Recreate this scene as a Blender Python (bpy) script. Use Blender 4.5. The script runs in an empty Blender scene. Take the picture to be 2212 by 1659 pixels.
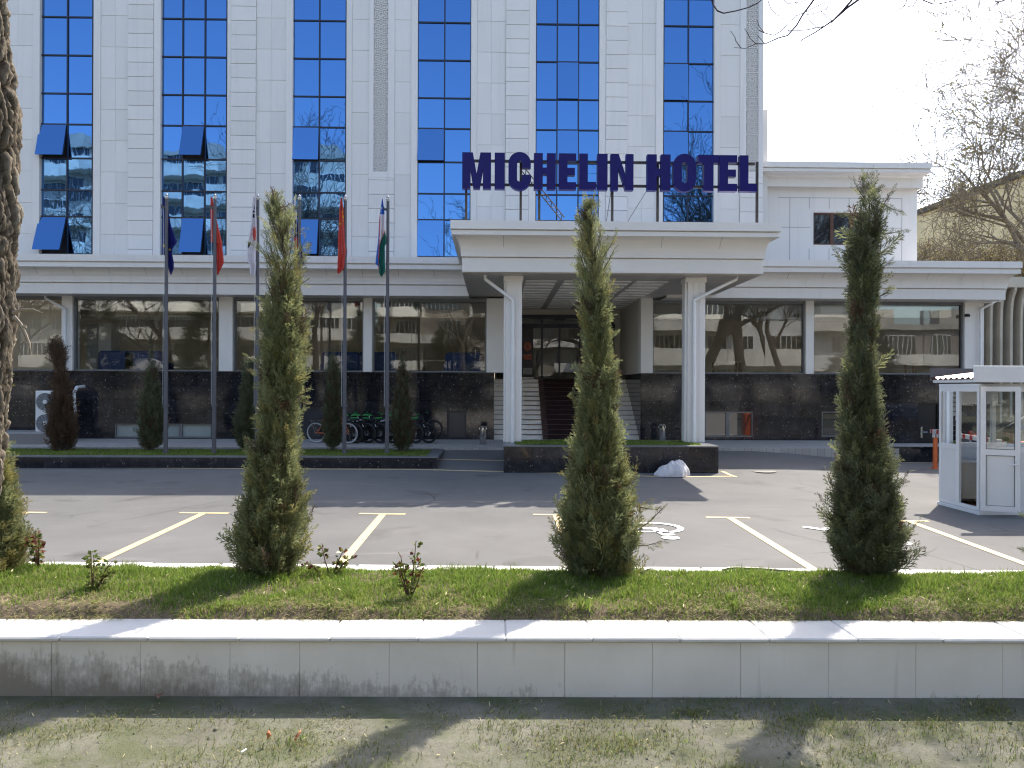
import bpy, bmesh, math, random
import numpy as np
from mathutils import Vector, Matrix
S = bpy.context.scene
COL = S.collection
rad = math.radians
PI = math.pi
# ------------------------------------------------------------------ camera
FPX, CX, HY = 1660., 1106., 838.
YAW, ROLL = rad(1.3), .004
EYE = Vector((0, 0, 2.05))
RIGHT = Vector((math.cos(YAW), -math.sin(YAW), 0))
FWD = Vector((math.sin(YAW), math.cos(YAW), 0))
UPV = Vector((0, 0, 1))
cam = bpy.data.cameras.new('camera')
camo = bpy.data.objects.new('camera', cam)
COL.objects.link(camo)
cam.sensor_width = 36
cam.lens = FPX / 2212 * 36
cam.shift_y = 8.5 / 2212
cam.clip_start = .05
cam.clip_end = 1000
cxv = (RIGHT + UPV * ROLL).normalized()
cyv = (UPV - RIGHT * ROLL).normalized()
czv = -FWD
camo.matrix_world = Matrix(((cxv.x, cyv.x, czv.x, EYE.x), (cxv.y, cyv.y, czv.y, EYE.y), (cxv.z, cyv.z, czv.z, EYE.z), (0, 0, 0, 1)))
S.camera = camo

def ray(px, py):
    u = (px - CX) / FPX
    v = (HY - py) / FPX
    return RIGHT * (u - ROLL * v) + FWD + UPV * (v + ROLL * u)

def at(px, py, Y=None, Z=None):
    d = ray(px, py)
    t = Y / d.y if Y is not None else (Z - EYE.z) / d.z
    return EYE + d * t

def bx(px, Y, py=700):
    return at(px, py, Y=Y).x

def bz(py, Y, px=1106):
    return at(px, py, Y=Y).z

# ------------------------------------------------------------------ light
SH = Vector((-.47, -.63, -1.0))          # the way sunlight travels, per metre of fall
SUN_EL = math.atan2(1, math.hypot(SH.x, SH.y))
SUN_AZ = math.atan2(-SH.x, -SH.y)        # from +Y towards +X
w = bpy.data.worlds.new('World')
S.world = w
w.use_nodes = True
nt = w.node_tree
sky = nt.nodes.new('ShaderNodeTexSky')
sky.sky_type = 'NISHITA'
sky.sun_disc = False
sky.sun_elevation = SUN_EL
sky.sun_rotation = SUN_AZ
sky.air_density = 1.0
sky.dust_density = 2.2
sky.ozone_density = 1.6
bg = nt.nodes['Background']
bg.inputs['Strength'].default_value = .15
nt.links.new(sky.outputs[0], bg.inputs['Color'])
sl = bpy.data.lights.new('sun', 'SUN')
sl.energy = 3.0
sl.angle = rad(.5)
sl.color = (1, .95, .87)
so = bpy.data.objects.new('sun', sl)
COL.objects.link(so)
so.rotation_euler = SH.to_track_quat('-Z', 'Y').to_euler()
so.location = (10, 15, 40)
S.view_settings.view_transform = 'Standard'
S.view_settings.look = 'None'
S.view_settings.exposure = 1.52
S.view_settings.gamma = 1
S.view_settings.use_white_balance = True      # the camera's daylight-shade balance
S.view_settings.white_balance_temperature = 6850
S.render.engine = 'CYCLES'
S.cycles.max_bounces = 8
S.cycles.transparent_max_bounces = 12
S.cycles.glossy_bounces = 4
S.cycles.transmission_bounces = 4
S.cycles.diffuse_bounces = 3
S.cycles.caustics_reflective = False
S.cycles.caustics_refractive = False
S.cycles.use_denoising = True
S.cycles.filter_width = 1.2
S.cycles.sample_clamp_indirect = 6

# ------------------------------------------------------------------ tagging
def tag(o, label=None, cat=None, group=None, kind=None):
    if label: o['label'] = label
    if cat: o['category'] = cat
    if group: o['group'] = group
    if kind: o['kind'] = kind
    return o

def thing(name, label, cat, loc=(0, 0, 0), group=None):
    o = bpy.data.objects.new(name, None)
    COL.objects.link(o)
    o.location = loc
    o.empty_display_size = .2
    return tag(o, label, cat, group)

def wloc(o):
    p = Vector((0, 0, 0))
    while o is not None:
        p += o.location
        o = o.parent
    return p

def copy_tree(o, parent=None):
    c = o.copy()
    COL.objects.link(c)
    if parent is not None:
        c.parent = parent
    for ch in list(o.children):
        copy_tree(ch, c)
    return c

# ------------------------------------------------------------------ mesh builder
class MB:
    def __init__(s, xf=None):
        s.v = []; s.f = []; s.m = []; s.xf = xf; s.sm = False
    def add(s, vs, fs, mi=0):
        n = len(s.v)
        s.v += [tuple(p) for p in vs]
        for f in fs:
            s.f.append(tuple(i + n for i in f)); s.m.append(mi)
        return s
    def quad(s, a, b, c, d, mi=0):
        return s.add([a, b, c, d], [(0, 1, 2, 3)], mi)
    def box(s, x0, x1, y0, y1, z0, z1, mi=0, bev=0):
        if x0 > x1: x0, x1 = x1, x0
        if y0 > y1: y0, y1 = y1, y0
        if z0 > z1: z0, z1 = z1, z0
        if bev <= 0:
            v = [(x, y, z) for z in (z0, z1) for y in (y0, y1) for x in (x0, x1)]
            return s.add(v, [(0, 2, 3, 1), (4, 5, 7, 6), (0, 1, 5, 4), (1, 3, 7, 5), (3, 2, 6, 7), (2, 0, 4, 6)], mi)
        b = min(bev, (x1 - x0) * .45, (y1 - y0) * .45, (z1 - z0) * .45)
        v = []; idx = {}
        cs = [(x, y, z) for x in (0, 1) for y in (0, 1) for z in (0, 1)]
        X = (x0, x1); Y = (y0, y1); Z = (z0, z1)
        for c in cs:
            sx, sy, sz = (1 - 2 * c[0]), (1 - 2 * c[1]), (1 - 2 * c[2])
            px, py, pz = X[c[0]], Y[c[1]], Z[c[2]]
            idx[c, 'x'] = len(v); v.append((px, py + sy * b, pz + sz * b))
            idx[c, 'y'] = len(v); v.append((px + sx * b, py, pz + sz * b))
            idx[c, 'z'] = len(v); v.append((px + sx * b, py + sy * b, pz))
        f = []
        for k in (0, 1):
            f.append([idx[(k, a, c), 'x'] for a, c in ((0, 0), (1, 0), (1, 1), (0, 1))])
            f.append([idx[(a, k, c), 'y'] for a, c in ((0, 0), (1, 0), (1, 1), (0, 1))])
            f.append([idx[(a, c, k), 'z'] for a, c in ((0, 0), (1, 0), (1, 1), (0, 1))])
        for a in (0, 1):
            for c in (0, 1):
                f.append([idx[(0, a, c), 'y'], idx[(1, a, c), 'y'], idx[(1, a, c), 'z'], idx[(0, a, c), 'z']])
                f.append([idx[(a, 0, c), 'x'], idx[(a, 1, c), 'x'], idx[(a, 1, c), 'z'], idx[(a, 0, c), 'z']])
                f.append([idx[(a, c, 0), 'x'], idx[(a, c, 1), 'x'], idx[(a, c, 1), 'y'], idx[(a, c, 0), 'y']])
        for c in cs:
            f.append([idx[c, 'x'], idx[c, 'y'], idx[c, 'z']])
        return s.add(v, f, mi)
    def prism(s, poly, axis, a0, a1, mi=0):
        """poly: 2-D outline; axis 'x','y','z' is the extrusion axis"""
        def P(p, a):
            return {'x': (a, p[0], p[1]), 'y': (p[0], a, p[1]), 'z': (p[0], p[1], a)}[axis]
        n = len(poly)
        v = [P(p, a0) for p in poly] + [P(p, a1) for p in poly]
        f = [tuple(range(n)), tuple(range(2 * n - 1, n - 1, -1))]
        f += [(i, (i + 1) % n, n + (i + 1) % n, n + i) for i in range(n)]
        return s.add(v, f, mi)
    def tube(s, pts, r, n=8, mi=0, cap=True, closed=False):
        pts = [Vector(p) for p in pts]
        if not hasattr(r, '__len__'): r = [r] * len(pts)
        rings = []; prev = None
        m = len(pts)
        for i, p in enumerate(pts):
            if closed: t = pts[(i + 1) % m] - pts[i - 1]
            else: t = pts[min(i + 1, m - 1)] - pts[max(i - 1, 0)]
            if t.length < 1e-9: t = Vector((0, 0, 1))
            t.normalize()
            if prev is None:
                a = Vector((0, 0, 1)) if abs(t.z) < .9 else Vector((1, 0, 0))
                u = t.cross(a).normalized()
            else:
                u = prev - t * prev.dot(t)
                u = u.normalized() if u.length > 1e-6 else t.orthogonal().normalized()
            prev = u
            q = t.cross(u)
            rings.append([p + (u * math.cos(2 * PI * k / n) + q * math.sin(2 * PI * k / n)) * r[i] for k in range(n)])
        v = [x for g in rings for x in g]
        f = []
        for i in range(m if closed else m - 1):
            a = i * n; b = ((i + 1) % m) * n
            f += [(a + k, a + (k + 1) % n, b + (k + 1) % n, b + k) for k in range(n)]
        if cap and not closed:
            f.append(tuple(range(n - 1, -1, -1))); f.append(tuple((m - 1) * n + k for k in range(n)))
        return s.add(v, f, mi)
    def cyl(s, p0, p1, r, n=12, mi=0):
        return s.tube([p0, p1], r, n, mi)
    def lathe(s, prof, c=(0, 0, 0), n=20, mi=0):
        v = []; f = []
        for r, z in prof:
            v += [(c[0] + r * math.cos(2 * PI * k / n), c[1] + r * math.sin(2 * PI * k / n), c[2] + z) for k in range(n)]
        for i in range(len(prof) - 1):
            f += [(i * n + k, i * n + (k + 1) % n, (i + 1) * n + (k + 1) % n, (i + 1) * n + k) for k in range(n)]
        f.append(tuple(range(n - 1, -1, -1))); f.append(tuple((len(prof) - 1) * n + k for k in range(n)))
        return s.add(v, f, mi)
    def build(s, name, mats, parent=None, smooth=False):
        if not isinstance(mats, (list, tuple)): mats = [mats]
        off = wloc(parent) if parent is not None else Vector((0, 0, 0))
        vs = s.v
        if s.xf: vs = [s.xf(p) for p in vs]
        vs = [(p[0] - off.x, p[1] - off.y, p[2] - off.z) for p in vs]
        me = bpy.data.meshes.new(name)
        me.from_pydata(vs, [], s.f)
        for m in mats: me.materials.append(m)
        if len(mats) > 1: me.polygons.foreach_set('material_index', s.m)
        me.update()
        o = bpy.data.objects.new(name, me)
        COL.objects.link(o)
        if parent is not None: o.parent = parent
        bm = bmesh.new(); bm.from_mesh(me)
        bmesh.ops.recalc_face_normals(bm, faces=bm.faces)
        bm.to_mesh(me); bm.free()
        if smooth:
            me.polygons.foreach_set('use_smooth', [True] * len(me.polygons))
            try: me.set_sharp_from_angle(angle=rad(40))
            except Exception: pass
        return o

def mesh_np(name, V, Fq, mats, parent=None, mi=None, smooth=False):
    """V (n,3) array, Fq (m,k) array of indices"""
    if not isinstance(mats, (list, tuple)): mats = [mats]
    V = np.asarray(V, np.float32)
    if parent is not None:
        o = wloc(parent); V = V - np.array([o.x, o.y, o.z], np.float32)
    Fq = np.asarray(Fq, np.int32)
    m, k = Fq.shape
    me = bpy.data.meshes.new(name)
    me.vertices.add(len(V)); me.vertices.foreach_set('co', V.ravel())
    me.loops.add(m * k); me.loops.foreach_set('vertex_index', Fq.ravel())
    me.polygons.add(m)
    me.polygons.foreach_set('loop_start', np.arange(0, m * k, k, dtype=np.int32))
    me.polygons.foreach_set('loop_total', np.full(m, k, np.int32))
    for q in mats: me.materials.append(q)
    if mi is not None: me.polygons.foreach_set('material_index', np.asarray(mi, np.int32))
    if smooth: me.polygons.foreach_set('use_smooth', np.ones(m, bool))
    me.update(calc_edges=True)
    me.validate()
    o = bpy.data.objects.new(name, me)
    COL.objects.link(o)
    if parent is not None: o.parent = parent
    return o

def holes(mb, x0, x1, z0, z1, hs, y0, y1, mi=0):
    """wall slab with rectangular holes (hx0,hx1,hz0,hz1), butted boxes"""
    xs = sorted({x0, x1, *[h[0] for h in hs], *[h[1] for h in hs]})
    xs = [x for x in xs if x0 <= x <= x1]
    for a, b in zip(xs, xs[1:]):
        if b - a < 1e-6: continue
        c = (a + b) / 2
        cut = sorted((max(h[2], z0), min(h[3], z1)) for h in hs if h[0] < c < h[1])
        z = z0
        for h0, h1 in cut:
            if h0 > z + 1e-6: mb.box(a, b, y0, y1, z, h0, mi)
            z = max(z, h1)
        if z < z1 - 1e-6: mb.box(a, b, y0, y1, z, z1, mi)
    return mb

# ------------------------------------------------------------------ materials
class N:
    """tiny helper round a material's node tree"""
    def __init__(s, name):
        s.m = bpy.data.materials.new(name); s.m.use_nodes = True
        s.t = s.m.node_tree; s.p = s.t.nodes['Principled BSDF']; s.o = s.t.nodes['Material Output']
    def n(s, typ, **kw):
        q = s.t.nodes.new('ShaderNode' + typ)
        for k, v in kw.items():
            if k in q.inputs: s.set(q, k, v)
            else: setattr(q, k, v)
        return q
    def set(s, node, k, v):
        if isinstance(v, bpy.types.NodeSocket): s.t.links.new(v, node.inputs[k])
        else:
            if hasattr(v, '__len__') and not isinstance(v, str) and len(v) == 3 and node.inputs[k].type == 'RGBA': v = (*v, 1)
            node.inputs[k].default_value = v
    def P(s, **kw):
        for k, v in kw.items(): s.set(s.p, k.replace('_', ' '), v)
        return s
    def coord(s, scale=(1, 1, 1), out='Object', rot=(0, 0, 0)):
        tc = s.n('TexCoord'); mp = s.n('Mapping')
        s.t.links.new(tc.outputs[out], mp.inputs['Vector'])
        mp.inputs['Scale'].default_value = scale; mp.inputs['Rotation'].default_value = rot
        return mp.outputs[0]
    def noise(s, scale, detail=4, rough=.55, vec=None, dist=0):
        q = s.n('TexNoise'); q.inputs['Scale'].default_value = scale; q.inputs['Detail'].default_value = detail
        q.inputs['Roughness'].default_value = rough; q.inputs['Distortion'].default_value = dist
        s.t.links.new(vec if vec is not None else s.coord(), q.inputs['Vector'])
        return q.outputs['Fac']
    def ramp(s, fac, stops, interp='LINEAR'):
        q = s.n('ValToRGB'); q.color_ramp.interpolation = interp
        s.t.links.new(fac, q.inputs[0])
        e = q.color_ramp.elements
        while len(e) > 1: e.remove(e[-1])
        for i, (p, c) in enumerate(stops):
            if not hasattr(c, '__len__'): c = (c, c, c)
            el = e[0] if i == 0 else e.new(p)
            el.position = p; el.color = (*c, 1)
        return q.outputs[0]
    def mix(s, fac, a, b, blend='MIX'):
        q = s.n('Mix'); q.data_type = 'RGBA'; q.blend_type = blend
        for sock, v in ((q.inputs[0], fac), (q.inputs[6], a), (q.inputs[7], b)):
            if isinstance(v, bpy.types.NodeSocket): s.t.links.new(v, sock)
            else:
                if hasattr(v, '__len__') and len(v) == 3: v = (*v, 1)
                sock.default_value = v
        return q.outputs[2]
    def math(s, op, a, b=0, clamp=False):
        q = s.n('Math'); q.operation = op; q.use_clamp = clamp
        for i, v in enumerate((a, b)):
            if isinstance(v, bpy.types.NodeSocket): s.t.links.new(v, q.inputs[i])
            else: q.inputs[i].default_value = v
        return q.outputs[0]
    def bump(s, h, strength=.3, dist=.01):
        q = s.n('Bump'); q.inputs['Strength'].default_value = strength; q.inputs['Distance'].default_value = dist
        s.t.links.new(h, q.inputs['Height'])
        s.t.links.new(q.outputs[0], s.p.inputs['Normal'])
        return q.outputs[0]
    def shader(s, sock):
        s.t.links.new(sock, s.o.inputs['Surface'])

def plain(name, c, rough=.5, metal=0., var=.06, scale=6., bump=0., bscale=60., spec=.5):
    k = N(name)
    f = k.noise(scale, 5)
    d = tuple(max(0, x * (1 - var * 2)) for x in c); l = tuple(min(1, x * (1 + var)) for x in c)
    k.P(Base_Color=k.ramp(f, [(.3, d), (.7, l)]), Roughness=rough, Metallic=metal)
    k.p.inputs['Specular IOR Level'].default_value = spec
    if bump: k.bump(k.noise(bscale, 3), bump, .005)
    return k.m

def foliage(name, cols, trans=.35, rough=.6):
    """leaf colours vary per leaf island and in soft drifts"""
    k = N(name)
    g = k.n('NewGeometry')
    c1 = k.ramp(g.outputs['Random Per Island'], [(i / (len(cols) - 1), c) for i, c in enumerate(cols)])
    dr = k.noise(7, 2)
    c2 = k.mix(k.ramp(dr, [(.35, 0), (.7, .55)]), c1, k.mix(.5, c1, cols[-1]))
    k.P(Base_Color=c2, Roughness=rough)
    k.p.inputs['Specular IOR Level'].default_value = .25
    tr = k.n('BsdfTranslucent'); k.t.links.new(c2, tr.inputs['Color'])
    mx = k.n('MixShader'); mx.inputs[0].default_value = trans
    k.t.links.new(k.p.outputs[0], mx.inputs[1]); k.t.links.new(tr.outputs[0], mx.inputs[2])
    k.shader(mx.outputs[0])
    return k.m

M = {}
M['panel'] = None
M['panel_warm'] = plain('white_cladding', (.74, .72, .69), .4, 0, .02, .9)
M['beige'] = plain('beige_plaster', (.62, .57, .50), .7, 0, .03, 2)
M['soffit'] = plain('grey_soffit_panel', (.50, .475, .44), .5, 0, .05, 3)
M['slat'] = plain('white_soffit_slat', (.84, .83, .80), .4, 0, .02, 3)
M['frame_dark'] = plain('dark_anodised_frame', (.018, .02, .035), .35, .3, .1, 8)
M['frame_grey'] = plain('grey_metal_frame', (.16, .17, .18), .4, .4, .06, 8)
M['lattice_back'] = plain('pale_grey_ground', (.60, .60, .61), .6, 0, .03, 3)
M['street_bark'] = plain('dark_street_bark', (.075, .06, .048), .9, 0, .25, 9)
M['dark'] = plain('shade_black', (.012, .012, .014), .8, 0, .2, 3)  # near-black colour standing in for shade inside openings
M['joint'] = plain('joint_grey', (.32, .32, .33), .8, 0, .05, 3)  # even grey for seam and joint strips
M['roof'] = plain('grey_roof_membrane', (.4, .4, .39), .8, 0, .1, 2)
M['pole'] = plain('grey_painted_steel', (.085, .085, .095), .6, 0, .05, 4)
M['steel'] = plain('brushed_steel', (.5, .5, .5), .22, 1, .06, 30)
M['iron'] = plain('brown_steel_section', (.07, .06, .055), .5, .4, .2, 8)
M['sign_blue'] = plain('deep_blue_plastic', (.010, .007, .115), .35, 0, .08, 5, spec=.2)
M['pvc'] = plain('white_pvc', (.72, .73, .74), .3, 0, .02, 3)
M['white_paint'] = plain('white_painted_metal', (.74, .74, .73), .4, 0, .03, 3)
M['brown_frame'] = plain('brown_window_frame', (.11, .045, .025), .4, 0, .1, 8)
M['rubber'] = plain('black_rubber', (.015, .015, .016), .7, 0, .1, 20)
M['black_metal'] = plain('black_frame_paint', (.012, .013, .015), .3, .2, .1, 12)
M['green_paint'] = plain('bright_green_paint', (.02, .30, .05), .35, 0, .05, 12)
M['orange'] = plain('orange_paint', (.62, .13, .03), .45, 0, .07, 9)
M['red'] = plain('red_paint', (.48, .04, .035), .45, 0, .08, 8)
M['blue_fabric'] = plain('blue_upholstery', (.02, .05, .16), .8, 0, .15, 12)
M['wood'] = plain('brown_wood', (.22, .12, .06), .5, 0, .15, 5)
M['carpet'] = plain('dark_red_carpet', (.022, .008, .010), .95, 0, .2, 25)
M['carpet_edge'] = plain('patterned_carpet_border', (.085, .05, .045), .95, 0, .4, 60)
M['brass'] = plain('brass_rod', (.35, .22, .2), .3, .8, .1, 20)
M['stone_step'] = plain('pale_stone_step', (.82, .80, .76), .5, 0, .05, 6)
M['kerb'] = plain('white_kerb_stone', (.82, .80, .76), .7, 0, .05, 9, .15, 80)
M['sack'] = plain('white_woven_sack', (.56, .545, .55), .8, 0, .06, 14, .3, 160)
M['skin'] = plain('skin', (.46, .26, .18), .55, 0, .06, 20)
M['hair'] = plain('dark_hair', (.012, .010, .009), .6, 0, .2, 60)
M['shirt'] = plain('light_blue_shirt', (.42, .56, .80), .8, 0, .05, 20)
M['trousers'] = plain('dark_trousers', (.03, .03, .04), .85, 0, .1, 20)
M['hose'] = plain('black_hose', (.02, .02, .022), .45, 0, .1, 20)
M['twig'] = plain('thin_brown_twig', (.06, .045, .04), .8, 0, .2, 30)
M['trunk'] = plain('grey_brown_bark', (.13, .105, .08), .9, 0, .3, 14, .8, 30)
M['stem'] = plain('reddish_stem', (.10, .055, .03), .8, 0, .2, 30)
M['yellow_line'] = None

def mk_special():
    # cladding: slight tone change from panel to panel and faint rain streaks
    k = N('white_composite_panel'); g = k.n('NewGeometry')
    pt = k.ramp(g.outputs['Random Per Island'], [(0, (.69, .665, .635)), (.5, (.725, .697, .667)), (1, (.755, .725, .695))])
    sk_ = k.noise(1.0, 5, .6, k.coord((5, 5, .25)))
    c = k.mix(k.ramp(sk_, [(.52, 0), (.80, .36)]), pt, (.52, .50, .47))
    k.P(Base_Color=c, Roughness=.4); M['panel'] = k.m
    # asphalt
    k = N('asphalt'); v = k.coord()
    big = k.noise(.35, 4, .6, v); mid = k.noise(3.2, 5, .6, v); fine = k.noise(140, 2, .5, v)
    a = k.ramp(big, [(.3, (.094, .094, .093)), (.7, (.143, .142, .139))])
    b = k.mix(k.ramp(mid, [(.35, .0), (.75, .35)]), a, (.10, .096, .094))
    c = k.mix(k.ramp(fine, [(.3, .35), (.5, .0), (.72, .0), (.8, .4)]), b, (.20, .19, .18))
    oil = k.ramp(k.noise(.9, 3, .5, v, .6), [(.61, 0), (.74, .6)]); c = k.mix(oil, c, (.055, .052, .05))
    cr = k.n('TexVoronoi'); cr.feature = 'DISTANCE_TO_EDGE'; cr.inputs['Scale'].default_value = .33; k.t.links.new(k.mix(.12, v, k.noise(2.2, 4, .6, v)), cr.inputs['Vector'])
    c = k.mix(k.math('MULTIPLY', k.ramp(cr.outputs['Distance'], [(.0, .75), (.006, 0)]), k.ramp(k.noise(.5, 2), [(.5, 0), (.6, 1)])), c, (.045, .043, .042))
    # faint pale scuffs drawn out along the driving direction
    sc = k.noise(1.5, 4, .65, k.coord((.35, 2.2, 1)))
    d = k.mix(k.ramp(sc, [(.62, 0), (.78, .5)]), c, (.23, .22, .21))
    k.P(Base_Color=d, Roughness=.82); k.p.inputs['Specular IOR Level'].default_value = .3
    k.bump(k.noise(220, 2, .5, v), .35, .004)
    M['asphalt'] = k.m
    # road paint
    for nm, col in (('yellow_line', (.60, .46, .25)), ('white_line', (.80, .80, .78))):
        k = N('worn_' + nm); v = k.coord()
        f = k.noise(60, 4, .7, v)
        k.P(Base_Color=k.mix(k.ramp(f, [(.60, 0), (.72, .65)]), col, (.2, .18, .15)), Roughness=.7)
        M[nm] = k.m
    # paving
    k = N('light_paving'); v = k.coord((1, 1, 1))
    br = k.n('TexBrick'); k.t.links.new(v, br.inputs['Vector'])
    br.inputs['Scale'].default_value = 1; br.inputs['Brick Width'].default_value = .2; br.inputs['Row Height'].default_value = .1
    br.inputs['Mortar Size'].default_value = .006
    k.set(br, 'Color1', (.34, .32, .30)); k.set(br, 'Color2', (.40, .38, .35)); k.set(br, 'Mortar', (.2, .19, .18))
    k.P(Base_Color=br.outputs[0], Roughness=.75)
    M['paving'] = k.m
    # polished black granite in slabs
    k = N('polished_black_granite')
    vz = k.coord((1, 1, 1), rot=(rad(90), 0, 0))
    br = k.n('TexBrick'); k.t.links.new(vz, br.inputs['Vector'])
    br.inputs['Scale'].default_value = 1; br.inputs['Brick Width'].default_value = .6; br.inputs['Row Height'].default_value = .42
    br.inputs['Mortar Size'].default_value = .006; br.offset = 0.0
    k.set(br, 'Color1', (.3, .3, .3)); k.set(br, 'Color2', (1, 1, 1)); k.set(br, 'Mortar', (0, 0, 0))
    v = k.coord()
    base = k.ramp(k.noise(5, 6, .65, v), [(.35, (.012, .012, .017)), (.62, (.032, .031, .037)), (.8, (.06, .056, .056))])
    vo = k.n('TexVoronoi'); vo.inputs['Scale'].default_value = 11; k.t.links.new(v, vo.inputs['Vector'])
    fl = k.math('MULTIPLY', k.ramp(vo.outputs['Distance'], [(.07, 1), (.2, 0)]), k.ramp(k.noise(3, 4, .6, v), [(.40, 0), (.54, 1)]))
    c = k.mix(fl, base, (.36, .34, .31))
    vein = k.ramp(k.noise(1.6, 6, .7, v, 1.5), [(.49, 0), (.5, .16), (.51, 0)])
    c = k.mix(vein, c, (.22, .21, .20))
    c = k.mix(.65, c, k.mix(1, c, br.outputs[0], 'MULTIPLY'))
    k.P(Base_Color=c, Roughness=k.ramp(k.noise(9, 3, .5, v), [(.3, .04), (.7, .12)]))
    k.p.inputs['Specular IOR Level'].default_value = .42
    k.bump(k.noise(1.4, 2, .5, v), .08, .02)
    M['granite'] = k.m
    k = N('grey_granite_coping'); v = k.coord()
    k.P(Base_Color=k.ramp(k.noise(30, 5, .7, v), [(.3, (.10, .105, .115)), (.7, (.17, .175, .18))]), Roughness=.35)
    M['granite_top'] = k.m
    # marble planter face with soil splash low down, heavier to the left
    k = N('stained_white_marble'); v = k.coord()
    base = k.ramp(k.noise(2.2, 6, .6, v), [(.3, (.64, .61, .55)), (.7, (.74, .71, .655))])
    sp = k.n('SeparateXYZ'); k.t.links.new(v, sp.inputs[0])
    hgt = k.math('MULTIPLY_ADD', sp.outputs['Z'], 3.2); hgt.node.inputs[2].default_value = -.0
    side = k.n('MapRange'); side.clamp = True
    k.t.links.new(sp.outputs['X'], side.inputs[0])
    for i, vv in enumerate((-2.7, 1.0, .95, -.06)): side.inputs[i + 1].default_value = vv
    lim = k.math('SUBTRACT', side.outputs[0], hgt)
    n1 = k.noise(9, 8, .72, k.coord((1, 1, .8)))
    n2 = k.noise(60, 5, .7, k.coord((1, 1, .25)))
    dirt = k.math('ADD', lim, k.math('MULTIPLY_ADD', n1, 1.5)); dirt.node.inputs[1].links[0].from_node.inputs[2].default_value = -.82
    dirt = k.math('ADD', dirt, k.math('MULTIPLY', k.math('SUBTRACT', n2, .5), .9))
    dm = k.ramp(dirt, [(.02, 0), (.2, .35), (.62, .78)])
    c = k.mix(dm, base, (.15, .115, .08))
    streak = k.ramp(k.noise(5, 3, .5, k.coord((3, 3, .18))), [(.66, 0), (.76, .28)])
    c = k.mix(streak, c, (.2, .18, .15))
    k.P(Base_Color=c, Roughness=.55)
    k.bump(k.noise(70, 4, .6, v), .12, .004)
    M['marble_wall'] = k.m
    k = N('white_marble_coping'); v = k.coord()
    c = k.ramp(k.noise(3.5, 7, .65, v), [(.3, (.50, .495, .48)), (.7, (.60, .595, .58))])
    c = k.mix(k.ramp(k.noise(28, 4, .6, v), [(.58, 0), (.74, .35)]), c, (.40, .37, .31))
    k.P(Base_Color=c, Roughness=.45)
    M['marble_top'] = k.m
    # dusty ground
    k = N('dusty_earth'); v = k.coord()
    c = k.ramp(k.noise(1.7, 7, .62, v), [(.3, (.105, .103, .078)), (.5, (.16, .154, .124)), (.72, (.225, .216, .178))])
    c = k.mix(k.ramp(k.noise(2.6, 5, .7, k.coord((1, 1.6, 1))), [(.40, 0), (.64, .7)]), c, (.078, .092, .038))
    c = k.mix(k.ramp(k.noise(90, 3, .6, v), [(.3, .3), (.5, 0)]), c, (.12, .11, .08))
    k.P(Base_Color=c, Roughness=.95); k.p.inputs['Specular IOR Level'].default_value = .1
    k.bump(k.math('ADD', k.noise(14, 6, .7, v), k.math('MULTIPLY', k.noise(120, 2, .5, v), .3)), .6, .02)
    M['earth'] = k.m
    k = N('brown_soil'); v = k.coord()
    k.P(Base_Color=k.ramp(k.noise(22, 7, .7, v), [(.3, (.07, .05, .03)), (.7, (.19, .145, .09))]), Roughness=.95)
    k.bump(k.noise(35, 5, .7, v), .8, .02)
    M['soil'] = k.m
    # blue coated glass of the tower
    k = N('blue_reflective_glass'); v = k.coord()
    k.P(Base_Color=(.082, .20, .42), Metallic=1., Roughness=.015)
    k.bump(k.noise(1.5, 2, .5, k.coord((1, 1, .55))), .035, .06)
    M['blue_glass'] = k.m
    # clear shop glass : a see-through pane with a mirror reflection on it
    def pane(name, tint, refl, bumpv=.04):
        k = N(name)
        tr = k.n('BsdfTransparent'); k.set(tr, 'Color', tint)
        gl = k.n('BsdfGlossy'); gl.inputs['Roughness'].default_value = .0; k.set(gl, 'Color', (.92, .96, 1))
        fr = k.n('Fresnel'); fr.inputs['IOR'].default_value = 1.5
        bp = k.n('Bump'); bp.inputs['Strength'].default_value = bumpv; bp.inputs['Distance'].default_value = .05
        k.t.links.new(k.noise(1.1, 1, .5), bp.inputs['Height']); k.t.links.new(bp.outputs[0], gl.inputs['Normal'])
        fac = k.math('ADD', k.math('MULTIPLY', fr.outputs[0], 1.3), refl, True)
        mx = k.n('MixShader'); k.t.links.new(fac, mx.inputs[0])
        k.t.links.new(tr.outputs[0], mx.inputs[1]); k.t.links.new(gl.outputs[0], mx.inputs[2])
        k.shader(mx.outputs[0])
        return k.m
    M['shop_glass'] = pane('tinted_shop_glass', (.88, .88, .85), .045, .02)
    M['booth_glass'] = pane('clear_booth_glass', (.88, .9, .9), .02, .01)
    M['frosted'] = plain('frosted_pane', (.30, .34, .33), .12, 0, .06, 3)
    M['dark_glass'] = plain('dark_glass', (.02, .024, .028), .03, 0, .1, 2, spec=.9)
    k = N('deep_car_paint'); k.P(Base_Color=(.008, .009, .012), Roughness=.12); k.p.inputs['Coat Weight'].default_value = .6; M['car_black'] = k.m
    M['tail_red'] = plain('red_lamp_plastic', (.42, .01, .012), .15, 0, .05, 9)
    # bark
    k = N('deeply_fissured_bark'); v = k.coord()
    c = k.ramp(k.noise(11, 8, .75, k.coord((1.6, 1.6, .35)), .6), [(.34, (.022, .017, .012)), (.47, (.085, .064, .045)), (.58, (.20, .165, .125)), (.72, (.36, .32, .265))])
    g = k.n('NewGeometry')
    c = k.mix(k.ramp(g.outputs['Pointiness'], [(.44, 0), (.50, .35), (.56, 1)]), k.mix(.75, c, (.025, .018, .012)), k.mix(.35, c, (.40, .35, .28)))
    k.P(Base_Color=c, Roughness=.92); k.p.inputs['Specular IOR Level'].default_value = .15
    k.bump(k.noise(38, 6, .7, k.coord((1.5, 1.5, .5))), .9, .012)
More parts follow.
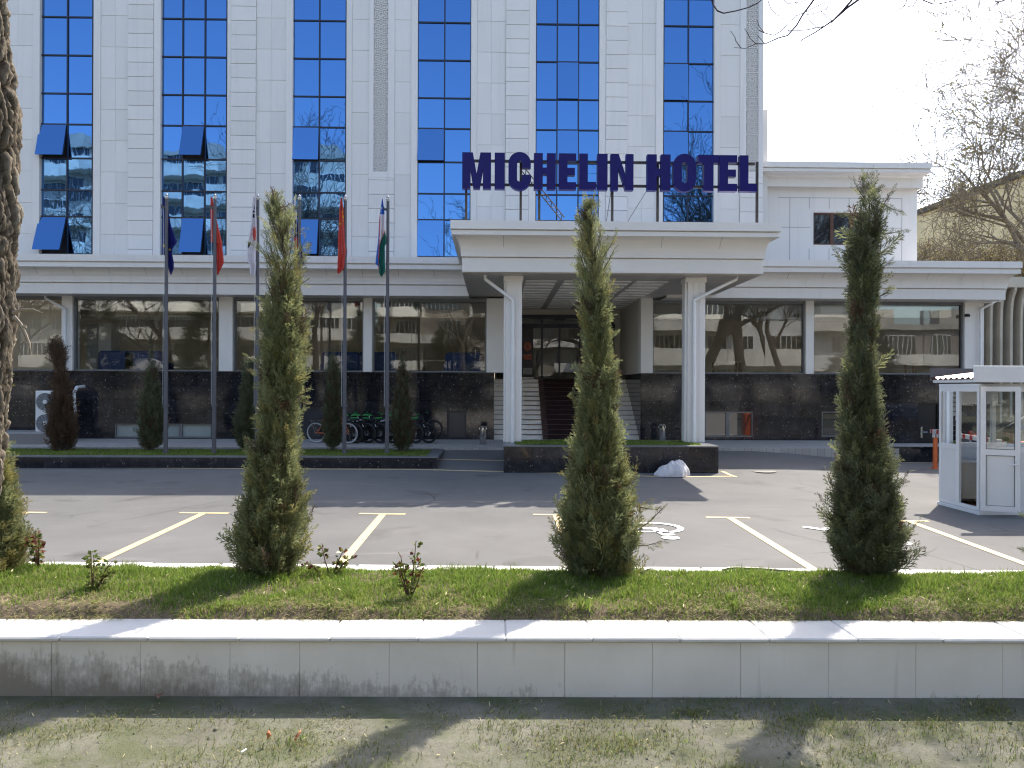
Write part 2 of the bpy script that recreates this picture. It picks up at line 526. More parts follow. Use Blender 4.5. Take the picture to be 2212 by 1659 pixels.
    M['bark'] = k.m
    # leaves
    M['juniper'] = foliage('juniper_scale_leaf', [(.13, .15, .08), (.17, .195, .097), (.215, .24, .112), (.28, .29, .14)], .5)
    M['juniper_tip'] = foliage('juniper_tip', [(.15, .17, .06), (.24, .235, .08), (.30, .24, .11)], .4)
    M['juniper_dark'] = foliage('dark_juniper_scale_leaf', [(.082, .098, .062), (.11, .127, .075), (.14, .158, .09), (.18, .188, .105)], .45)
    M['juniper_dead'] = foliage('dead_juniper_leaf', [(.075, .048, .03), (.10, .064, .04), (.14, .095, .058)], .25)
    M['grass'] = foliage('lawn_blade', [(.085, .155, .023), (.13, .225, .032), (.185, .285, .048), (.28, .335, .085)], .55, .5)
    M['grass_dry'] = foliage('dry_grass_blade', [(.28, .23, .10), (.42, .36, .18), (.22, .22, .08)], .35)
    M['grass_thin'] = foliage('sparse_grass_blade', [(.09, .125, .035), (.14, .165, .05), (.21, .20, .085)], .4)
    M['rose_red'] = foliage('young_rose_leaf', [(.10, .016, .014), (.16, .03, .024), (.09, .05, .02)], .35, .4)
    M['rose_green'] = foliage('rose_leaf', [(.06, .10, .025), (.13, .17, .04), (.22, .22, .06)], .4, .4)
    M['plane_leaf'] = foliage('sparse_brown_leaf', [(.16, .11, .055), (.28, .22, .09), (.36, .33, .12)], .45)
    M['conifer'] = foliage('conifer_needles', [(.012, .022, .012), (.022, .036, .018), (.03, .045, .02)], .15)
    M['willow_leaf'] = foliage('fallen_willow_leaf', [(.5, .42, .22), (.62, .55, .33), (.38, .3, .13)], .1)
mk_special()
# ================================================================== ground
YW, YT = 22.9, 23.6
def smooth(t): t = max(0, min(1, t)); return t * t * (3 - 2 * t)
def zlot(x, y):
    pts = [(-9, 0), (14.5, 0), (17.6, .1), (20.8, .38), (60, .42)]
    for (a, za), (b, zb) in zip(pts, pts[1:]):
        if y <= b: z = za + (zb - za) * (y - a) / (b - a); break
    else: z = .42
    return z * (1 - .85 * smooth((x - 6.5) / 5))
mb = MB()
xs = [-150, -60, -30] + [-20 + i for i in range(0, 45)] + [30, 60, 150]
ys = [5.6, 8, 11, 14.5] + [15 + .4 * i for i in range(21)] + [26, 40, 90, 200]
for x in xs:
    pass
vv = [(x, y, zlot(x, y) if y < 30 else .3) for y in ys for x in xs]
nx = len(xs)
ff = [(j * nx + i, j * nx + i + 1, (j + 1) * nx + i + 1, (j + 1) * nx + i) for j in range(len(ys) - 1) for i in range(nx - 1)]
mb.add(vv, ff)
tag(mb.build('parking_lot', M['asphalt'], smooth=True), kind='structure', label='grey asphalt parking lot in front of the hotel')

def lay(px, py, h=.006):
    """picture point -> world point on the lot"""
    p = at(px, py, Z=0)
    for _ in range(6):
        p = at(px, py, Z=zlot(p.x, p.y))
    return Vector((p.x, p.y, zlot(p.x, p.y) + h))
def stripe(mb, a, b, wd, h=.006):
    a = Vector((a[0], a[1], 0)); b = Vector((b[0], b[1], 0)); d = (b - a).normalized(); q = Vector((-d.y, d.x, 0)) * wd / 2
    n = max(1, int((b - a).length / .4))
    for i in range(n):
        p0 = a + (b - a) * i / n; p1 = a + (b - a) * (i + 1) / n
        c = [p0 - q, p1 - q, p1 + q, p0 + q]
        mb.quad(*[(p.x, p.y, zlot(p.x, p.y) + h) for p in c])
mk = MB()
def tee(xa, xb, yb, xs_, xe, ye, far=6.1):
    A = lay(xa, yb - (xb - xa) * .0); B = lay(xb, yb + (xb - xa) * .012)
    stripe(mk, A, B, .11)
    s = lay(xs_, yb); e = lay(xe, ye)
    d = (e - s); t = (far - s.y) / d.y
    s2 = s + d.normalized() * .06
    stripe(mk, s2, s + d * t, .115)
tee(25, 100, 1107, 62, -360, 1217)
tee(388, 494, 1108, 442, 205, 1218)
tee(776, 876, 1110, 828, 738, 1217)
tee(1152, 1250, 1112, 1201, 1245, 1222)
tee(1525, 1620, 1118, 1575, 1750, 1226)
tee(1905, 2006, 1125, 1960, 2212, 1218)
# edge lines of the drive
def polyline(mb, pts, wd):
    P = [lay(*p) for p in pts]
    for a, b in zip(P, P[1:]): stripe(mb, a, b, wd)
polyline(mk, [(-200, 1012), (60, 1013.5), (600, 1016), (900, 1017), (1240, 1023), (1450, 1031), (1585, 1029)], .09)
polyline(mk, [(946, 1003), (1087, 1005)], .09)
polyline(mk, [(1560, 1020), (1590, 1031)], .09)
polyline(mk, [(1880, 996), (2040, 999), (2300, 1002)], .07)
tag(mk.build('yellow_road_marking', M['yellow_line']), kind='structure', label='yellow bay lines painted on the asphalt')
# wheelchair symbols, drawn head towards the planter
def wheelchair(cx, cy, s=1.0):
    mbw = MB(); H = .011
    def pt(x, y): return (cx - x * s, cy - y * s)
    def ring(c, r0, r1, a0, a1, n=28):
        for i in range(n):
            t0 = rad(a0 + (a1 - a0) * i / n); t1 = rad(a0 + (a1 - a0) * (i + 1) / n)
            q = [(c[0] + r * math.cos(t), c[1] + r * math.sin(t)) for r, t in ((r0, t0), (r1, t0), (r1, t1), (r0, t1))]
            mbw.quad(*[(*pt(*p), H) for p in q])
    def bar(a, b, w_):
        a = Vector(a); b = Vector(b); d = (b - a).normalized(); q = Vector((-d.y, d.x)) * w_ / 2
        mbw.quad(*[(*pt(p.x, p.y), H) for p in (a - q, b - q, b + q, a + q)])
    ring((0, 0), .36, .46, 95, 382)
    ring((-.08, .80), 0, .13, 0, 360)
    bar((-.1, .62), (-.03, .12), .2)
    bar((-.02, .34), (.3, .34), .09)
    bar((-.05, .08), (.3, .08), .13)
    bar((.3, .13), (.48, -.34), .12)
    bar((.46, -.32), (.62, -.26), .1)
    return mbw
p = lay(1412, 1141); mw = wheelchair(p.x, p.y, .95)
p = lay(1876, 1151); m2 = wheelchair(p.x, p.y, .95)
stripe(mw, lay(1736, 1139), lay(1800, 1148.5), .12, .011)
mw.add(m2.v, m2.f)
tag(mw.build('wheelchair_road_marking', M['white_line']), kind='structure', label='white wheelchair symbols painted in two bays')
# manhole-like pale patch
mp = MB(); p = lay(1650, 1020)
mp.lathe([(.28, .004), (.28, .0065)], (p.x, p.y, p.z - .006), 20)
tag(mp.build('manhole_cover', plain('worn_grey_iron', (.19, .18, .17), .6, .2, .1, 20)), label='pale round manhole cover on the sunlit drive', cat='manhole')

# walkway in front of the hotel
def zwalk(y): return .44 + (y - 20.9) * .035
mb = MB()
xl, xr = -40, bx(1933, 21)
n = 6
for i in range(n):
    y0 = 20.75 + (YW - 20.75) * i / n; y1 = 20.75 + (YW - 20.75) * (i + 1) / n
    mb.quad((xl, y0, zwalk(y0)), (xr, y0, zwalk(y0)), (xr, y1, zwalk(y1)), (xl, y1, zwalk(y1)))
mb.quad((xl, 20.75, -.1), (xr, 20.75, -.1), (xr, 20.75, zwalk(20.75)), (xl, 20.75, zwalk(20.75)))
mb.quad((xr, 20.75, -.1), (xr, YW, -.1), (xr, YW, zwalk(YW)), (xr, 20.75, zwalk(20.75)))
tag(mb.build('walkway', M['paving']), kind='structure', label='pale paved walkway along the hotel wall')
# near ground
mb = MB()
GX = [-150, -40, -12] + [-6 + .25 * i for i in range(49)] + [12, 40, 150]
GY = [-120, -40, -12, -4, 0, 1.5] + [2 + .1 * i for i in range(22)]
def zg(x, y):
    k = max(0, min(1, (3.75 - y) / .7))
    return .45 - .09 * max(0, min(2, 3.95 - y)) + k * (.012 * math.sin(3.1 * x + 1.3 * y) + .01 * math.sin(7.3 * x - 4.1 * y) + .008 * math.sin(5 * y + 2 * x))
vv = [(x, y, (zg(x, y) if abs(x) < 13 and y > -5 else .27)) for y in GY for x in GX]
nx = len(GX)
mb.add(vv, [(j * nx + i, j * nx + i + 1, (j + 1) * nx + i + 1, (j + 1) * nx + i) for j in range(len(GY) - 1) for i in range(nx - 1)])
tag(mb.build('dusty_ground', M['earth'], smooth=True), kind='structure', label='dusty bare ground in front of the planter')

# ================================================================== hotel
hotel = thing('hotel_building', 'white hotel with blue window strips above a black granite base', 'hotel', (2, 24, .4), None)
WH = M['panel']
ZROOF = bz(551, 21.75, 300)
# ---- tower body
XTL, XTR = -24., at(1648, 100, Y=YT).x
ZT = 14.15
mb = MB()
mb.box(XTL, XTR - .02, YT + .16, YT + 14, 4.95, ZT)
mb.box(XTL - .05, XTR + .06, YT - .02, YT + .4, ZT, ZT + .12)
mb.build('tower_wall', WH, hotel)
mb = MB()
a = at(1659, 235, Y=YT + .5)
mb.box(XTR - .019, a.x, YT + .5, YT + 6, 4.95, a.z, 0, .02)
mb.build('tower_side_wall', WH, hotel)

def tx(px, Y=YT): return at(px, 300, Y=Y).x
zf0 = at(245, 304, Y=YT).z; dzf = 67.8 / FPX * YT * .985
zq0 = at(306, 198, Y=YT).z; dzq = 31.17 / FPX * YT * .985
ZB = 5.0
def courses(z0, dz, zb, zt):
    k = math.floor((zb - z0) / dz); out = [zb]
    while z0 + k * dz < zt:
        z = z0 + k * dz
        if z > zb + .05: out.append(z)
        k += 1
    return out + [zt]
G = .0055
def flat(mb, xa, xb, vj=(), zb=ZB, zt=ZT):
    xs = [xa] + list(vj) + [xb]
    for z0, z1 in zip(courses(zf0, dzf, zb, zt), courses(zf0, dzf, zb, zt)[1:]):
        for x0, x1 in zip(xs, xs[1:]):
            mb.box(x0 + G * .35, x1 - G * .35, YT, YT + .15, z0 + G, z1 - G, 0, .003)
def quoin(mb, xa, xb, zb=ZB, zt=ZT, d=.055):
    cs = courses(zq0, dzq, zb, zt)
    for z0, z1 in zip(cs, cs[1:]):
        mb.box(xa + .004, xb - .004, YT - d, YT + .15, z0 + G * .8, z1 - G * .8, 0, .008)
def edge(mb, xa, xb, zb=ZB, zt=ZT):
    mb.box(xa, xb, YT - .03, YT + .15, zb, zt, 0, .006)
def lattice(x0, x1, zb, zt, parent, nm):
    """pierced star tracery over a recessed ground"""
    mb = MB()
    y0, y1 = YT + .008, YT + .036
    bk = MB(); bk.box(x0, x1, YT + .04, YT + .155, zb, zt); bk.build('lattice_ground', M['lattice_back'], parent)
    wd = x1 - x0; cxm = (x0 + x1) / 2
    def bar(a, b, t=.016):
        t *= 1.35; a = Vector(a); b = Vector(b); d = (b - a)
        if d.length < 1e-5: return
        d.normalize(); q = Vector((-d.y, d.x)) * t / 2; e = d * t * .3
        mb.prism([tuple(a - q - e), tuple(b - q + e), tuple(b + q + e), tuple(a + q - e)], 'y', y0 + random.random() * .002, y1)
    r = wd / 2
    n = max(1, round((zt - zb) / wd)); h = (zt - zb) / n
    bar((x0, zb), (x0, zt), .02); bar((x1, zb), (x1, zt), .02)
    for i in range(n):
        cz = zb + (i + .5) * h
        C = lambda rr, ang: (cxm + rr * r * math.cos(rad(ang)), cz + rr * h / 2 * math.sin(rad(ang)))
        for k in range(10):
            a = 36 * k + 18
            bar(C(.42, a), C(.66, a + 18), .014); bar(C(.66, a + 18), C(.42, a + 36), .014)
            bar(C(.66, a + 18), C(.86, a + 36), .013); bar(C(.86, a + 36), C(.66, a + 54), .013)
            bar(C(.42, a), C(.22, a + 18), .012); bar(C(.22, a + 18), C(.42, a + 36), .012)
        for sx in (-1, 1):
            for sz in (-1, 1):
                cc = (cxm + sx * r, cz + sz * h / 2)
                bar(C(.86, math.degrees(math.atan2(sz, sx))), cc, .016)
                bar((cxm + sx * r * .45, cz + sz * h / 2), C(.8, math.degrees(math.atan2(sz * 1.3, sx * .7))), .014)
                bar((cxm + sx * r, cz + sz * h / 4), C(.8, math.degrees(math.atan2(sz * .7, sx * 1.3))), .014)
        bar((x0, cz - h / 2), (x1, cz - h / 2), .018)
    o = mb.build(nm, WH, parent)
    return o
piers = []
def pier(specs):
    mb = MB()
    for sp in specs:
        k = sp[0]; a = tx(sp[1]); b = tx(sp[2])
        if k == 'e': edge(mb, a, b)
        elif k == 'f': flat(mb, a, b, [tx(q) for q in sp[3:]])
        elif k == 'q': quoin(mb, a, b)
        elif k == 'l':
            zt = ZT; zb = at(sp[1], 371, Y=YT).z
            zc = at(sp[1], 384, Y=YT).z
            edge(mb, a, tx(sp[3]), zc, ZT); edge(mb, tx(sp[4]), b, zc, ZT)
            mb.box(tx(sp[3]), tx(sp[4]), YT - .03, YT + .15, zc, zb, 0, .004)
            quoin(mb, a, b, ZB, zc, .04)
            piers.append((tx(sp[3]), tx(sp[4]), zb))
    for sp in specs:
        if sp[0] in 'fq': mb.box(tx(sp[1]) + .002, tx(sp[2]) - .002, YT + .014, YT + .156, ZB, ZT - .01)
    return mb.build('facade_pier', WH, hotel)
pier([('q', -60, 0), ('f', 0, 71, 38), ('e', 71, 86)])
pier([('e', 202, 217), ('f', 217, 277, 249), ('q', 277, 332), ('e', 332, 347)])
pier([('e', 491, 499), ('q', 499, 553), ('f', 553, 618, 585), ('e', 618, 632)])
pier([('e', 748, 760), ('f', 760, 797), ('l', 797, 852, 806, 838), ('f', 852, 888), ('e', 888, 902)])
pier([('e', 1017, 1030), ('f', 1030, 1092, 1061), ('q', 1092, 1142), ('e', 1142, 1157)])
pier([('e', 1294, 1308), ('q', 1308, 1355), ('f', 1355, 1416, 1387), ('e', 1416, 1432)])
pier([('e', 1542, 1556), ('f', 1556, 1598), ('l', 1598, 1648, 1611, 1638)])
mbl = MB(); mbl.box(XTL, tx(-60), YT, YT + .15, ZB, ZT); mbl.build('facade_pier', WH, hotel)
for x0, x1, zb in piers:
    lattice(x0, x1, zb, ZT, hotel, 'lattice_panel')

# ---- tower window strips
rowsy = [37.4, 120, 202.4, 269, 342, 411, 468, 549]
rowz = [at(146, y, Y=YT + .1).z for y in rowsy]
topz = [ZT - .02]
ROWS = topz + rowz                      # from the top down
strips = [
    ((86, 146, 202), {(4, 0): 13, (7, 0): 19}),
    ((347, 395, 443, 491), {(4, 1): 17, (7, 1): 14}),
    ((632, 690, 748), {(4, 0): 4.5, (7, 0): 11}),
    ((902, 960, 1017), {(4, 0): 6.5, (7, 0): 2.5}),
    ((1157, 1203, 1249, 1294), {(2, 1): 2.2, (4, 1): 1.6}),
    ((1432, 1486, 1542), {(2, 0): 2.2, (4, 0): 3}),
]
rng = random.Random(4)
YGL = YT + .10
for cols, opens in strips:
    X = [tx(c, YGL) for c in cols]
    fr = MB()
    fw = .024
    fr.box(X[0] - .02, X[0] + fw, YT + .04, YT + .15, ROWS[-1], ROWS[0])
    fr.box(X[-1] - fw, X[-1] + .02, YT + .04, YT + .15, ROWS[-1], ROWS[0])
    for x in X[1:-1]: fr.box(x - fw * .8, x + fw * .8, YT + .062, YT + .15, ROWS[-1], ROWS[0])
    for z in ROWS:
        for x0, x1 in zip(X, X[1:]):
            fr.box(x0 + fw, x1 - fw, YT + .066, YT + .148, z - fw * .85, z + fw * .85)
    fo = fr.build('curtain_wall', M['frame_dark'], hotel)
    gl = MB()
    for r in range(len(ROWS) - 1):
        for c in range(len(X) - 1):
            x0, x1, z0, z1 = X[c] + .01, X[c + 1] - .01, ROWS[r + 1] + .01, ROWS[r] - .01
            if (r, c) in opens:
                th = rad(opens[r, c])
                gl.box(x0, x1, YGL + .035, YGL + .045, z0, z1, 1)     # near-black sheet in place of the room's shade
                hz = ROWS[r] - .015; L = hz - ROWS[r + 1] - .01
                sb = MB()
                def sp(x, t, o): return (x, YGL - .035 - math.sin(th) * t - math.cos(th) * o, hz - math.cos(th) * t + math.sin(th) * o * -1)
                def sbox(mbx, xa, xb, t0, t1, o0, o1, mi=0):
                    v = [sp(x, t, o) for x in (xa, xb) for t in (t0, t1) for o in (o0, o1)]
                    mbx.add(v, [(0, 1, 3, 2), (4, 6, 7, 5), (0, 4, 5, 1), (2, 3, 7, 6), (0, 2, 6, 4), (1, 5, 7, 3)], mi)
                sbox(sb, x0 + .004, x1 - .004, .012, L, .0, .02, 1)
                for xa, xb in ((x0, x0 + .03), (x1 - .03, x1)): sbox(sb, xa, xb, 0, L, -.05, -.002)
                sbox(sb, x0 + .03, x1 - .03, 0, .03, -.05, -.002); sbox(sb, x0 + .03, x1 - .03, L - .03, L, -.05, -.002)
                # stays
                for xa in (x0 + .04, x1 - .04):
                    sb.tube([sp(xa, L * .55, -.04), (xa, YGL, hz - L * .5)], .008, 5)
                sb.build('open_sash', [M['frame_dark'], M['blue_glass']], fo)
            else:
                tx_, tz_ = rng.uniform(-.0022, .0022), rng.uniform(-.0030, .0030)
                gl.add([(x0, YGL + tz_ + tx_, z0), (x1, YGL + tz_ - tx_, z0), (x1, YGL - tz_ - tx_, z1), (x0, YGL - tz_ + tx_, z1)], [(0, 1, 2, 3)])
    gl.build('glazing', [M['blue_glass'], M['dark']], fo)

# ---- cornices
def cornice(prof, x0, x1, yback, Yref, k=.5, retL=True, retR=True, nm='cornice', mats=None):
    mb = MB(); rows_ = []
    for Y, z in prof:
        o = (Yref - Y)
        a = x0 - (o * k if retL else 0); b = x1 + (o * k if retR else 0)
        rows_.append([(a, yback, z), (a, Y, z), (b, Y, z), (b, yback, z)])
    for r0, r1 in zip(rows_, rows_[1:]):
        for i in range(3):
            if i == 0 and not retL: continue
            if i == 2 and not retR: continue
            mb.quad(r0[i], r0[i + 1], r1[i + 1], r1[i])
    mb.quad(*rows_[0]); mb.quad(*rows_[-1][::-1])
    for e, on in ((0, retL), (1, retR)):
        if not on:
            poly = [r[1 + e] for r in rows_] + [rows_[-1][3 * e], rows_[0][3 * e]]
            mb.add(poly, [tuple(range(len(poly)))])
    return mb.build(nm, mats or WH, hotel)
def cove(Y0, Y1, py0, py1, px, n=7, ymap=None):
    z0 = bz(py0, Y0, px); z1 = bz(py1, Y1, px)
    out = []
    for i in range(n + 1):
        t = i / n
        out.append((Y0 + (Y1 - Y0) * math.sin(t * PI / 2) ** .8, z0 + (z1 - z0) * (1 - math.cos(t * PI / 2)) * .55 + (z1 - z0) * .45 * t))
    return out
def wing_profile(px, dy=0):
    return ([(21.75, bz(550 + dy, 21.75, px)), (21.75, bz(564.5 + dy, 21.75, px)), (21.82, bz(565 + dy, 21.82, px)), (21.82, bz(567 + dy, 21.82, px)),
             (21.79, bz(567.5 + dy, 21.79, px)), (21.79, bz(577 + dy, 21.79, px)), (21.86, bz(577.5 + dy, 21.86, px))]
            + cove(21.87, 22.12, 578 + dy, 607 + dy, px) + [(22.12, bz(610 + dy, 22.12, px)), (22.2, bz(611 + dy, 22.2, px)),
             (22.17, bz(612.5 + dy, 22.17, px)), (22.17, bz(635 + dy, 22.17, px)), (22.3, bz(635.5 + dy, 22.3, px))])
PROF = wing_profile(300)
ZSOF = PROF[-1][1]
XCL = -1.18                             # left underside edge of the canopy
c1 = cornice(PROF, -40, bx(1012, 22.17), YT + .15, 22.17, .5, False, False)
XWR = bx(2125, YW, 700)
c2 = cornice(PROF, bx(1440, 22.17), bx(2172, 22.17, 630), YT + 8, 22.17, (bx(2209, 21.75, 560) - bx(2172, 22.17, 630)) / .42, False, True)
# seams on the coves
for i in range(-16, 15):
    sm = MB()
    x = i * 1.02 + .3
    if bx(1000, 22) < x < bx(1560, 22) or x > bx(2150, 22): continue
    for (Ya, za), (Yb, zb) in zip(PROF[7:11], PROF[8:12]):
        sm.quad((x - .006, Ya - .004, za), (x + .006, Ya - .004, za), (x + .006, Yb - .004, zb), (x - .006, Yb - .004, zb))
    sm.build('seam', M['joint'], c1 if x < 5 else c2)
# wing soffit and flat roof behind
mb = MB()
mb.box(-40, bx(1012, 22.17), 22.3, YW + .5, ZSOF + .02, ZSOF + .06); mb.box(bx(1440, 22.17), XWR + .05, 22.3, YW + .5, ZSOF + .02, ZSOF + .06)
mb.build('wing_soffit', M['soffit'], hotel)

# ---- shop-front storey
ZSILL = bz(803, YW, 600); ZWT = ZSOF + .02
xE0, xE1 = bx(1069, YW), bx(1384, YW, 720)        # entrance recess
def X(px): return bx(px, YW, 720)
pierx = [(133, 157), (473, 503), (785, 804), (1085 - 34, 1087 + 6), (1384, 1410), (1740, 1758), (2083, 2125)]
for a, b in pierx:
    mb = MB(); mb.box(X(a), X(b), YW - .02, YW + .4, ZSILL, 4.86 if a == 1384 else ZWT, 0, .012); mb.build('wing_pier', M['panel_warm'], hotel)
mb = MB(); mb.box(X(2083) + .1, XWR, YW + .41, YW + 6, ZSILL - 2, ZWT); mb.build('wing_side_wall', M['panel_warm'], hotel)
wins = [(-330, 133), (157, 473), (503, 785), (804, 1051), (1410, 1740), (1758, 2083)]
for i, (a, b) in enumerate(wins):
    x0, x1 = X(a), X(b)
    fr = MB(); t = .045
    zt = ZWT - .0
    fr.box(x0, x1, YW + .08, YW + .2, zt - .1, zt); fr.box(x0, x1, YW + .08, YW + .2, ZSILL, ZSILL + t)
    fr.box(x0, x0 + t, YW + .08, YW + .2, ZSILL + t, zt - .1); fr.box(x1 - t, x1, YW + .08, YW + .2, ZSILL + t, zt - .1)
    wo = fr.build('window', M['frame_grey'], hotel)
    n = max(2, round((x1 - x0) / 1.25)); g = MB()
    for k in range(n):
        a0 = x0 + t + (x1 - x0 - 2 * t) * k / n; a1 = x0 + t + (x1 - x0 - 2 * t) * (k + 1) / n
        e = rng.uniform(-.004, .004)
        g.quad((a0 + .004, YW + .14 + e, ZSILL + t), (a1 - .004, YW + .14 - e, ZSILL + t), (a1 - .004, YW + .14 - e, zt - .1), (a0 + .004, YW + .14 + e, zt - .1))
    g.build('pane', M['shop_glass'], wo)
    bl = MB()
    zb = bz({0: 797, 1: 690, 2: 684, 3: 683, 4: 681, 5: 676}[i], YW + .35, 600)
    bl.box(x0 + .05, x1 - .05, YW + .33, YW + .34, zb, zt - .05)
    bl.box(x0 + .05, x1 - .05, YW + .32, YW + .35, zb - .03, zb)
    bl.build('blind', plain('beige_roller_blind', (.80, .68, .52), .9, 0, .06, 1.2) if i == 0 else M['blind'], wo)
    if i == 0: M['blind'] = wo.children[-1].data.materials[0]
# rooms behind the glass
mb = MB()
Lx, Rx = -40, XWR - .05
for a, b in ((Lx, xE0 - .1), (xE1 + .1, Rx)):
    mb.box(a, b, YW + 7, YW + 7.1, ZSILL - .3, ZWT + .2)
    mb.box(a, b, YW + .45, YW + 7, ZSILL - .34, ZSILL - .30)
    mb.box(a, b, YW + .45, YW + 7, ZWT + .08, ZWT + .12)
mb.box(xE0 - .1, xE0 - .02, YW + .4, YW + 7, ZSILL - .3, ZWT + .2, 0)
mb.build('lounge_room', plain('brown_room_plaster', (.68, .62, .53), .85, 0, .1, 1.5), hotel)

# ---- granite base with basement openings
zbase = .2
M['slate_panel'] = plain('slate_blue_shutter', (.028, .032, .042), .3, 0, .08, 2)
bw = [  # (x0,x1,y0,y1) in picture pixels, kind
    (247, 458, 915, 946, 'f'), (640, 762, 876, 950, 'd'), (966, 1008, 887, 946, 'd'),
    (1524, 1628, 889, 944, 'd'), (1776, 1912, 889, 944, 'd'), (1984, 2030, 871, 964, 'D')]
hs = [(X(a), X(b), bz(d, YW, (a + b) / 2), bz(c, YW, (a + b) / 2)) for a, b, c, d, _ in bw]
gb = MB(); holes(gb, -40, xE0 - .02, zbase, ZSILL - .06, hs[:3], YW, YW + .35)
gb.box(-40, xE0 - .02, YW - .05, YW + .35, ZSILL - .06, ZSILL)
gb.build('granite_base', M['granite'], hotel)
gb = MB(); holes(gb, xE1, XWR + .3, zbase, ZSILL - .06, hs[3:], YW, YW + .35)
gb.box(xE1, XWR + .33, YW - .05, YW + .35, ZSILL - .06, ZSILL)
gb.box(XWR + .0, XWR + .3, YW + .36, YW + 7, zbase, ZSILL)
gb.build('granite_base', M['granite'], hotel)
for (a, b, c, d, kind), h in zip(bw, hs):
    x0, x1, z0, z1 = h; t = .04
    fr = MB()
    fr.box(x0, x1, YW + .03, YW + .12, z1 - t, z1); fr.box(x0, x1, YW + .03, YW + .12, z0, z0 + t)
    fr.box(x0, x0 + t, YW + .03, YW + .12, z0 + t, z1 - t); fr.box(x1 - t, x1, YW + .03, YW + .12, z0 + t, z1 - t)
    if kind != 'D' and x1 - x0 > .8:
        m_ = {247: .675, 640: .5, 1524: .48, 1776: .5}.get(a, .5); xm = x0 + (x1 - x0) * m_
        fr.box(xm - .05, xm + .05, YW + .031, YW + .12, z0 + t, z1 - t)
    wo = fr.build('basement_door' if kind == 'D' else 'basement_window', M['frame_dark'] if a in (640, 966) else (M['frame_grey'] if kind != 'D' else M['black_metal']), hotel)
    g = MB(); g.box(x0 + t, x1 - t, YW + .08, YW + .11, z0 + t, z1 - t)
    g.build('door_leaf' if kind == 'D' else 'pane', M['frosted'] if kind == 'f' else (M['black_metal'] if kind == 'D' else (M['slate_panel'] if a in (640, 966) else M['dark_glass'])), wo)
    if kind == 'D':
        hb = MB(); hx = x0 + .22 * (x1 - x0); hz = bz(935, YW, 2000)
        hb.box(hx - .03, hx + .03, YW + .05, YW + .08, hz - .16, hz + .18, 0, .008)
        hb.tube([(hx, YW + .05, hz + .02), (hx, YW + .0, hz + .02), (hx + .14, YW + .0, hz + .02)], .012, 6)
        hb.build('handle', M['steel'], wo)

# ---- entrance recess : stairs, side walls, doors
YD = 26.6
zstep0 = zwalk(YW); ztop = bz(819, YD - .5, 1200)
ns = 13
YS0 = 23.1
mb = MB(); red = MB()
rise = (ztop - zstep0) / ns; tread = (YD - .9 - YS0) / ns
for i in range(ns):
    y0 = YS0 + i * tread
    y1 = YD + .3 if i == ns - 1 else YS0 + (i + 1) * tread
    z0 = zstep0 - .2 if i == 0 else zstep0 + i * rise - .02
    mb.box(xE0 - .015, xE1, y0, YD + .3, z0 if i == 0 else zstep0 + i * rise, zstep0 + (i + 1) * rise - .018)
    red.box(xE0 - .015, xE1 - .002, y0 - .008, (y1 + .002) if i < ns - 1 else YD + .3, zstep0 + (i + 1) * rise - .016, zstep0 + (i + 1) * rise)
st = mb.build('staircase', M['stone_step'], hotel)
red.build('tread', plain('red_brown_tread', (.24, .18, .16), .5, 0, .1, 6), st)
mb = MB()
mb.box(xE0 - .1, xE0 - .016, YW + .42, YD + .5, .3, 4.84)
mb.box(xE1 + .001, xE1 + .1, YW + .42, YD + .5, ZSILL, 4.84)
zdt = bz(680, YD, 1200)
mb.box(xE0 - .015, xE1, YD + .1, YD + .3, zdt, 4.84)
dx0, dx1 = bx(1090, YD), bx(1328, YD)
mb.box(dx1, xE1, YD + .1, YD + .3, ztop, zdt)
mb.build('entrance_wall', M['beige'], hotel)
mb = MB(); mb.box(xE1 + .001, xE1 + .1, YW + .36, YD + .5, .3, ZSILL - .002)
mb.build('entrance_plinth', M['granite'], hotel)
fr = MB(); t = .07
fr.box(dx0, dx1, YD, YD + .12, zdt - .12, zdt); fr.box(dx0, dx1, YD, YD + .12, ztop, ztop + .05)
for px in (1098, 1171, 1254, 1322):
    x = bx(px, YD); fr.box(x - t * .5, x + t * .5, YD + .005, YD + .11, ztop + .05, zdt - .12)
zt2 = bz(705, YD, 1200)
fr.box(dx0, dx1, YD - .01, YD + .115, zt2 - .05, zt2 + .09)
x = bx(1209, YD); fr.box(x - .03, x + .03, YD + .01, YD + .1, ztop + .05, zt2)
do = fr.build('entrance_door', M['frame_dark'], hotel)
g = MB(); g.quad((dx0, YD + .05, ztop), (dx1, YD + .05, ztop), (dx1, YD + .05, zdt - .1), (dx0, YD + .05, zdt - .1))
g.build('pane', M['shop_glass'], do)
g = MB(); sx = bx(1209, YD)
g.box(sx - .17, sx + .17, YD - .02, YD - .005, bz(692, YD, 1209), bz(684, YD, 1209))
g.build('door_sign', M['frame_dark'], do)
mb = MB(); mb.box(xE0 - .12, xE0 - .01, YD + .501, YD + 5, ztop - .1, 4.9); mb.box(xE1 + .01, xE1 + .12, YD + .501, YD + 5, ztop - .1, 4.9); mb.box(xE0, xE1, YD + 5, YD + 5.1, ztop, 4.9); mb.box(xE0, xE1, YD + .3, YD + 5, ztop - .05, ztop); mb.box(xE0, xE1, YD + .31, YD + 5, 4.86, 4.9)
mb.build('lobby_room', plain('grey_lobby_plaster', (.4, .4, .39), .6, 0, .1, 1), hotel)
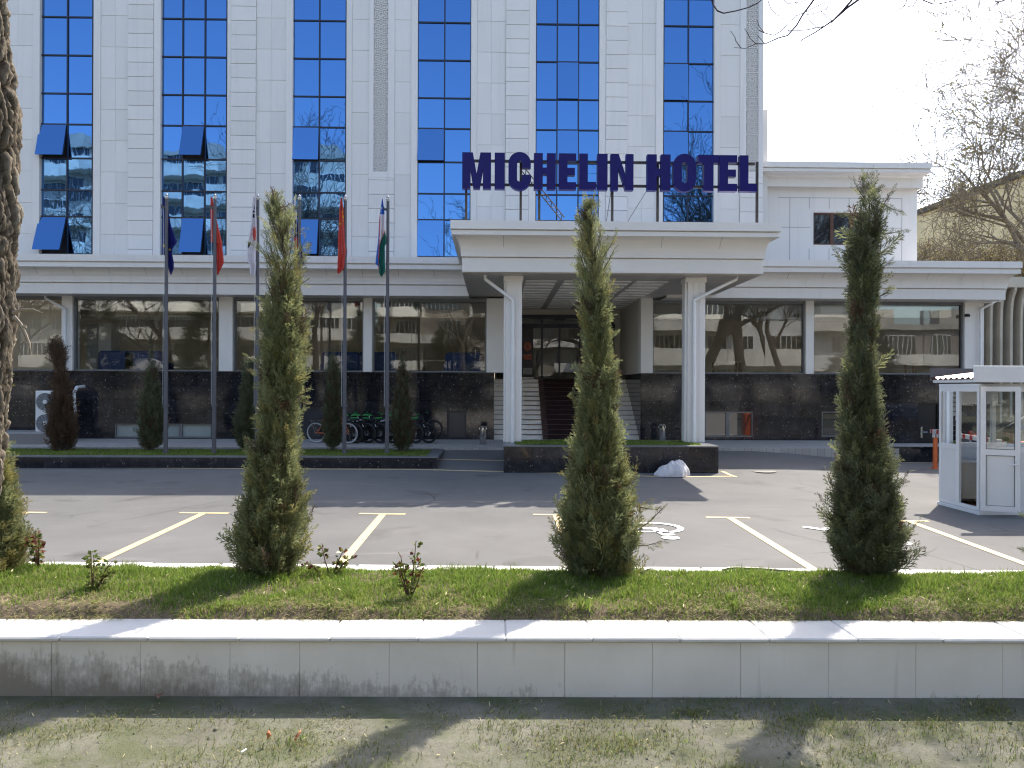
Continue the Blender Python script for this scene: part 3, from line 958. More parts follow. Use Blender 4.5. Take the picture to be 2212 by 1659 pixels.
# carpet runner on the stairs
cr = MB(); ce = MB(); ce2 = MB()
ca, cb = bx(1172, 23.3), bx(1272, 23.3)
for i in range(ns):
    y0 = YS0 + i * tread - .03; z1 = zstep0 + (i + 1) * rise
    z0 = zstep0 + i * rise + (.008 if i else 0)
    ye = YS0 + (i + 1) * tread - .04 if i < ns - 1 else YD - .05
    for mbx, a, b in ((ce, ca, ca + .17), (cr, ca + .17, cb - .17), (ce2, cb - .17, cb)):
        mbx.box(a, b, y0 - .012, y0 - .002, z0, z1 + .008); mbx.box(a, b, y0 - .002, ye, z1 + .001, z1 + .009)
ct = thing('stair_carpet', 'dark red carpet runner with patterned border on the entrance stairs', 'carpet', (ca, YS0, zstep0))
cr.build('runner', M['carpet'], ct); ce.build('border', M['carpet_edge'], ct); ce2.build('border', M['carpet_edge'], ct)
for i in range(ns):
    y = YS0 + i * tread - .06; z = zstep0 + i * rise + .03
    rb = MB(); rb.tube([(ca - .5, y - .0, z + rise * .82), (cb + .5, y - .0, z + rise * .82)], .009, 6)
    rb.build('carpet_rod', M['brass'], ct)

# ---- canopy over the entrance
def cprof():
    px = 1300
    return ([(17.6, bz(478, 17.6, px)), (17.6, bz(496.5, 17.6, px)), (17.68, bz(497, 17.68, px)), (17.68, bz(499, 17.68, px)), (17.64, bz(499.5, 17.64, px)),
             (17.64, bz(509, 17.64, px)), (17.74, bz(509.5, 17.74, px))] + cove(17.75, 18.02, 510, 548, px) +
            [(18.02, bz(556, 18.02, px)), (18.1, bz(557.5, 18.1, px)), (18.07, bz(559, 18.07, px)), (18.07, bz(589, 18.07, px)), (18.25, bz(589.5, 18.25, px))])
CP = cprof()
ZLIP = CP[-1][1]
xc0, xc1 = bx(998, 18.07, 590), bx(1649, 18.07, 590)
can = cornice(CP, xc0, xc1, YT + .1, 18.07, (bx(1688, 17.6, 485) - xc1) / .47, True, True, 'canopy', M['panel_warm'])
for px in (1088, 1265, 1432, 1560):
    x = bx(px, 17.8, 520); sm = MB()
    for (Ya, za), (Yb, zb) in zip(CP[7:12], CP[8:13]):
        sm.quad((x - .005, Ya - .004, za), (x + .005, Ya - .004, za), (x + .005, Yb - .004, zb), (x - .005, Yb - .004, zb))
    sm.build('seam', M['joint'], can)
sf = MB()
bays = []
YA, YB2 = at(1170, 603, Z=ZLIP).y, YD - .1
zc = ZLIP
xb = [bx(1136, YA, 605), bx(1204, YA, 605), bx(1219, YA, 605), bx(1290, YA, 605), bx(1303, YA, 605), bx(1366, YA, 605), bx(1376, YA, 605), bx(1446, YA, 605)]
hsx = [(xb[2 * i], xb[2 * i + 1]) for i in range(4)]
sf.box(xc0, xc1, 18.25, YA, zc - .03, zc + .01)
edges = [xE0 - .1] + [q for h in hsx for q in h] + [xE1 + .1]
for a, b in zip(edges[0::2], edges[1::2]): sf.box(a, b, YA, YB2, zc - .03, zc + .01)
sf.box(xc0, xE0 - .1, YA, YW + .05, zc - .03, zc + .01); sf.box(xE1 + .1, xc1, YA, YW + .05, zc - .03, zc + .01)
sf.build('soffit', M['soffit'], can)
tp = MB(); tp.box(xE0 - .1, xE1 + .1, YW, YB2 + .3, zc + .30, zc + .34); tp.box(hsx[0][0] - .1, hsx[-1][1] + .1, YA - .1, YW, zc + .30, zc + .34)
tp.build('soffit_recess', M['dark'], can)  # recess shade put in as a near-black plate
sl_ = MB(); npitch = 12
for a, b in hsx:
    for i in range(npitch):
        y0 = YA + (YB2 - YA) * (i + .12) / npitch
        sl_.box(a + .004, b - .004, y0, y0 + (YB2 - YA) / npitch * .56, zc - .045, zc + .03, 0, .008)
sl_.build('soffit_slat', M['slat'], can)
# columns and downpipes
ZPL = bz(963, 17.6, 1300)
YC = 18.62
for a, b in ((1088, 1127), (1480, 1523)):
    x0, x1 = bx(a, YC, 800), bx(b, YC, 800); wd = x1 - x0; cm = MB()
    cm.box(x0 + wd * .12, x1, YC, YC + wd * .88, ZPL, ZLIP - .03, 0, .01)
    cm.box(x0, x0 + wd * .12, YC + .06, YC + wd * .7, ZPL, ZLIP - .03, 0, .008)
    for q in (.40, .70): cm.box(x0 + wd * q, x0 + wd * (q + .035), YC - .012, YC, ZPL, ZLIP - .03)
    cm.box(x0 - .01, x1 + .03, YC - .03, YC + wd * .95, ZLIP - .16, ZLIP - .03, 0, .01)
    cm.build('column', M['panel_warm'], can)
def dpipe(pts, parent, r=.042, nm='downpipe'):
    m_ = MB(); m_.tube(pts, r, 10)
    for p, q in zip(pts, pts[1:]):
        if abs(p[2] - q[2]) > 1.2 and abs(p[0] - q[0]) < .02:
            for s_ in (.3, .7): m_.tube([(p[0], p[1], p[2] + (q[2] - p[2]) * s_ - .02), (p[0], p[1], p[2] + (q[2] - p[2]) * s_ + .02)], r * 1.18, 10)
    return m_.build(nm, M['white_paint'], parent, smooth=True)
for (a, b) in (((1048, 1108), 0), ((1591, 1500), 0)):
    Yp = YC - .07
    xa, xb_ = bx(a[0], Yp, 600), bx(a[1], Yp, 650)
    dpipe([(xa, Yp, ZLIP - .03), (xa, Yp, bz(603, Yp, a[0])), (xb_, Yp, bz(648, Yp, a[1])), (xb_, Yp, bz(654, Yp, a[1])), (xb_, Yp, ZPL)], can)
# wing downpipes
for pa, pb, p0 in ((98, 141, 640), (2160, 2118, 642)):
    Yp = YW - .1
    xa, xb_ = bx(pa, Yp, 640), bx(pb, Yp, 690)
    dpipe([(xa, Yp, ZSOF), (xa, Yp, bz(p0 + 4, Yp, pa)), (xb_, Yp, bz(668, Yp, pb)), (xb_, Yp, bz(676, Yp, pb)), (xb_, Yp, ZSILL + .0)], hotel, .036)
sc = MB(); cx0 = bx(2090, YW - .1, 700); cz = bz(681, YW - .1, 2090)
sc.box(cx0 - .05, cx0 + .05, YW - .14, YW - .02, cz - .04, cz + .04, 0, .01); sc.cyl((cx0, YW - .14, cz - .01), (cx0, YW - .19, cz - .03), .03, 10)
sc.build('security_camera', M['black_metal'], hotel)

# ---- annex storey on the right
YA2 = YW + 1.6
def ap(): 
    px = 1830
    return ([(YA2 - .75, bz(350, YA2 - .75, px)), (YA2 - .75, bz(362, YA2 - .75, px)), (YA2 - .68, bz(362.5, YA2 - .68, px)), (YA2 - .68, bz(364, YA2 - .68, px)), (YA2 - .71, bz(364.5, YA2 - .71, px)), (YA2 - .71, bz(371, YA2 - .71, px)), (YA2 - .6, bz(371.5, YA2 - .6, px))]
            + cove(YA2 - .6, YA2 - .3, 372, 384, px) + [(YA2 - .3, bz(404, YA2 - .3, px)), (YA2, bz(405, YA2, px))])
xaR = bx(1981, YA2, 480)
cornice(ap(), XTR - .3, xaR, YA2 + 8, YA2, (bx(2013, YA2 - .75, 355) - xaR) / .75, False, True)
wx0, wx1, wz0, wz1 = bx(1757, YA2, 495), bx(1880, YA2, 495), bz(529, YA2, 1800), bz(459, YA2, 1800)
am = MB(); ztopA = bz(405, YA2, 1830)
holes(am, XTR - .3, xaR, 5.0, ztopA + .2, [(wx0, wx1, wz0, wz1)], YA2, YA2 + .3)
am.box(xaR - .3, xaR, YA2 + .3, YA2 + 8, 5.0, ztopA + .2); am.box(XTR - .3, xaR - .3, YA2 + 7.7, YA2 + 8, 5.0, ztopA + .2)
aw = am.build('annex_wall', WH, hotel)
jm = MB()
x0, x1 = bx(1680, YA2, 480), bx(1948, YA2, 480)
z0, z1 = 5.2, bz(428, YA2, 1830)
def gl_(a, b, c, d): jm.box(a, b, YA2 - .004, YA2 + .001, c, d)
w_ = .008
gl_(x0, x1, z1 - w_, z1 + w_)
zm = bz(492, YA2, 1830)
gl_(x0, wx0 - .1, zm - w_, zm + w_); gl_(wx1 + .1, x1, zm - w_, zm + w_)
for px in (1706, 1948): gl_(bx(px, YA2, 480) - w_, bx(px, YA2, 480) + w_, z0, z1)
for px in (1748, 1791, 1834, 1879):
    xx = bx(px, YA2, 480); gl_(xx - w_, xx + w_, wz1 + .12, z1); gl_(xx - w_, xx + w_, z0, wz0 - .12)
jm.build('panel_joint', M['joint'], aw)
fr = MB(); t = .05
fr.box(wx0, wx1, YA2 + .06, YA2 + .14, wz1 - t, wz1); fr.box(wx0, wx1, YA2 + .06, YA2 + .14, wz0, wz0 + t)
for f_ in (0, .34, .68, 1): 
    xx = wx0 + (wx1 - wx0) * f_; hw = .05
    fr.box(max(wx0, xx - hw), min(wx1, xx + hw), YA2 + .058, YA2 + .138, wz0 + t, wz1 - t)
wo = fr.build('annex_window', M['brown_frame'], hotel)
g = MB(); g.box(wx0 + t, wx1 - t, YA2 + .1, YA2 + .12, wz0 + t, wz1 - t); g.build('pane', M['dark_glass'], wo)
mb = MB(); mb.box(-40, XWR + .1, 22.3, YT + 8, PROF[0][1] - .1, PROF[0][1] - .06); mb.build('wing_roof', M['roof'], hotel)
# ================================================================== rooftop sign
YS = 17.92
sx0, sx1 = bx(1001, YS, 370), bx(1635, YS, 370)
zs0, zs1 = bz(410, YS, 1300), bz(332, YS, 1300)
ZCR = CP[0][1]
sign = thing('rooftop_sign', 'deep blue block letters MICHELIN HOTEL on a steel frame above the entrance canopy'.replace('MICHELIN HOTEL ', ''), 'sign', (bx(1318, YS), YS, ZCR))
def L_poly(ch, w):
    h = 78.
    if ch == 'I': return [[(0, 0), (w, 0), (w, h), (0, h)]]
    if ch == 'M': return [[(0, 0), (0, h), (w * .37, h), (w * .5, h * .42), (w * .63, h), (w, h), (w, 0), (w * .72, 0), (w * .72, h * .52), (w * .61, 0), (w * .39, 0), (w * .28, h * .52), (w * .28, 0)]]
    s = w * .405 if ch == 'H' else 18.5
    if ch == 'H': return [[(0, 0), (0, h), (s, h), (s, h * .6), (w - s, h * .6), (w - s, h), (w, h), (w, 0), (w - s, 0), (w - s, h * .41), (s, h * .41), (s, 0)]]
    if ch == 'E': return [[(0, 0), (0, h), (w, h), (w, h - 16), (s, h - 16), (s, h * .60), (w * .93, h * .60), (w * .93, h * .40), (s, h * .40), (s, 16), (w, 16), (w, 0)]]
    if ch == 'L': return [[(0, 0), (0, h), (s, h), (s, 17), (w, 17), (w, 0)]]
    if ch == 'T': return [[(w / 2 - 10, 0), (w / 2 - 10, h - 17), (0, h - 17), (0, h), (w, h), (w, h - 17), (w / 2 + 10, h - 17), (w / 2 + 10, 0)]]
    if ch == 'N': return [[(0, 0), (0, h), (17, h), (w - 16, h * .38), (w - 16, h), (w, h), (w, 0), (w - 17, 0), (16, h * .62), (16, 0)]]
def ringpts(w, inset, n=8):
    h = 78.; r = max(2, w / 2 - inset) if inset == 0 else max(1.5, w / 2 - inset)
    x0, x1, y0, y1 = inset, w - inset, inset - 2 if inset == 0 else inset * .86, h + 2 if inset == 0 else h - inset * .86
    pts = []
    for cx, cy, a0 in ((x1 - r, y1 - r, 0), (x0 + r, y1 - r, 90), (x0 + r, y0 + r, 180), (x1 - r, y0 + r, 270)):
        pts += [(cx + r * math.cos(rad(a0 + 90 * i / n)), cy + r * math.sin(rad(a0 + 90 * i / n))) for i in range(n + 1)]
    return pts
letters = [('M', 1000, 1059), ('I', 1070, 1089), ('C', 1100, 1145), ('H', 1155, 1199), ('E', 1209, 1243), ('L', 1253, 1286), ('I', 1292, 1311), ('N', 1321, 1367),
           ('H', 1400, 1447), ('O', 1456, 1502), ('T', 1510, 1552), ('E', 1556, 1591), ('L', 1600, 1634)]
for ch, a, b in letters:
    a -= 1.6; b += 1.6
    mb = MB(); w_ = b - a; x0 = bx(a, YS, 370); sc_ = (bx(b, YS, 370) - x0) / w_; sz = (zs1 - zs0) / 78.
    T = lambda p: (x0 + p[0] * sc_, zs0 + p[1] * sz)
    y0, y1 = YS, YS + .16
    if ch in 'CO':
        o = ringpts(w_, 0); i_ = ringpts(w_, 18.6)
        n = len(o); idx = list(range(n))
        if ch == 'C':   # open on the right between two heights
            keep = [k for k in range(n)]
            # start at the inner corner: cut the right straight side
            cut_hi, cut_lo = 46., 31.
            o = [(w_, cut_hi)] + [p for p in o if not (p[0] > w_ - .01 and cut_lo < p[1] < cut_hi)][0:] + [(w_, cut_lo)]
            i_ = [(w_ - 18.6, cut_hi)] + list(i_) + [(w_ - 18.6, cut_lo)]
            idx = list(range(len(o)))
        v = []; f = []
        for p, q in zip(o, i_):
            P, Q = T(p), T(q)
            v += [(P[0], y0, P[1]), (Q[0], y0, Q[1]), (P[0], y1, P[1]), (Q[0], y1, Q[1])]
        m_ = len(o)
        for k in range(m_ if ch == 'O' else m_ - 1):
            A = 4 * k; B = 4 * ((k + 1) % m_)
            f += [(A, B, B + 1, A + 1), (A + 2, A + 3, B + 3, B + 2), (A, A + 2, B + 2, B), (A + 1, B + 1, B + 3, A + 3)]
        if ch == 'C': f += [(0, 1, 3, 2), (4 * m_ - 4, 4 * m_ - 2, 4 * m_ - 1, 4 * m_ - 3)]
        mb.add(v, f)
    else:
        for poly in L_poly(ch, w_): mb.prism([T(p) for p in poly], 'y', y0, y1)
    mb.build('letter', M['sign_blue'], sign)
fr = MB(); yb = YS + .2
for py in (350, 401):
    z = bz(py, yb, 1300); fr.box(sx0 + .05, sx1 + .02, yb, yb + .05, z - .03, z + .03)
for px, top in ((1007, 350), (1125, 350), (1165, 401), (1323, 350), (1421, 350), (1636, 348)):
    x = bx(px, yb + .05, 400); fr.box(x - .028, x + .028, yb + .051, yb + .1, ZCR - .1, bz(top, yb, 1300) + .04)
fr.build('frame', M['iron'], sign)
br = MB(); A = at(1127, 362, Y=yb + .2); B = at(1216, 473, Y=yb + .2)
d = (B - A).normalized(); q = Vector((-d.z, 0, d.x)) * .05
br.tube([A + q, B + q], .014, 5); br.tube([A - q, B - q], .014, 5)
n = 16
for i in range(n):
    p0 = A + (B - A) * i / n; p1 = A + (B - A) * (i + 1) / n
    br.tube([p0 + (q if i % 2 else -q), p1 + (-q if i % 2 else q)], .009, 4)
br.build('lattice_brace', M['iron'], sign)
wr = MB()
for a, b in (((1322, 400), (1306, 474)), ((1403, 402), (1341, 474))):
    A = at(*a, Y=yb + .1); B = at(*b, Y=yb + .5); B.z = ZCR - .06
    wr.tube([A, B], .007, 4)
wr.build('guy_wire', M['iron'], sign)

# ================================================================== granite planters
def planter(name, label, x0, x1, y0, y1, zt, z_in, wl=.28, group=None, lat=True):
    t = thing(name, label, 'planter', ((x0 + x1) / 2, y0, 0))
    wl2 = .1
    mb = MB()
    for a, b, c, d in ((x0, x1, y0, y0 + wl2), (x0, x1, y1 - wl2, y1), (x0, x0 + wl2, y0 + wl2, y1 - wl2), (x1 - wl2, x1, y0 + wl2, y1 - wl2)):
        mb.box(a, b, c, d, -.15, zt - .032)
    mb.build('wall', M['granite'], t)
    mb = MB(); e = .018
    for a, b, c, d in ((x0 - e, x1 + e, y0 - e, y0 + wl), (x0 - e, x1 + e, y1 - wl, y1 + e), (x0 - e, x0 + wl, y0 + wl, y1 - wl), (x1 - wl, x1 + e, y0 + wl, y1 - wl)):
        mb.box(a, b, c, d, zt - .031, zt, 0, .006)
    mb.build('coping', M['granite_top'], t)
    mb = MB(); mb.box(x0 + wl2, x1 - wl2, y0 + wl2, y1 - wl2, 0, z_in)
    mb.build('soil', M['soil'], t)
    return t
YB = 18.1
ZBED = bz(986, YB, 500)
xbR = bx(944, YB, 1000)
planter('granite_planter', 'long low black granite planter with the flagpoles', -22, xbR, YB, 20.5, ZBED, ZBED - .03)
xp0, xp1 = bx(1088, 17.6, 1000), bx(1552, 17.6, 1000)
planter('granite_planter', 'black granite planter under the canopy columns', xp0, xp1, 17.6, 19.6, ZPL, ZPL - .02)
# ramp wall at the right of the walkway
mb = MB(); xr0 = bx(1935, 20.7, 970)
mb.box(xr0, 15.2, 20.76, 21.0, -.2, .47); o = mb.build('ramp_wall', M['granite'])
tag(o, 'low black granite ramp wall by the dark basement door', 'wall')
mb = MB(); mb.box(xr0 + .01, 16.5, 21.0, YW - .001, -.2, .43)
tag(mb.build('ramp', M['paving']), kind='structure', label='paved ramp along the right of the hotel')
# platform of the air conditioner
mb = MB(); mb.box(-22, bx(104, 21.6, 940), 21.3, YW - .002, .3, bz(936, 21.3, 60), 0, .01)
tag(mb.build('concrete_plinth', M['paving']), 'low pale slab under the air conditioner', 'plinth')

# ================================================================== flagpoles and flags
YPO = 19.0
poles = [(359, 415, 975), (463.5, 415, 974), (556, 416, 974), (646, 417, 974), (745, 418, 973), (837, 420, 974)]
plabels = ['leftmost of the six grey flagpoles, flying the dark blue flag', 'second grey flagpole from the left, flying a plain red flag', 'grey flagpole flying the white flag, left of the tall conifer',
           'grey flagpole partly hidden behind the tall left conifer', 'grey flagpole flying the red flag with yellow stars', 'rightmost of the six grey flagpoles, flying the blue white and green flag']
def mk_pole():
    t = thing('flagpole', plabels[0], 'flagpole', (0, 0, 0), 'flagpoles in the granite planter')
    H = at(600, 419, Y=YPO).z - (ZBED - .03) - .05
    m_ = MB(); m_.lathe([(.085, 0), (.085, .02), (.06, .03), (.06, .10), (.051, .11), (.049, 2.78), (.042, 2.80), (.037, H - .12), (.033, H - .10)], n=14); m_.build('shaft', M['pole'], t, True)
    m_ = MB(); m_.lathe([(.036, H - .1), (.05, H - .06), (.045, H - .03), (.03, H - .02), (.04, H), (.02, H + .03), (.004, H + .05)], n=12); m_.build('finial', M['steel'], t, True)
    m_ = MB(); m_.box(-.13, -.03, -.02, .02, H - .33, H - .28); m_.box(-.13, -.09, -.02, .02, H - .28, H - .24); m_.build('pulley_arm', M['pole'], t)
    m_ = MB(); m_.tube([(-.075, -.01, H - .3), (-.07, -.01, 1.2)], .0045, 4); m_.build('halyard', M['pvc'], t)
    m_ = MB(); m_.lathe([(.075, 1.17), (.075, 1.23)], n=10); m_.build('cleat', M['pole'], t)
    return t
pp = mk_pole()
pxy = []
for i, (px, yt, ybm) in enumerate(poles):
    o = pp if i == 0 else copy_tree(pp)
    x = bx(px, YPO, 700); o.location = (x, YPO, ZBED - .03); o['label'] = plabels[i]
    o.scale = (1, 1, 1)
    pxy.append(x)
def fcol(name, c):
    k = N('flag_' + name); f = k.noise(6, 3); col = k.ramp(f, [(.3, tuple(min(1, q * 1.1) for q in c)), (.7, tuple(min(1, q * 1.3) for q in c))])
    k.P(Base_Color=col, Roughness=.8); tr = k.n('BsdfTranslucent'); k.t.links.new(col, tr.inputs['Color'])
    mx = k.n('MixShader'); mx.inputs[0].default_value = .4; k.t.links.new(k.p.outputs[0], mx.inputs[1]); k.t.links.new(tr.outputs[0], mx.inputs[2]); k.shader(mx.outputs[0])
    return k.m
FB, FR, FW, FG, FY, FK, FU, FN = fcol('dark_blue', (.012, .016, .14)), fcol('red', (.58, .085, .065)), fcol('white', (.68, .66, .70)), fcol('green', (.02, .15, .12)), fcol('yellow', (.6, .42, .03)), fcol('black', (.015, .015, .018)), fcol('blue', (.02, .13, .48)), fcol('salmon', (.6, .11, .08))
def flag(name, label, rows, mats, colf, ph, yoff):
    """limp cloth: outline rows (y, xleft, xright) read off the picture, folded in depth"""
    nr, nc = 46, 22
    ys = np.linspace(rows[0][0], rows[-1][0], nr)
    xl = np.interp(ys, [r[0] for r in rows], [r[1] for r in rows]); xr_ = np.interp(ys, [r[0] for r in rows], [r[2] for r in rows])
    v = []; mi = []
    for j in range(nr):
        for i in range(nc):
            u = i / (nc - 1); cx = xl[j] + (xr_[j] - xl[j]) * u
            wd = (xr_[j] - xl[j])
            dep = YPO + yoff + (.035 + .0006 * wd) * math.sin(u * 9.5 + ph + j * .055) + .02 * math.sin(u * 17 + ph * 2 - j * .03)
            v.append(at(331.8 + .25 * cx, 387 + .25 * ys[j], Y=dep))
    f = []
    for j in range(nr - 1):
        for i in range(nc - 1):
            f.append((j * nc + i, j * nc + i + 1, (j + 1) * nc + i + 1, (j + 1) * nc + i))
            cx = xl[j] + (xr_[j] - xl[j]) * (i + .5) / (nc - 1)
            mi.append(colf(cx, ys[j], (i + .5) / (nc - 1)))
    mb = MB(); mb.v = [tuple(p) for p in v]; mb.f = f; mb.m = mi
    o = mb.build(name, mats, None, True)
    return tag(o, label, 'flag', 'flags on the poles')
def dots(pts, r): return lambda x, y: any((x - a) ** 2 + (y - b) ** 2 < r * r for a, b in pts)
st = dots([(138, 605), (87, 560), (87, 575)], 9)
flag('flag', 'dark blue flag with small yellow stars hanging on the leftmost pole', [(150, 80, 96), (250, 78, 125), (400, 76, 150), (500, 75, 185), (545, 75, 205), (600, 76, 165), (650, 78, 160), (665, 104, 165), (720, 104, 175), (770, 128, 175), (828, 146, 154)], [FB, FY], lambda x, y, u: 1 if st(x, y) else 0, .3, .10)
flag('flag', 'plain red flag hanging on the second pole from the left', [(158, 492, 508), (250, 490, 524), (400, 492, 556), (553, 494, 594), (560, 538, 592), (640, 540, 600), (720, 543, 609), (780, 546, 580), (828, 549, 556)], [FR], lambda x, y, u: 0, 1.4, .10)
flag('flag', 'white flag with black bars and a red patch', [(150, 858, 878), (260, 850, 885), (400, 840, 893), (540, 815, 898), (600, 808, 893), (715, 806, 893), (722, 828, 893), (770, 830, 893), (835, 838, 885)], [FW, FK, FN],
     lambda x, y, u: (1 if (856 < x < 874 and (262 < y < 282 or 288 < y < 304 or 312 < y < 330)) or (816 < x < 842 and 536 + (x - 816) * .4 < y < 552 + (842 - x) * 1.6) else (2 if (x - 872) ** 2 / 200 + (y - 462) ** 2 / 4500 < 1 else 0)), 2.2, -.05)
flag('flag', 'white, blue and red flag half hidden behind the tall left conifer', [(150, 1215, 1226), (340, 1212, 1238), (450, 1212, 1262), (550, 1212, 1275), (650, 1214, 1300), (745, 1212, 1305), (760, 1214, 1268), (812, 1222, 1246)], [FW, FB, FR],
     lambda x, y, u: (0 if y < 335 else (1 if (x > 1262 or (y < 500 and x < 1250)) else 2)), .9, .10)
st5 = dots([(1612, 382)], 10); st5b = dots([(1634, 300), (1636, 322), (1636, 345), (1632, 280)], 6)
flag('flag', 'red flag with yellow stars on the second pole from the right', [(160, 1617, 1628), (250, 1606, 1640), (400, 1600, 1653), (540, 1592, 1664), (620, 1595, 1674), (700, 1590, 1668), (770, 1588, 1662), (790, 1586, 1630), (815, 1588, 1606)], [FR, FY], lambda x, y, u: 1 if st5(x, y) or st5b(x, y) else 0, 3.0, -.04)
stz = dots([(1972, 240), (1968, 268), (1965, 330), (1948, 398), (1946, 432)], 5)
def uz(x, y, u):
    yb_ = 345 + (1988 - x) * .9           # blue / white edge
    yg_ = 440 + (1998 - x) * 2.5           # white / green edge
    if stz(x, y): return 1
    if x < 1938 + (350 - y) * .0 and y > 330 and x < 1962 - (y - 330) * .05 and y > 560: return 0
    if y < 300 or x < 1952 - (y - 340) * .03: return 0
    if abs(x - (1955 - (y - 340) * .03)) < 3 or abs(y - yg_) < 6: return 3
    if y < yg_: return 1
    return 2
flag('flag', 'blue, white and green flag with thin red lines on the rightmost pole', [(168, 1974, 1979), (250, 1963, 1990), (340, 1950, 1998), (440, 1945, 2000), (500, 1942, 2010), (560, 1936, 2010), (580, 1933, 1998), (640, 1926, 1999), (735, 1915, 2000), (742, 1940, 2003), (800, 1944, 2003), (842, 1962, 1972)], [FU, FW, FG, FR], uz, .5, -.04)

# ================================================================== bicycles
def wheel(root, cx, r, tyre_r, tm, rim_m, nm='wheel', disc=True):
    m_ = MB(); n = 28
    ringp = lambda rr: [(cx + rr * math.cos(2 * PI * k / n), 0, r + rr * math.sin(2 * PI * k / n)) for k in range(n)]
    m_.tube(ringp(r - tyre_r), tyre_r, 8, closed=True)
    wo = m_.build(nm, tm, root, True)
    m_ = MB(); m_.tube(ringp(r - tyre_r * 2.1), tyre_r * .42, 6, closed=True)
    for k in range(14):
        a = 2 * PI * k / 14
        m_.tube([(cx + .015 * math.cos(a + .6), .012 * (-1) ** k, r + .015 * math.sin(a + .6)), (cx + (r - tyre_r * 2) * math.cos(a), 0, r + (r - tyre_r * 2) * math.sin(a))], .0022, 3, cap=False)
    m_.cyl((cx, -.04, r), (cx, .04, r), .02, 8)
    m_.build('rim', rim_m, wo)
    if disc:
        m_ = MB(); nn = 18
        for ra in (.078, .05):
            m_.tube([(cx + ra * math.cos(2 * PI * k / nn), -.035, r + ra * math.sin(2 * PI * k / nn)) for k in range(nn)], .007, 5, closed=True)
        for k in range(6):
            a = 2 * PI * k / 6
            m_.tube([(cx, -.035, r), (cx + .075 * math.cos(a), -.035, r + .075 * math.sin(a))], .005, 4)
        m_.build('brake_disc', M['steel'], wo)
def bicycle(label, group, fm, am, tm, city=False):
    t = thing('bicycle', label, 'bicycle', (0, 0, 0), group)
    r = .288; tr = .028 if not city else .018
    wb = .5
    rim_m = M['black_metal'] if not city else M['steel']
    wheel(t, -wb, r, tr, tm, rim_m, disc=not city); wheel(t, wb - .02, r, tr, tm, rim_m, disc=not city)
    bb = Vector((-.09, 0, .27)); st_ = Vector((-.22, 0, .66)); ht = Vector((.31, 0, .72)); hb = Vector((.345, 0, .60)); ra = Vector((-wb, 0, r)); fa = Vector((wb - .02, 0, r))
    m_ = MB()
    m_.tube([bb, st_], .017, 8); m_.tube([st_ + (bb - st_) * .12, ht + (hb - ht) * .2], .019, 8); m_.tube([bb, hb + Vector((-.005, 0, 0))], .023, 8); m_.tube([ht, hb], .021, 8)
    for s_ in (-1, 1):
        o_ = Vector((0, .045 * s_, 0)); m_.tube([ra + o_, bb + o_ * .5], .011, 6); m_.tube([ra + o_, st_ + (bb - st_) * .15 + o_ * .3], .009, 6)
    m_.build('frame', fm, t, True)
    m_ = MB()
    for s_ in (-1, 1):
        o_ = Vector((0, .055 * s_, 0)); m_.tube([hb + o_ + Vector((.01, 0, -.02)), fa + o_], .015, 8)
    m_.box(.33, .38, -.07, .07, .565, .60, 0, .01); m_.build('fork', M['black_metal'] if not city else fm, t, True)
    if not city:
        m_ = MB()
        for s_ in (-1, 1):
            o_ = Vector((0, .055 * s_, 0)); a_ = hb + o_ + Vector((.015, 0, -.05)); b_ = a_ + (fa + o_ - a_) * .3
            m_.tube([a_, b_], .0175, 8)
        m_.build('fork_stanchion', M['pvc'], t, True)
        m_ = MB(); m_.tube([(-.1, 0, .70), (.16, 0, .715)], .0215, 8); m_.build('frame_decal', am, t, True)
    m_ = MB(); m_.tube([ht, ht + Vector((-.02, 0, .06)), ht + Vector((.03, 0, .09))], .015, 8)
    hbz = ht.z + .10
    m_.tube([(.30, -.30, hbz + .03), (.33, -.13, hbz + .02), (.35, 0, hbz), (.33, .13, hbz + .02), (.30, .30, hbz + .03)], .012, 8); m_.build('handlebar', M['black_metal'], t, True)
    for s_ in (-1, 1):
        m_ = MB(); m_.tube([(.30, .30 * s_, hbz + .03), (.312, .21 * s_, hbz + .024)], .017, 8); m_.build('grip', am, t, True)
    m_ = MB(); m_.tube([st_, st_ + Vector((-.03, 0, .12))], .012, 8); m_.build('seat_post', M['steel'], t)
    m_ = MB(); sz = st_.z + .125
    prof = [(-.17, .07, 0), (-.12, .075, .022), (-.03, .045, .016), (.06, .018, .012), (.1, .012, .004)]
    v = []; f = []
    for (x, hw, dz) in prof:
        v += [(x + st_.x - .03, -hw, sz + dz - .02), (x + st_.x - .03, -hw * .6, sz + dz + .018), (x + st_.x - .03, hw * .6, sz + dz + .018), (x + st_.x - .03, hw, sz + dz - .02)]
    for i in range(4):
        for j in range(3): f.append((4 * i + j, 4 * i + j + 1, 4 * i + j + 5, 4 * i + j + 4))
        f.append((4 * i + 3, 4 * i, 4 * i + 4, 4 * i + 7))
    f += [(0, 1, 2, 3), (19, 18, 17, 16)]
    m_.add(v, f); m_.build('saddle', am if not city else M['rubber'], t, True)
    m_ = MB(); m_.tube([(-.09 + .085 * math.cos(2 * PI * k / 20), -.05, .27 + .085 * math.sin(2 * PI * k / 20)) for k in range(20)], .006, 5, closed=True)
    m_.tube([bb + Vector((0, -.07, 0)), bb + Vector((.1, -.07, -.13))], .01, 6); m_.tube([bb + Vector((0, .07, 0)), bb + Vector((-.1, .07, .13))], .01, 6)
    m_.box(-.02, .05, -.12, -.07, .13, .15); m_.box(-.23, -.15, .07, .12, .39, .41)
    m_.tube([(-.09, -.05, .355), (-wb, -.05, r + .04)], .004, 4); m_.tube([(-.09, -.05, .185), (-wb, -.05, r - .04)], .004, 4)
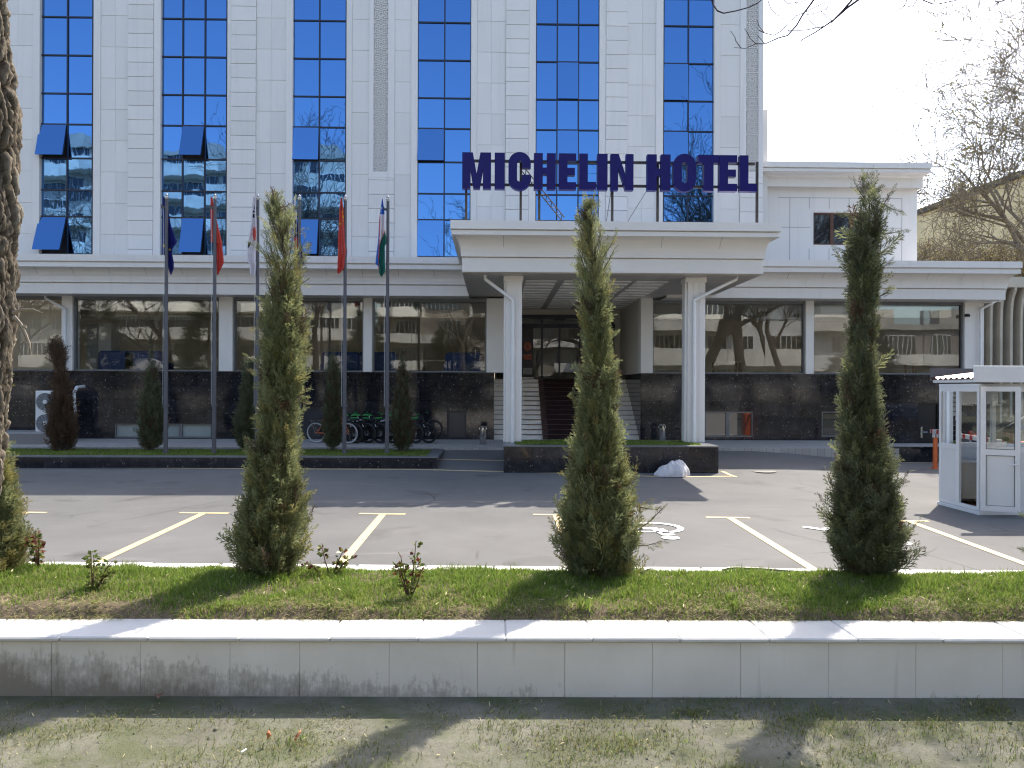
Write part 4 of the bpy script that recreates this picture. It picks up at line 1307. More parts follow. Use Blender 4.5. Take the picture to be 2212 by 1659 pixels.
    m_.tube([bb + Vector((0, -.075, 0)), bb + Vector((0, .075, 0))], .022, 8); m_.build('crankset', M['black_metal'], t)
    if city:
        m_ = MB(); m_.box(-.66, -.30, -.06, .06, .63, .645); m_.tube([(-.62, .05, .635), (-wb, .06, r)], .006, 5); m_.tube([(-.62, -.05, .635), (-wb, -.06, r)], .006, 5); m_.build('luggage_rack', M['steel'], t)
    else:
        m_ = MB(); m_.tube([(-wb + .0, 0, r + .0) if 0 else (-wb - .16, 0, .60), (-wb - .02, 0, .645), (-wb + .12, 0, .62)], [.02, .03, .02], 6); m_.build('mudguard', M['pvc'], t)
    return t
YBK = 21.75
spots = [(768, 938), (795, 937), (822, 937), (848, 937), (897, 935), (926, 936)]
bl = ['leftmost black and green bicycle, beside the orange one', 'second black and green bicycle, right of the flagpole', 'third black and green bicycle from the left in the row', 'fourth black and green bicycle, behind the rightmost flagpole',
      'fifth black and green bicycle, beside the planter end', 'rightmost black and green bicycle at the end of the row']
b0 = bicycle(bl[0], 'black and green bicycles against the granite wall', M['black_metal'], M['green_paint'], M['rubber'])
for i, (px, py) in enumerate(spots):
    o = b0 if i == 0 else copy_tree(b0)
    rz = rad(-24 + (i * 37 % 7 - 3) * 1.2)
    yy = YBK + (.05 if i % 2 else 0)
    x = bx(px, yy, 938)
    o.location = (x - .48 * math.cos(rz), yy - .48 * math.sin(rz), zwalk(yy)); o.rotation_euler = (rad(4), 0, rz); o['label'] = bl[i]
ob = bicycle('orange city bicycle with pale tyres and rear rack', None, M['orange'], M['rubber'], plain('pale_tyre', (.42, .42, .42), .6, 0, .06, 9), True)
rz = rad(-14); x = bx(684, 21.9, 934)
ob.location = (x + .5 * math.cos(rz), 21.9 + .5 * math.sin(rz), zwalk(21.9)); ob.rotation_euler = (rad(5), 0, rz)

# ================================================================== bins, sack, hose, rubbish
def bin_(label, px, pyb, Y):
    p = at(px, pyb, Y=Y)
    z = zwalk(Y)
    t = thing('litter_bin', label, 'bin', (p.x, Y, z), 'steel litter bins by the entrance')
    m_ = MB(); h = .52
    m_.lathe([(.085, 0), (.09, .01), (.09, h * .8)], (p.x, Y, z), 20)
    m_.build('body', M['steel'], t, True)
    m_ = MB(); m_.lathe([(.08, h * .8), (.08, h * .9)], (p.x, Y, z), 20); m_.build('opening', M['dark'], t, True)  # solid near-black band in place of a shaded hollow
    m_ = MB(); m_.lathe([(.092, h * .9), (.095, h * .91), (.095, h * .99), (.07, h)], (p.x, Y, z), 20)
    for k in range(3):
        a = 2 * PI * k / 3 + .5; m_.box(p.x + .085 * math.cos(a) - .03, p.x + .085 * math.cos(a) + .03, Y + .085 * math.sin(a) - .012, Y + .085 * math.sin(a) + .012, z + h * .8, z + h * .9)
    m_.build('lid', M['steel'], t, True)
    return t
bin_('steel litter bin standing left of the canopy column', 1043, 950, 21.6)
bin_('steel litter bin standing right of the entrance stairs', 1431, 945, 22.3)
rs = np.random.RandomState(5)
bmk = bmesh.new(); bmesh.ops.create_icosphere(bmk, subdivisions=5, radius=1)
V = np.array([v.co[:] for v in bmk.verts]); Fc = np.array([[v.index for v in f.verts] for f in bmk.faces]); bmk.free()
def fbm(P, seed, octs=4, f0=1.):
    r_ = np.random.RandomState(seed); out = np.zeros(len(P)); a = 1.
    for o_ in range(octs):
        for _ in range(4):
            k = r_.normal(size=3); k *= f0 * 2 ** o_ / np.linalg.norm(k)
            out += a * np.sin(P @ k * 2.2 + r_.uniform(0, 7)) / 4
        a *= .55
    return out
p = lay(1449, 1027); ww = 68 / FPX * 17.3
nn_ = 90
uu, vv_ = np.meshgrid(np.linspace(-1, 1, nn_), np.linspace(-1, 1, nn_))
q1_, q2_ = uu * np.sqrt(1 - vv_ ** 2 / 2), vv_ * np.sqrt(1 - uu ** 2 / 2)       # square -> disc
r2 = q1_ ** 2 + q2_ ** 2
F3 = np.stack([q1_ * 1.1, q2_ * .7, q1_ * .3 + .2], -1).reshape(-1, 3)
cre = 1 - np.abs(fbm(F3, 9, 4, 1.3)).reshape(nn_, nn_) * 1.3; lum = fbm(F3, 4, 2, .9).reshape(nn_, nn_)
sk = np.clip((q1_ + .75) / 1.3, 0, 1); sk = sk * sk * (3 - 2 * sk)
hz_ = np.clip(1 - r2, 0, 1) ** .42 * (.13 + .12 * sk + .07 * lum) + np.clip(1 - r2, 0, 1) ** .5 * .115 * cre
hz_ += .045 * np.exp(-((q1_ - .42) / .25) ** 2 - ((q2_ + .1) / .5) ** 2)
wob = 1 + .10 * np.sin(np.arctan2(q2_, q1_) * 5 + 1) + .06 * np.sin(np.arctan2(q2_, q1_) * 9)
P = np.stack([p.x + q1_ * wob * ww * .53, p.y - .08 + q2_ * wob * .27, p.z + np.maximum(hz_, 0) - .004], -1).reshape(-1, 3)
ix = np.arange(nn_ * nn_).reshape(nn_, nn_); Fc = np.stack([ix[:-1, :-1], ix[:-1, 1:], ix[1:, 1:], ix[1:, :-1]], -1).reshape(-1, 4)
o = mesh_np('plastic_sack', P, Fc, M['sack'], smooth=True)
tag(o, 'crumpled white sack slumped against the granite planter', 'sack')

# ================================================================== air conditioner
zA = bz(937, 21.9, 100); pA0, pA1 = at(76, 900, Y=21.9).x, at(134, 900, Y=21.9).x; hA = bz(844, 21.9, 100) - zA
ac = thing('air_conditioner', 'white twin fan outdoor air conditioner behind the brown conifer', 'air conditioner', ((pA0 + pA1) / 2, 21.9, zA))
m_ = MB(); m_.box(pA0, pA1, 21.9, 22.25, zA + .05, zA + hA, 0, .015); m_.build('casing', M['white_paint'], ac)
m_ = MB(); m_.box(pA0 + .1, pA0 + .16, 21.95, 22.2, zA - .02, zA + .05); m_.box(pA1 - .16, pA1 - .1, 21.95, 22.2, zA - .02, zA + .05); m_.build('foot', M['frame_grey'], ac)
fx = at(97, 900, Y=21.88).x
for py in (868, 914):
    z = bz(py, 21.88, 97); R_ = .245
    m_ = MB(); m_.tube([(fx, 21.895, z), (fx, 21.89, z)], R_, 28); fo = m_.build('fan', plain('fan_dark_grey', (.10, .11, .12), .6), ac)  # plain dark grey disc behind the grille
    m_ = MB()
    for k in range(1, 9):
        rr = R_ * k / 8.
        m_.tube([(fx + rr * math.cos(2 * PI * j / 28), 21.875, z + rr * math.sin(2 * PI * j / 28)) for j in range(28)], .0055, 4, closed=True)
    for k in range(12):
        a = 2 * PI * k / 12; m_.tube([(fx + .05 * math.cos(a), 21.87, z + .05 * math.sin(a)), (fx + R_ * math.cos(a + .5), 21.87, z + R_ * math.sin(a + .5))], .005, 4)
    m_.build('fan_grille', plain('grille_grey', (.38, .39, .40), .5), fo)
    m_ = MB(); m_.tube([(fx, 21.87, z), (fx, 21.855, z)], .055, 16); m_.build('fan_hub', M['white_paint'], fo)
m_ = MB(); a_ = at(158, 860, Y=22.2)
m_.tube([(pA1 - .02, 22.1, zA + .25), (a_.x - .1, 22.3, zA + .3), (a_.x, 22.3, zA + .5), (a_.x - .03, 22.3, zA + hA * .95), (a_.x - .06, 22.5, zA + hA * 1.08), (a_.x - .06, 22.9, zA + hA * 1.1)], .045, 8); m_.build('pipe', M['white_paint'], ac, True)

# ================================================================== guard booth
bp = lambda px, py: at(px, py, Z=.06)
q0 = bp(2030, 1082); q1 = bp(2116, 1104)
bx0 = (q0.x + q1.x) / 2 - .02; byf, byb = q1.y, q0.y       # left wall x, front y, back y
bxr = bx0 + 2.3
booth = thing('guard_booth', 'white guard booth with its glazed door standing open', 'booth', (bx0, byf, 0))
zt_ = bz(838, (byf + byb) / 2, 2060) + .02; zr = bz(955, byb, 2030); z0 = .06
dy0 = at(2081, 1093, Z=.06).y      # door opening edge
tb = .05
m_ = MB()     # left wall: corner post, mid post, near post, rails
m_.box(bx0, bx0 + tb, byb - .06, byb, z0, zt_, 0, .006); m_.box(bx0, bx0 + tb, dy0, dy0 + .09, z0, zt_, 0, .006); m_.box(bx0, bx0 + tb, byf, byf + .06, z0, zt_, 0, .006)
m_.box(bx0 + .002, bx0 + tb - .002, byf + .06, byb - .06, zt_ - .08, zt_ - .001); m_.box(bx0 + .002, bx0 + tb - .002, dy0 + .09, byb - .06, zr - .09, zr)
m_.box(bx0 + .002, bx0 + tb - .002, byf + .06, byb - .06, z0 + .001, z0 + .06)
# front and rear walls
for yy in (byf, byb - tb):
    m_.box(bx0 + tb, bxr, yy + .002, yy + tb - .002, zt_ - .08, zt_ - .002); m_.box(bx0 + tb, bxr, yy + .002, yy + tb - .002, zr - .09, zr); m_.box(bx0 + tb, bxr, yy + .002, yy + tb - .002, z0, z0 + .06)
    for f_ in (.42, .97): m_.box(bx0 + f_ * 2.3 - .04, bx0 + f_ * 2.3 + .04, yy + .001, yy + tb - .001, z0 + .06, zt_ - .08)
m_.box(bxr, bxr + tb, byf, byb, z0, zr); m_.box(bxr, bxr + tb, byf, byf + .06, zr, zt_); m_.box(bxr, bxr + tb, byb - .06, byb, zr, zt_)
m_.build('wall_frame', M['pvc'], booth)
m_ = MB(); m_.box(bx0 + .012, bx0 + tb - .012, dy0 + .09, byb - .06, z0 + .06, zr - .09)
for yy in (byf, byb - tb): m_.box(bx0 + tb, bxr, yy + .014, yy + tb - .014, z0 + .06, zr - .09)
m_.build('infill_panel', plain('white_sandwich_panel', (.66, .67, .68), .35, 0, .02, 2), booth)
g = MB(); g.quad((bx0 + .025, dy0 + .09, zr), (bx0 + .025, byb - .06, zr), (bx0 + .025, byb - .06, zt_ - .08), (bx0 + .025, dy0 + .09, zt_ - .08)); g.build('window_pane', M['booth_glass'], booth)
for yy in (byf, byb - tb):
    g = MB(); g.quad((bx0 + tb, yy + .025, zr), (bxr, yy + .025, zr), (bxr, yy + .025, zt_ - .08), (bx0 + tb, yy + .025, zt_ - .08)); g.build('window_pane', M['booth_glass'], booth)
m_ = MB(); m_.box(bx0 + .03, bxr, byf + .02, byb - .02, .0, z0); m_.build('floor', M['wood'], booth)
m_ = MB(); m_.box(bx0 - .02, bxr + .05, byf - .02, byb + .02, -.02, .055, 0, .01); m_.build('base', M['pvc'], booth)
m_ = MB(); m_.box(bx0 + .0, bxr + .06, byf, byb, zt_ + .001, zt_ + .05); m_.build('ceiling', M['pvc'], booth)
# roof: corrugated sheet, its eaves, tall front fascia
fz0, fz1 = bz(826, byf - .25, 2150), bz(790, byf - .25, 2150)
fxl = bx(2104, byf - .25, 800)
m_ = MB(); m_.box(fxl, bxr + .5, byf - .28, byf - .22, fz0, fz1, 0, .008); m_.build('roof_fascia', M['pvc'], booth)
el = bx(2012, byb + .25, 820)
ez0, ez1 = bz(826, byf + .4, 2050), bz(819.5, byf + .4, 2050)
m_ = MB(); m_.box(el, el + .05, byf - .22, byb + .2, ez0, ez1); m_.box(el + .05, fxl + .2, byf - .222, byf - .18, ez0, ez1); m_.build('eave', M['pvc'], booth)
nn = 40; m_ = MB()
yy0, yy1 = byf - .21, byb + .25
v = []; f = []
for i in range(nn + 1):
    y = yy0 + (yy1 - yy0) * i / nn
    dz = .018 * math.cos(i * PI / 2)
    v += [(el - .02, y, ez1 + .03 + dz), (bx0 + 1.3, y, ez1 + .20 + dz), (el - .02, y, ez1 + .015 + dz), (bx0 + 1.3, y, ez1 + .185 + dz)]
for i in range(nn):
    a = 4 * i; f += [(a, a + 1, a + 5, a + 4), (a + 2, a + 6, a + 7, a + 3), (a, a + 4, a + 6, a + 2)]
m_.add(v, f); m_.build('roof_sheet', plain('dark_red_roof_sheet', (.12, .045, .045), .22, .6, .1, 6), booth)
m_ = MB(); bxp = bx(2012, byb + .28, 800)
m_.box(bxp, bxr + .5, byb + .26, byb + .32, bz(822, byb + .3, 2050), bz(796, byb + .3, 2050)); m_.build('rear_fascia', plain('grey_fascia', (.15, .15, .16), .5), booth)
# the door, swung round in front of the booth
h0 = at(2117, 1098, Y=byf - .06); h1 = at(2203, 1110, Y=byf - .32)
dv = Vector((h1.x - h0.x, h1.y - h0.y, 0)); dl = dv.length; dv.normalize(); dn = Vector((dv.y, -dv.x, 0))
if dn.y > 0: dn = -dn
zd0, zd1 = .09, bz(835, h0.y, 2117)
def dp(s, o, z): return (h0.x + dv.x * s + dn.x * o, h0.y + dv.y * s + dn.y * o, z)
def dbox(mbx, s0, s1, o0, o1, za, zb):
    v = [dp(s, o, z) for z in (za, zb) for o in (o0, o1) for s in (s0, s1)]
    mbx.add(v, [(0, 2, 3, 1), (4, 5, 7, 6), (0, 1, 5, 4), (1, 3, 7, 5), (3, 2, 6, 7), (2, 0, 4, 6)])
m_ = MB(); t = .075
dbox(m_, 0, t, 0, .06, zd0, zd1); dbox(m_, dl - t, dl, 0, .06, zd0, zd1); dbox(m_, t, dl - t, .001, .059, zd0, zd0 + .09); dbox(m_, t, dl - t, .001, .059, zd1 - t, zd1)
zrd = zr - .02; dbox(m_, t, dl - t, .001, .059, zrd - .10, zrd)
do = m_.build('door', M['pvc'], booth)
m_ = MB(); dbox(m_, t, dl - t, .02, .04, zd0 + .09, zrd - .10); m_.build('door_panel', plain('door_infill', (.68, .69, .70), .35, 0, .02, 2), do)
g = MB(); g.quad(dp(t, .03, zrd), dp(dl - t, .03, zrd), dp(dl - t, .03, zd1 - t), dp(t, .03, zd1 - t)); g.build('door_pane', M['booth_glass'], do)
g = MB(); 
for s0, s1, za, zb in ((t, dl - t, zrd - .105, zrd - .098), (t, dl - t, zd0 + .088, zd0 + .094), (t, t + .008, zd0 + .09, zrd - .1), (dl - t - .008, dl - t, zd0 + .09, zrd - .1), (t, dl - t, zrd - .002, zrd + .005), (t, t + .008, zrd, zd1 - t), (dl - t - .008, dl - t, zrd, zd1 - t)): dbox(g, s0, s1, .0605, .062, za, zb)
g.build('door_gasket', M['rubber'], do)
m_ = MB(); zh = bz(1007, h1.y, 2190)
dbox(m_, dl - .055, dl - .02, .06, .07, zh - .12, zh + .1); m_.tube([dp(dl - .038, .07, zh + .03), dp(dl - .038, .11, zh + .03), dp(dl - .16, .11, zh + .03)], .011, 8); m_.build('handle', M['pvc'], do)
m_ = MB(); dbox(m_, dl, dl + .004, .01, .05, zh - .18, zh + .2); m_.build('lock_plate', M['frame_grey'], do)
m_ = MB(); bb_ = bz(873, h0.y, 2150)
m_.box(bx0 + .1, bx0 + 1.0, byb - .11, byb - .1, bb_ - .02, zt_ - .08); m_.build('roller_blind', M['pvc'], booth)
# counter, chair and man inside
cz_ = .78
t = thing('desk', 'white desk inside the guard booth', 'desk', (bx0 + .5, byb - .3, z0))
m_ = MB(); m_.box(bx0 + .08, bx0 + 1.6, byb - .46, byb - .08, cz_, cz_ + .03, 0, .006); m_.build('desk_top', M['pvc'], t)
m_ = MB(); m_.box(bx0 + .1, bx0 + 1.58, byb - .42, byb - .1, z0 + .10, cz_ - .001); m_.build('cabinet', plain('cream_board', (.66, .64, .56), .5, 0, .03, 3), t)
m_ = MB(); m_.box(bx0 + .06, bx0 + .36, byb - .44, byb - .24, cz_ + .031, cz_ + .05); tag(m_.build('paper_stack', M['pvc']), 'stack of white paper on the booth desk', 'paper')
m_ = MB(); pv = Vector((bx0 + .11, 0, 0)); m_.lathe([(.035, 0), (.045, .1), (.04, .12)], (pv.x, byb - .2, cz_ + .031), 12)
m_.tube([(pv.x, byb - .2, cz_ + .1), (pv.x - .03, byb - .2, cz_ + .4)], [.02, .008], 6)
tag(m_.build('pen_pot', plain('pale_pot', (.55, .5, .35), .5)), 'small pot with a tall wooden stick on the booth desk', 'pot')

def skin_fig(name, joints, edges, label, cat, mats, assign, root=0, sub=2):
    me = bpy.data.meshes.new(name); me.from_pydata([j[0] for j in joints], edges, [])
    o = bpy.data.objects.new(name, me); COL.objects.link(o)
    md = o.modifiers.new('s', 'SKIN'); md.use_smooth_shade = True
    for i, j in enumerate(joints):
        r_ = j[1]; me.skin_vertices[0].data[i].radius = (r_, r_) if not hasattr(r_, '__len__') else r_
        me.skin_vertices[0].data[i].use_root = (i == root)
    sb = o.modifiers.new('u', 'SUBSURF'); sb.levels = sub; sb.render_levels = sub
    dg = bpy.context.evaluated_depsgraph_get(); dg.update()
    m2 = bpy.data.meshes.new_from_object(o.evaluated_get(dg))
    o.modifiers.clear(); o.data = m2; m2.name = name
    m2.materials.clear()
    for q in mats: m2.materials.append(q)
    for p_ in m2.polygons:
        p_.use_smooth = True; p_.material_index = assign(p_.center)
    return tag(o, label, cat)
hp = at(2178, 941, Y=byb - .62)
hx, hy, hz = hp.x, hp.y, hp.z
J = [((hx + .24, hy + .02, .52), (.13, .12)), ((hx + .21, hy + .02, .72), (.13, .11)), ((hx + .15, hy + .02, .95), (.17, .12)), ((hx + .09, hy + .01, 1.05), (.14, .10)), ((hx + .05, hy, hz - .12), .055),
     ((hx + .01, hy, hz - .03), (.072, .068)), ((hx - .005, hy, hz + .05), (.085, .072)), ((hx + .01, hy, hz + .105), .055),
     ((hx + .10, hy - .19, 1.02), .062), ((hx + .02, hy - .24, .82), .048), ((hx - .18, hy - .10, .86), .036), ((hx - .26, hy - .06, .85), .03),
     ((hx + .10, hy + .19, 1.02), .062), ((hx + .02, hy + .24, .84), .048), ((hx - .18, hy + .14, .86), .036), ((hx - .26, hy + .10, .85), .03),
     ((hx + .12, hy - .10, .50), .085), ((hx - .18, hy - .11, .50), .065), ((hx - .16, hy - .11, .16), .045), ((hx - .26, hy - .11, .11), .04),
     ((hx + .12, hy + .10, .50), .085), ((hx - .18, hy + .11, .50), .065), ((hx - .16, hy + .11, .16), .045), ((hx - .26, hy + .11, .11), .04)]
E = [(0, 1), (1, 2), (2, 3), (3, 4), (4, 5), (5, 6), (6, 7), (3, 8), (8, 9), (9, 10), (10, 11), (3, 12), (12, 13), (13, 14), (14, 15), (0, 16), (16, 17), (17, 18), (18, 19), (0, 20), (20, 21), (21, 22), (22, 23)]
def asg(c):
    if c.z > hz - .13 or (c.x < hx - .19 and c.z > .75): return 0
    return 1 if c.z > .60 else 2
man = skin_fig('person', J, E, 'man in a light blue shirt sitting in the booth with head bowed', 'person', [M['skin'], M['shirt'], M['trousers']], asg)
bmk = bmesh.new(); bmesh.ops.create_icosphere(bmk, subdivisions=3, radius=1)
HV = np.array([v.co[:] for v in bmk.verts]); HF = np.array([[v.index for v in f.verts] for f in bmk.faces]); bmk.free()
cap = HV * np.array([.105, .088, .085]) * (1 + .03 * np.sin(HV[:, :1] * 23 + HV[:, 1:2] * 17)); cap[:, 2] = np.maximum(cap[:, 2], -.03 - cap[:, 0] * .25)
o = mesh_np('hair', cap + np.array([hx + .012, hy, hz + .075]), HF, M['hair'], smooth=True); o.parent = man
beard = HV * np.array([.055, .055, .05]); o = mesh_np('beard', beard + np.array([hx - .045, hy, hz - .05]), HF, M['hair'], smooth=True); o.parent = man
face = MB(); face.tube([(hx - .085, hy, hz + .03), (hx - .112, hy, hz + .0), (hx - .09, hy, hz - .005)], [.01, .016, .01], 8); face.build('nose', M['skin'], man, True)
for s_ in (-1, 1):
    e = MB(); e.tube([(hx - .082, hy + s_ * .032 - .008, hz + .045), (hx - .082, hy + s_ * .032 + .008, hz + .045)], .009, 6); e.build('eye', M['hair'], man)
    e = MB(); e.tube([(hx + .02, hy + s_ * .078, hz + .05), (hx + .025, hy + s_ * .09, hz + .02), (hx + .015, hy + s_ * .078, hz - .01)], [.012, .015, .01], 6); e.build('ear', M['skin'], man, True)
t = thing('office_chair', 'dark chair under the man in the booth', 'chair', (hx + .22, hy, z0))
m_ = MB(); m_.box(hx + .0, hx + .44, hy - .22, hy + .22, .36, .41, 0, .02); m_.build('seat', M['black_metal'], t)
m_ = MB(); m_.box(hx + .40, hx + .44, hy - .2, hy + .2, .45, .85, 0, .02); m_.build('backrest', M['black_metal'], t)
for a_ in (-1, 1):
    for b_ in (-1, 1):
        m_ = MB(); m_.tube([(hx + .22 + a_ * .18, hy + b_ * .18, .37), (hx + .22 + a_ * .2, hy + b_ * .2, z0)], .013, 6); m_.build('leg', M['black_metal'], t)

# ================================================================== barrier
pb = at(2020, 1005, Y=19.3); zb0 = zlot(pb.x, 19.3)
bar = thing('boom_barrier', 'red and white boom barrier behind the guard booth', 'barrier', (pb.x, 19.3, zb0))
zt2_ = bz(945, 19.3, 2022)
m_ = MB(); m_.box(pb.x - .05, pb.x + .05, 19.27, 19.33, zb0 + .01, zt2_, 0, .01); m_.box(pb.x - .11, pb.x + .09, 19.2, 19.4, zb0, zb0 + .012); m_.build('support_post', M['orange'], bar)
zf = bz(932, 19.3, 2020)
m_ = MB(); m_.box(pb.x - .05, pb.x - .035, 19.25, 19.35, zt2_, zf + .05); m_.box(pb.x + .035, pb.x + .05, 19.25, 19.35, zt2_, zf + .05); m_.build('fork', M['white_paint'], bar)
A = Vector((pb.x, 19.5, zf)); B = at(2172, 957, Y=15.6); B = A + (B - A) * 1.25
boom = MB(); stp = MB(); n = 13
d = (B - A); q = Vector((0, 0, 1)); side = d.cross(q).normalized() * .02; q = q * .05
def bseg(mbx, a, b, s_=1.):
    v = [p_ + side * i * s_ + q * j * s_ for p_ in (a, b) for i, j in ((-1, -1), (1, -1), (1, 1), (-1, 1))]
    mbx.add(v, [(0, 1, 2, 3), (7, 6, 5, 4), (0, 4, 5, 1), (1, 5, 6, 2), (2, 6, 7, 3), (3, 7, 4, 0)])
for i in range(n):
    a = A + d * i / n; b = A + d * (i + 1) / n
    bseg(boom, a, b)
    bseg(stp, a + d / n * .1, a + d / n * .48, 1.06)
bo = boom.build('boom', M['white_paint'], bar); stp.build('red_stripe', M['red'], bo)
Bz = zlot(B.x, B.y)
m_ = MB(); m_.box(B.x - .17, B.x + .17, B.y - .2, B.y + .2, Bz, 1.05, 0, .03); m_.build('drive_housing', M['orange'], bar)

# ================================================================== black car seen through the booth
def car(label, loc, rz):
    t = thing('parked_car', label, 'car', (0, 0, 0))
    prof = [(-2.25, .42), (-2.28, .70), (-2.2, .93), (-1.75, .98), (-1.15, 1.38), (-.4, 1.46), (.35, 1.42), (1.05, 1.0), (1.9, .88), (2.25, .68), (2.28, .40), (2.1, .26), (-2.1, .28)]
    secs = [(-.86, .94), (-.8, 1), (0, 1.0), (.8, 1), (.86, .94)]
    v = []; f = []; n = len(prof)
    for y, s_ in secs:
        for x, z in prof:
            inset = 1 - .17 * max(0, (z - .95) / .5)
            v.append((x * (1 if abs(y) < .82 else .985), y * inset, .3 + (z - .3) * (1 if abs(y) < .82 else .985)))
    for i in range(len(secs) - 1):
        f += [(i * n + k, i * n + (k + 1) % n, (i + 1) * n + (k + 1) % n, (i + 1) * n + k) for k in range(n)]
    f += [tuple(range(n)), tuple(range(len(secs) * n - 1, (len(secs) - 1) * n - 1, -1))]
    m_ = MB(); m_.add(v, f); bd = m_.build('body', M['car_black'], t, True)
    g = MB()
    g.quad((-1.70, -.60, 1.03), (-1.70, .60, 1.03), (-1.21, .55, 1.365), (-1.21, -.55, 1.365)); g.quad((.98, -.62, 1.06), (.98, .62, 1.06), (.42, .55, 1.41), (.42, -.55, 1.41))
    for s_ in (-1, 1):
        g.add([(-1.4, s_ * .845, 1.02), (.85, s_ * .845, 1.03), (.3, s_ * .735, 1.37), (-1.05, s_ * .74, 1.36)], [(0, 1, 2, 3)])
    g.build('windscreen', M['dark_glass'], t)
    for x in (-1.4, 1.4):
        for s_ in (-1, 1):
            wm = MB(); wm.tube([(x + .22 * math.cos(2 * PI * k / 20), s_ * .80, .31 + .22 * math.sin(2 * PI * k / 20)) for k in range(20)], .09, 8, closed=True); wo_ = wm.build('wheel', M['rubber'], t, True)
            wm = MB(); wm.tube([(x, s_ * .80, .31), (x, s_ * .87, .31)], .17, 16); wm.build('rim', M['steel'], wo_)
    for s_ in (-1, 1):
        m_ = MB(); m_.box(-2.3, -2.1, s_ * .52, s_ * .84, .74, .90, 0, .03); m_.build('tail_lamp', M['tail_red'], t)
        m_ = MB(); m_.box(2.05, 2.27, s_ * .5, s_ * .82, .62, .74, 0, .03); m_.build('headlight', M['pvc'], t)
        m_ = MB(); m_.box(.7, .82, s_ * .88, s_ * 1.02, .98, 1.08, 0, .02); m_.build('wing_mirror', M['car_black'], t)
    m_ = MB(); m_.box(-2.30, -2.285, -.26, .26, .60, .71); m_.build('number_plate', M['pvc'], t)
    t.location = loc; t.rotation_euler = (0, 0, rz)
    return t
pc = at(2150, 925, Y=19)
car('black saloon car parked beyond the guard booth', (pc.x + 2.0, 18.9, zlot(pc.x + 2, 19)), rad(-28))

# ================================================================== things behind the shop glass and in the entrance
def table(label, x, y):
    z = ZSILL - .3
    t = thing('table', label, 'table', (x, y, z), 'tables behind the hotel windows')
    m_ = MB(); m_.box(x - .45, x + .45, y - .3, y + .3, z + .70, z + .74, 0, .01); m_.build('tabletop', plain('cream_tabletop', (.55, .48, .34), .5), t)
    for a_ in (-1, 1):
        for b_ in (-1, 1):
            m_ = MB(); m_.box(x + a_ * .38 - .025, x + a_ * .38 + .025, y + b_ * .24 - .025, y + b_ * .24 + .025, z, z + .70); m_.build('leg', M['wood'], t)
def sofa(label, x, y, s=1.):
    z = ZSILL - .3
    t = thing('armchair', label, 'armchair', (x, y, z), 'blue armchairs behind the hotel windows')
    m_ = MB(); m_.box(x - .45 * s, x + .45 * s, y - .35, y + .35, z + .1, z + .42, 0, .06); m_.build('seat', M['blue_fabric'], t)
    m_ = MB(); m_.box(x - .5 * s, x + .5 * s, y - .48, y - .3, z + .1, z + .95, 0, .08); m_.build('backrest', M['blue_fabric'], t)
    for a_ in (-1, 1):
        m_ = MB(); m_.box(x + a_ * .5 * s - .07, x + a_ * .5 * s + .07, y - .3, y + .35, z + .1, z + .6, 0, .05); m_.build('armrest', M['blue_fabric'], t)
YI = YW + 1.5
for i, px in enumerate((268, 322, 742, 820, 1005)): sofa(['blue armchair behind the second window, nearer the cabinet', 'blue armchair behind the second window, by the flagpole', 'blue armchair behind the third window', 'blue armchair behind the fourth window, left end', 'blue armchair behind the fourth window, right end'][i], bx(px, YI), YI, 1.2)
for i, px in enumerate((330, 770, 940, 1570, 1990)): table(['cream table behind the second window', 'cream table behind the third window', 'cream table behind the fourth window', 'cream table behind the window right of the entrance', 'cream table behind the rightmost window'][i], bx(px, YI + .6), YI + .6)
m_ = MB(); m_.box(bx(212, YI + .4), bx(240, YI + .4), YI + .4, YI + 1, ZSILL - .3, bz(697, YI + .4, 212), 0, .01)
t = thing('cabinet', 'tall white cabinet behind the second window', 'cabinet', (bx(212, YI), YI + .4, ZSILL - .3))
m_.build('carcass', M['white_paint'], t)
m_ = MB(); m_.box(bx(189, YI + .42), bx(212, YI + .4) - .005, YI + .38, YI + 1, ZSILL - .25, bz(700, YI + .4, 200), 0, .004); m_.build('door', plain('grey_door', (.4, .42, .43), .5), t)
t = thing('banner_stand', 'dark roll up banner with an orange picture left of the entrance door', 'banner', (bx(1150, YD - .5), YD - .5, ztop))
xb0, xb1 = bx(1128, YD - .5), bx(1152, YD - .5); zb0_, zb1_ = ztop + .06, bz(708, YD - .5, 1140)
m_ = MB(); m_.box(xb0, xb1, YD - .5, YD - .485, zb0_, zb1_); m_.build('banner', plain('dark_banner', (.02, .012, .02), .5), t)
m_ = MB(); m_.box(xb0 - .03, xb1 + .03, YD - .56, YD - .42, ztop + .002, ztop + .06, 0, .015); m_.build('base', M['steel'], t)
m_ = MB(); zm_ = (zb0_ + zb1_) / 2
m_.lathe([(.0, -.002), (.13, -.001), (.13, .001)], (0, 0, 0), 18); m_.v = [((xb0 + xb1) / 2 + p[0], YD - .503 + p[2] * .5, zm_ + .2 + p[1] * 1.3) for p in m_.v]
m_.box(xb0 + .05, xb1 - .05, YD - .504, YD - .501, zm_ - .25, zm_ - .05); m_.build('picture', plain('orange_print', (.35, .08, .03), .5, 0, .4, 9), t)
m_ = MB(); m_.box(xb0 + .03, xb1 - .03, YD - .504, YD - .501, zb0_ + .1, zb0_ + .32); m_.build('text_block', plain('pale_print', (.3, .3, .3), .5, 0, .5, 60), t)
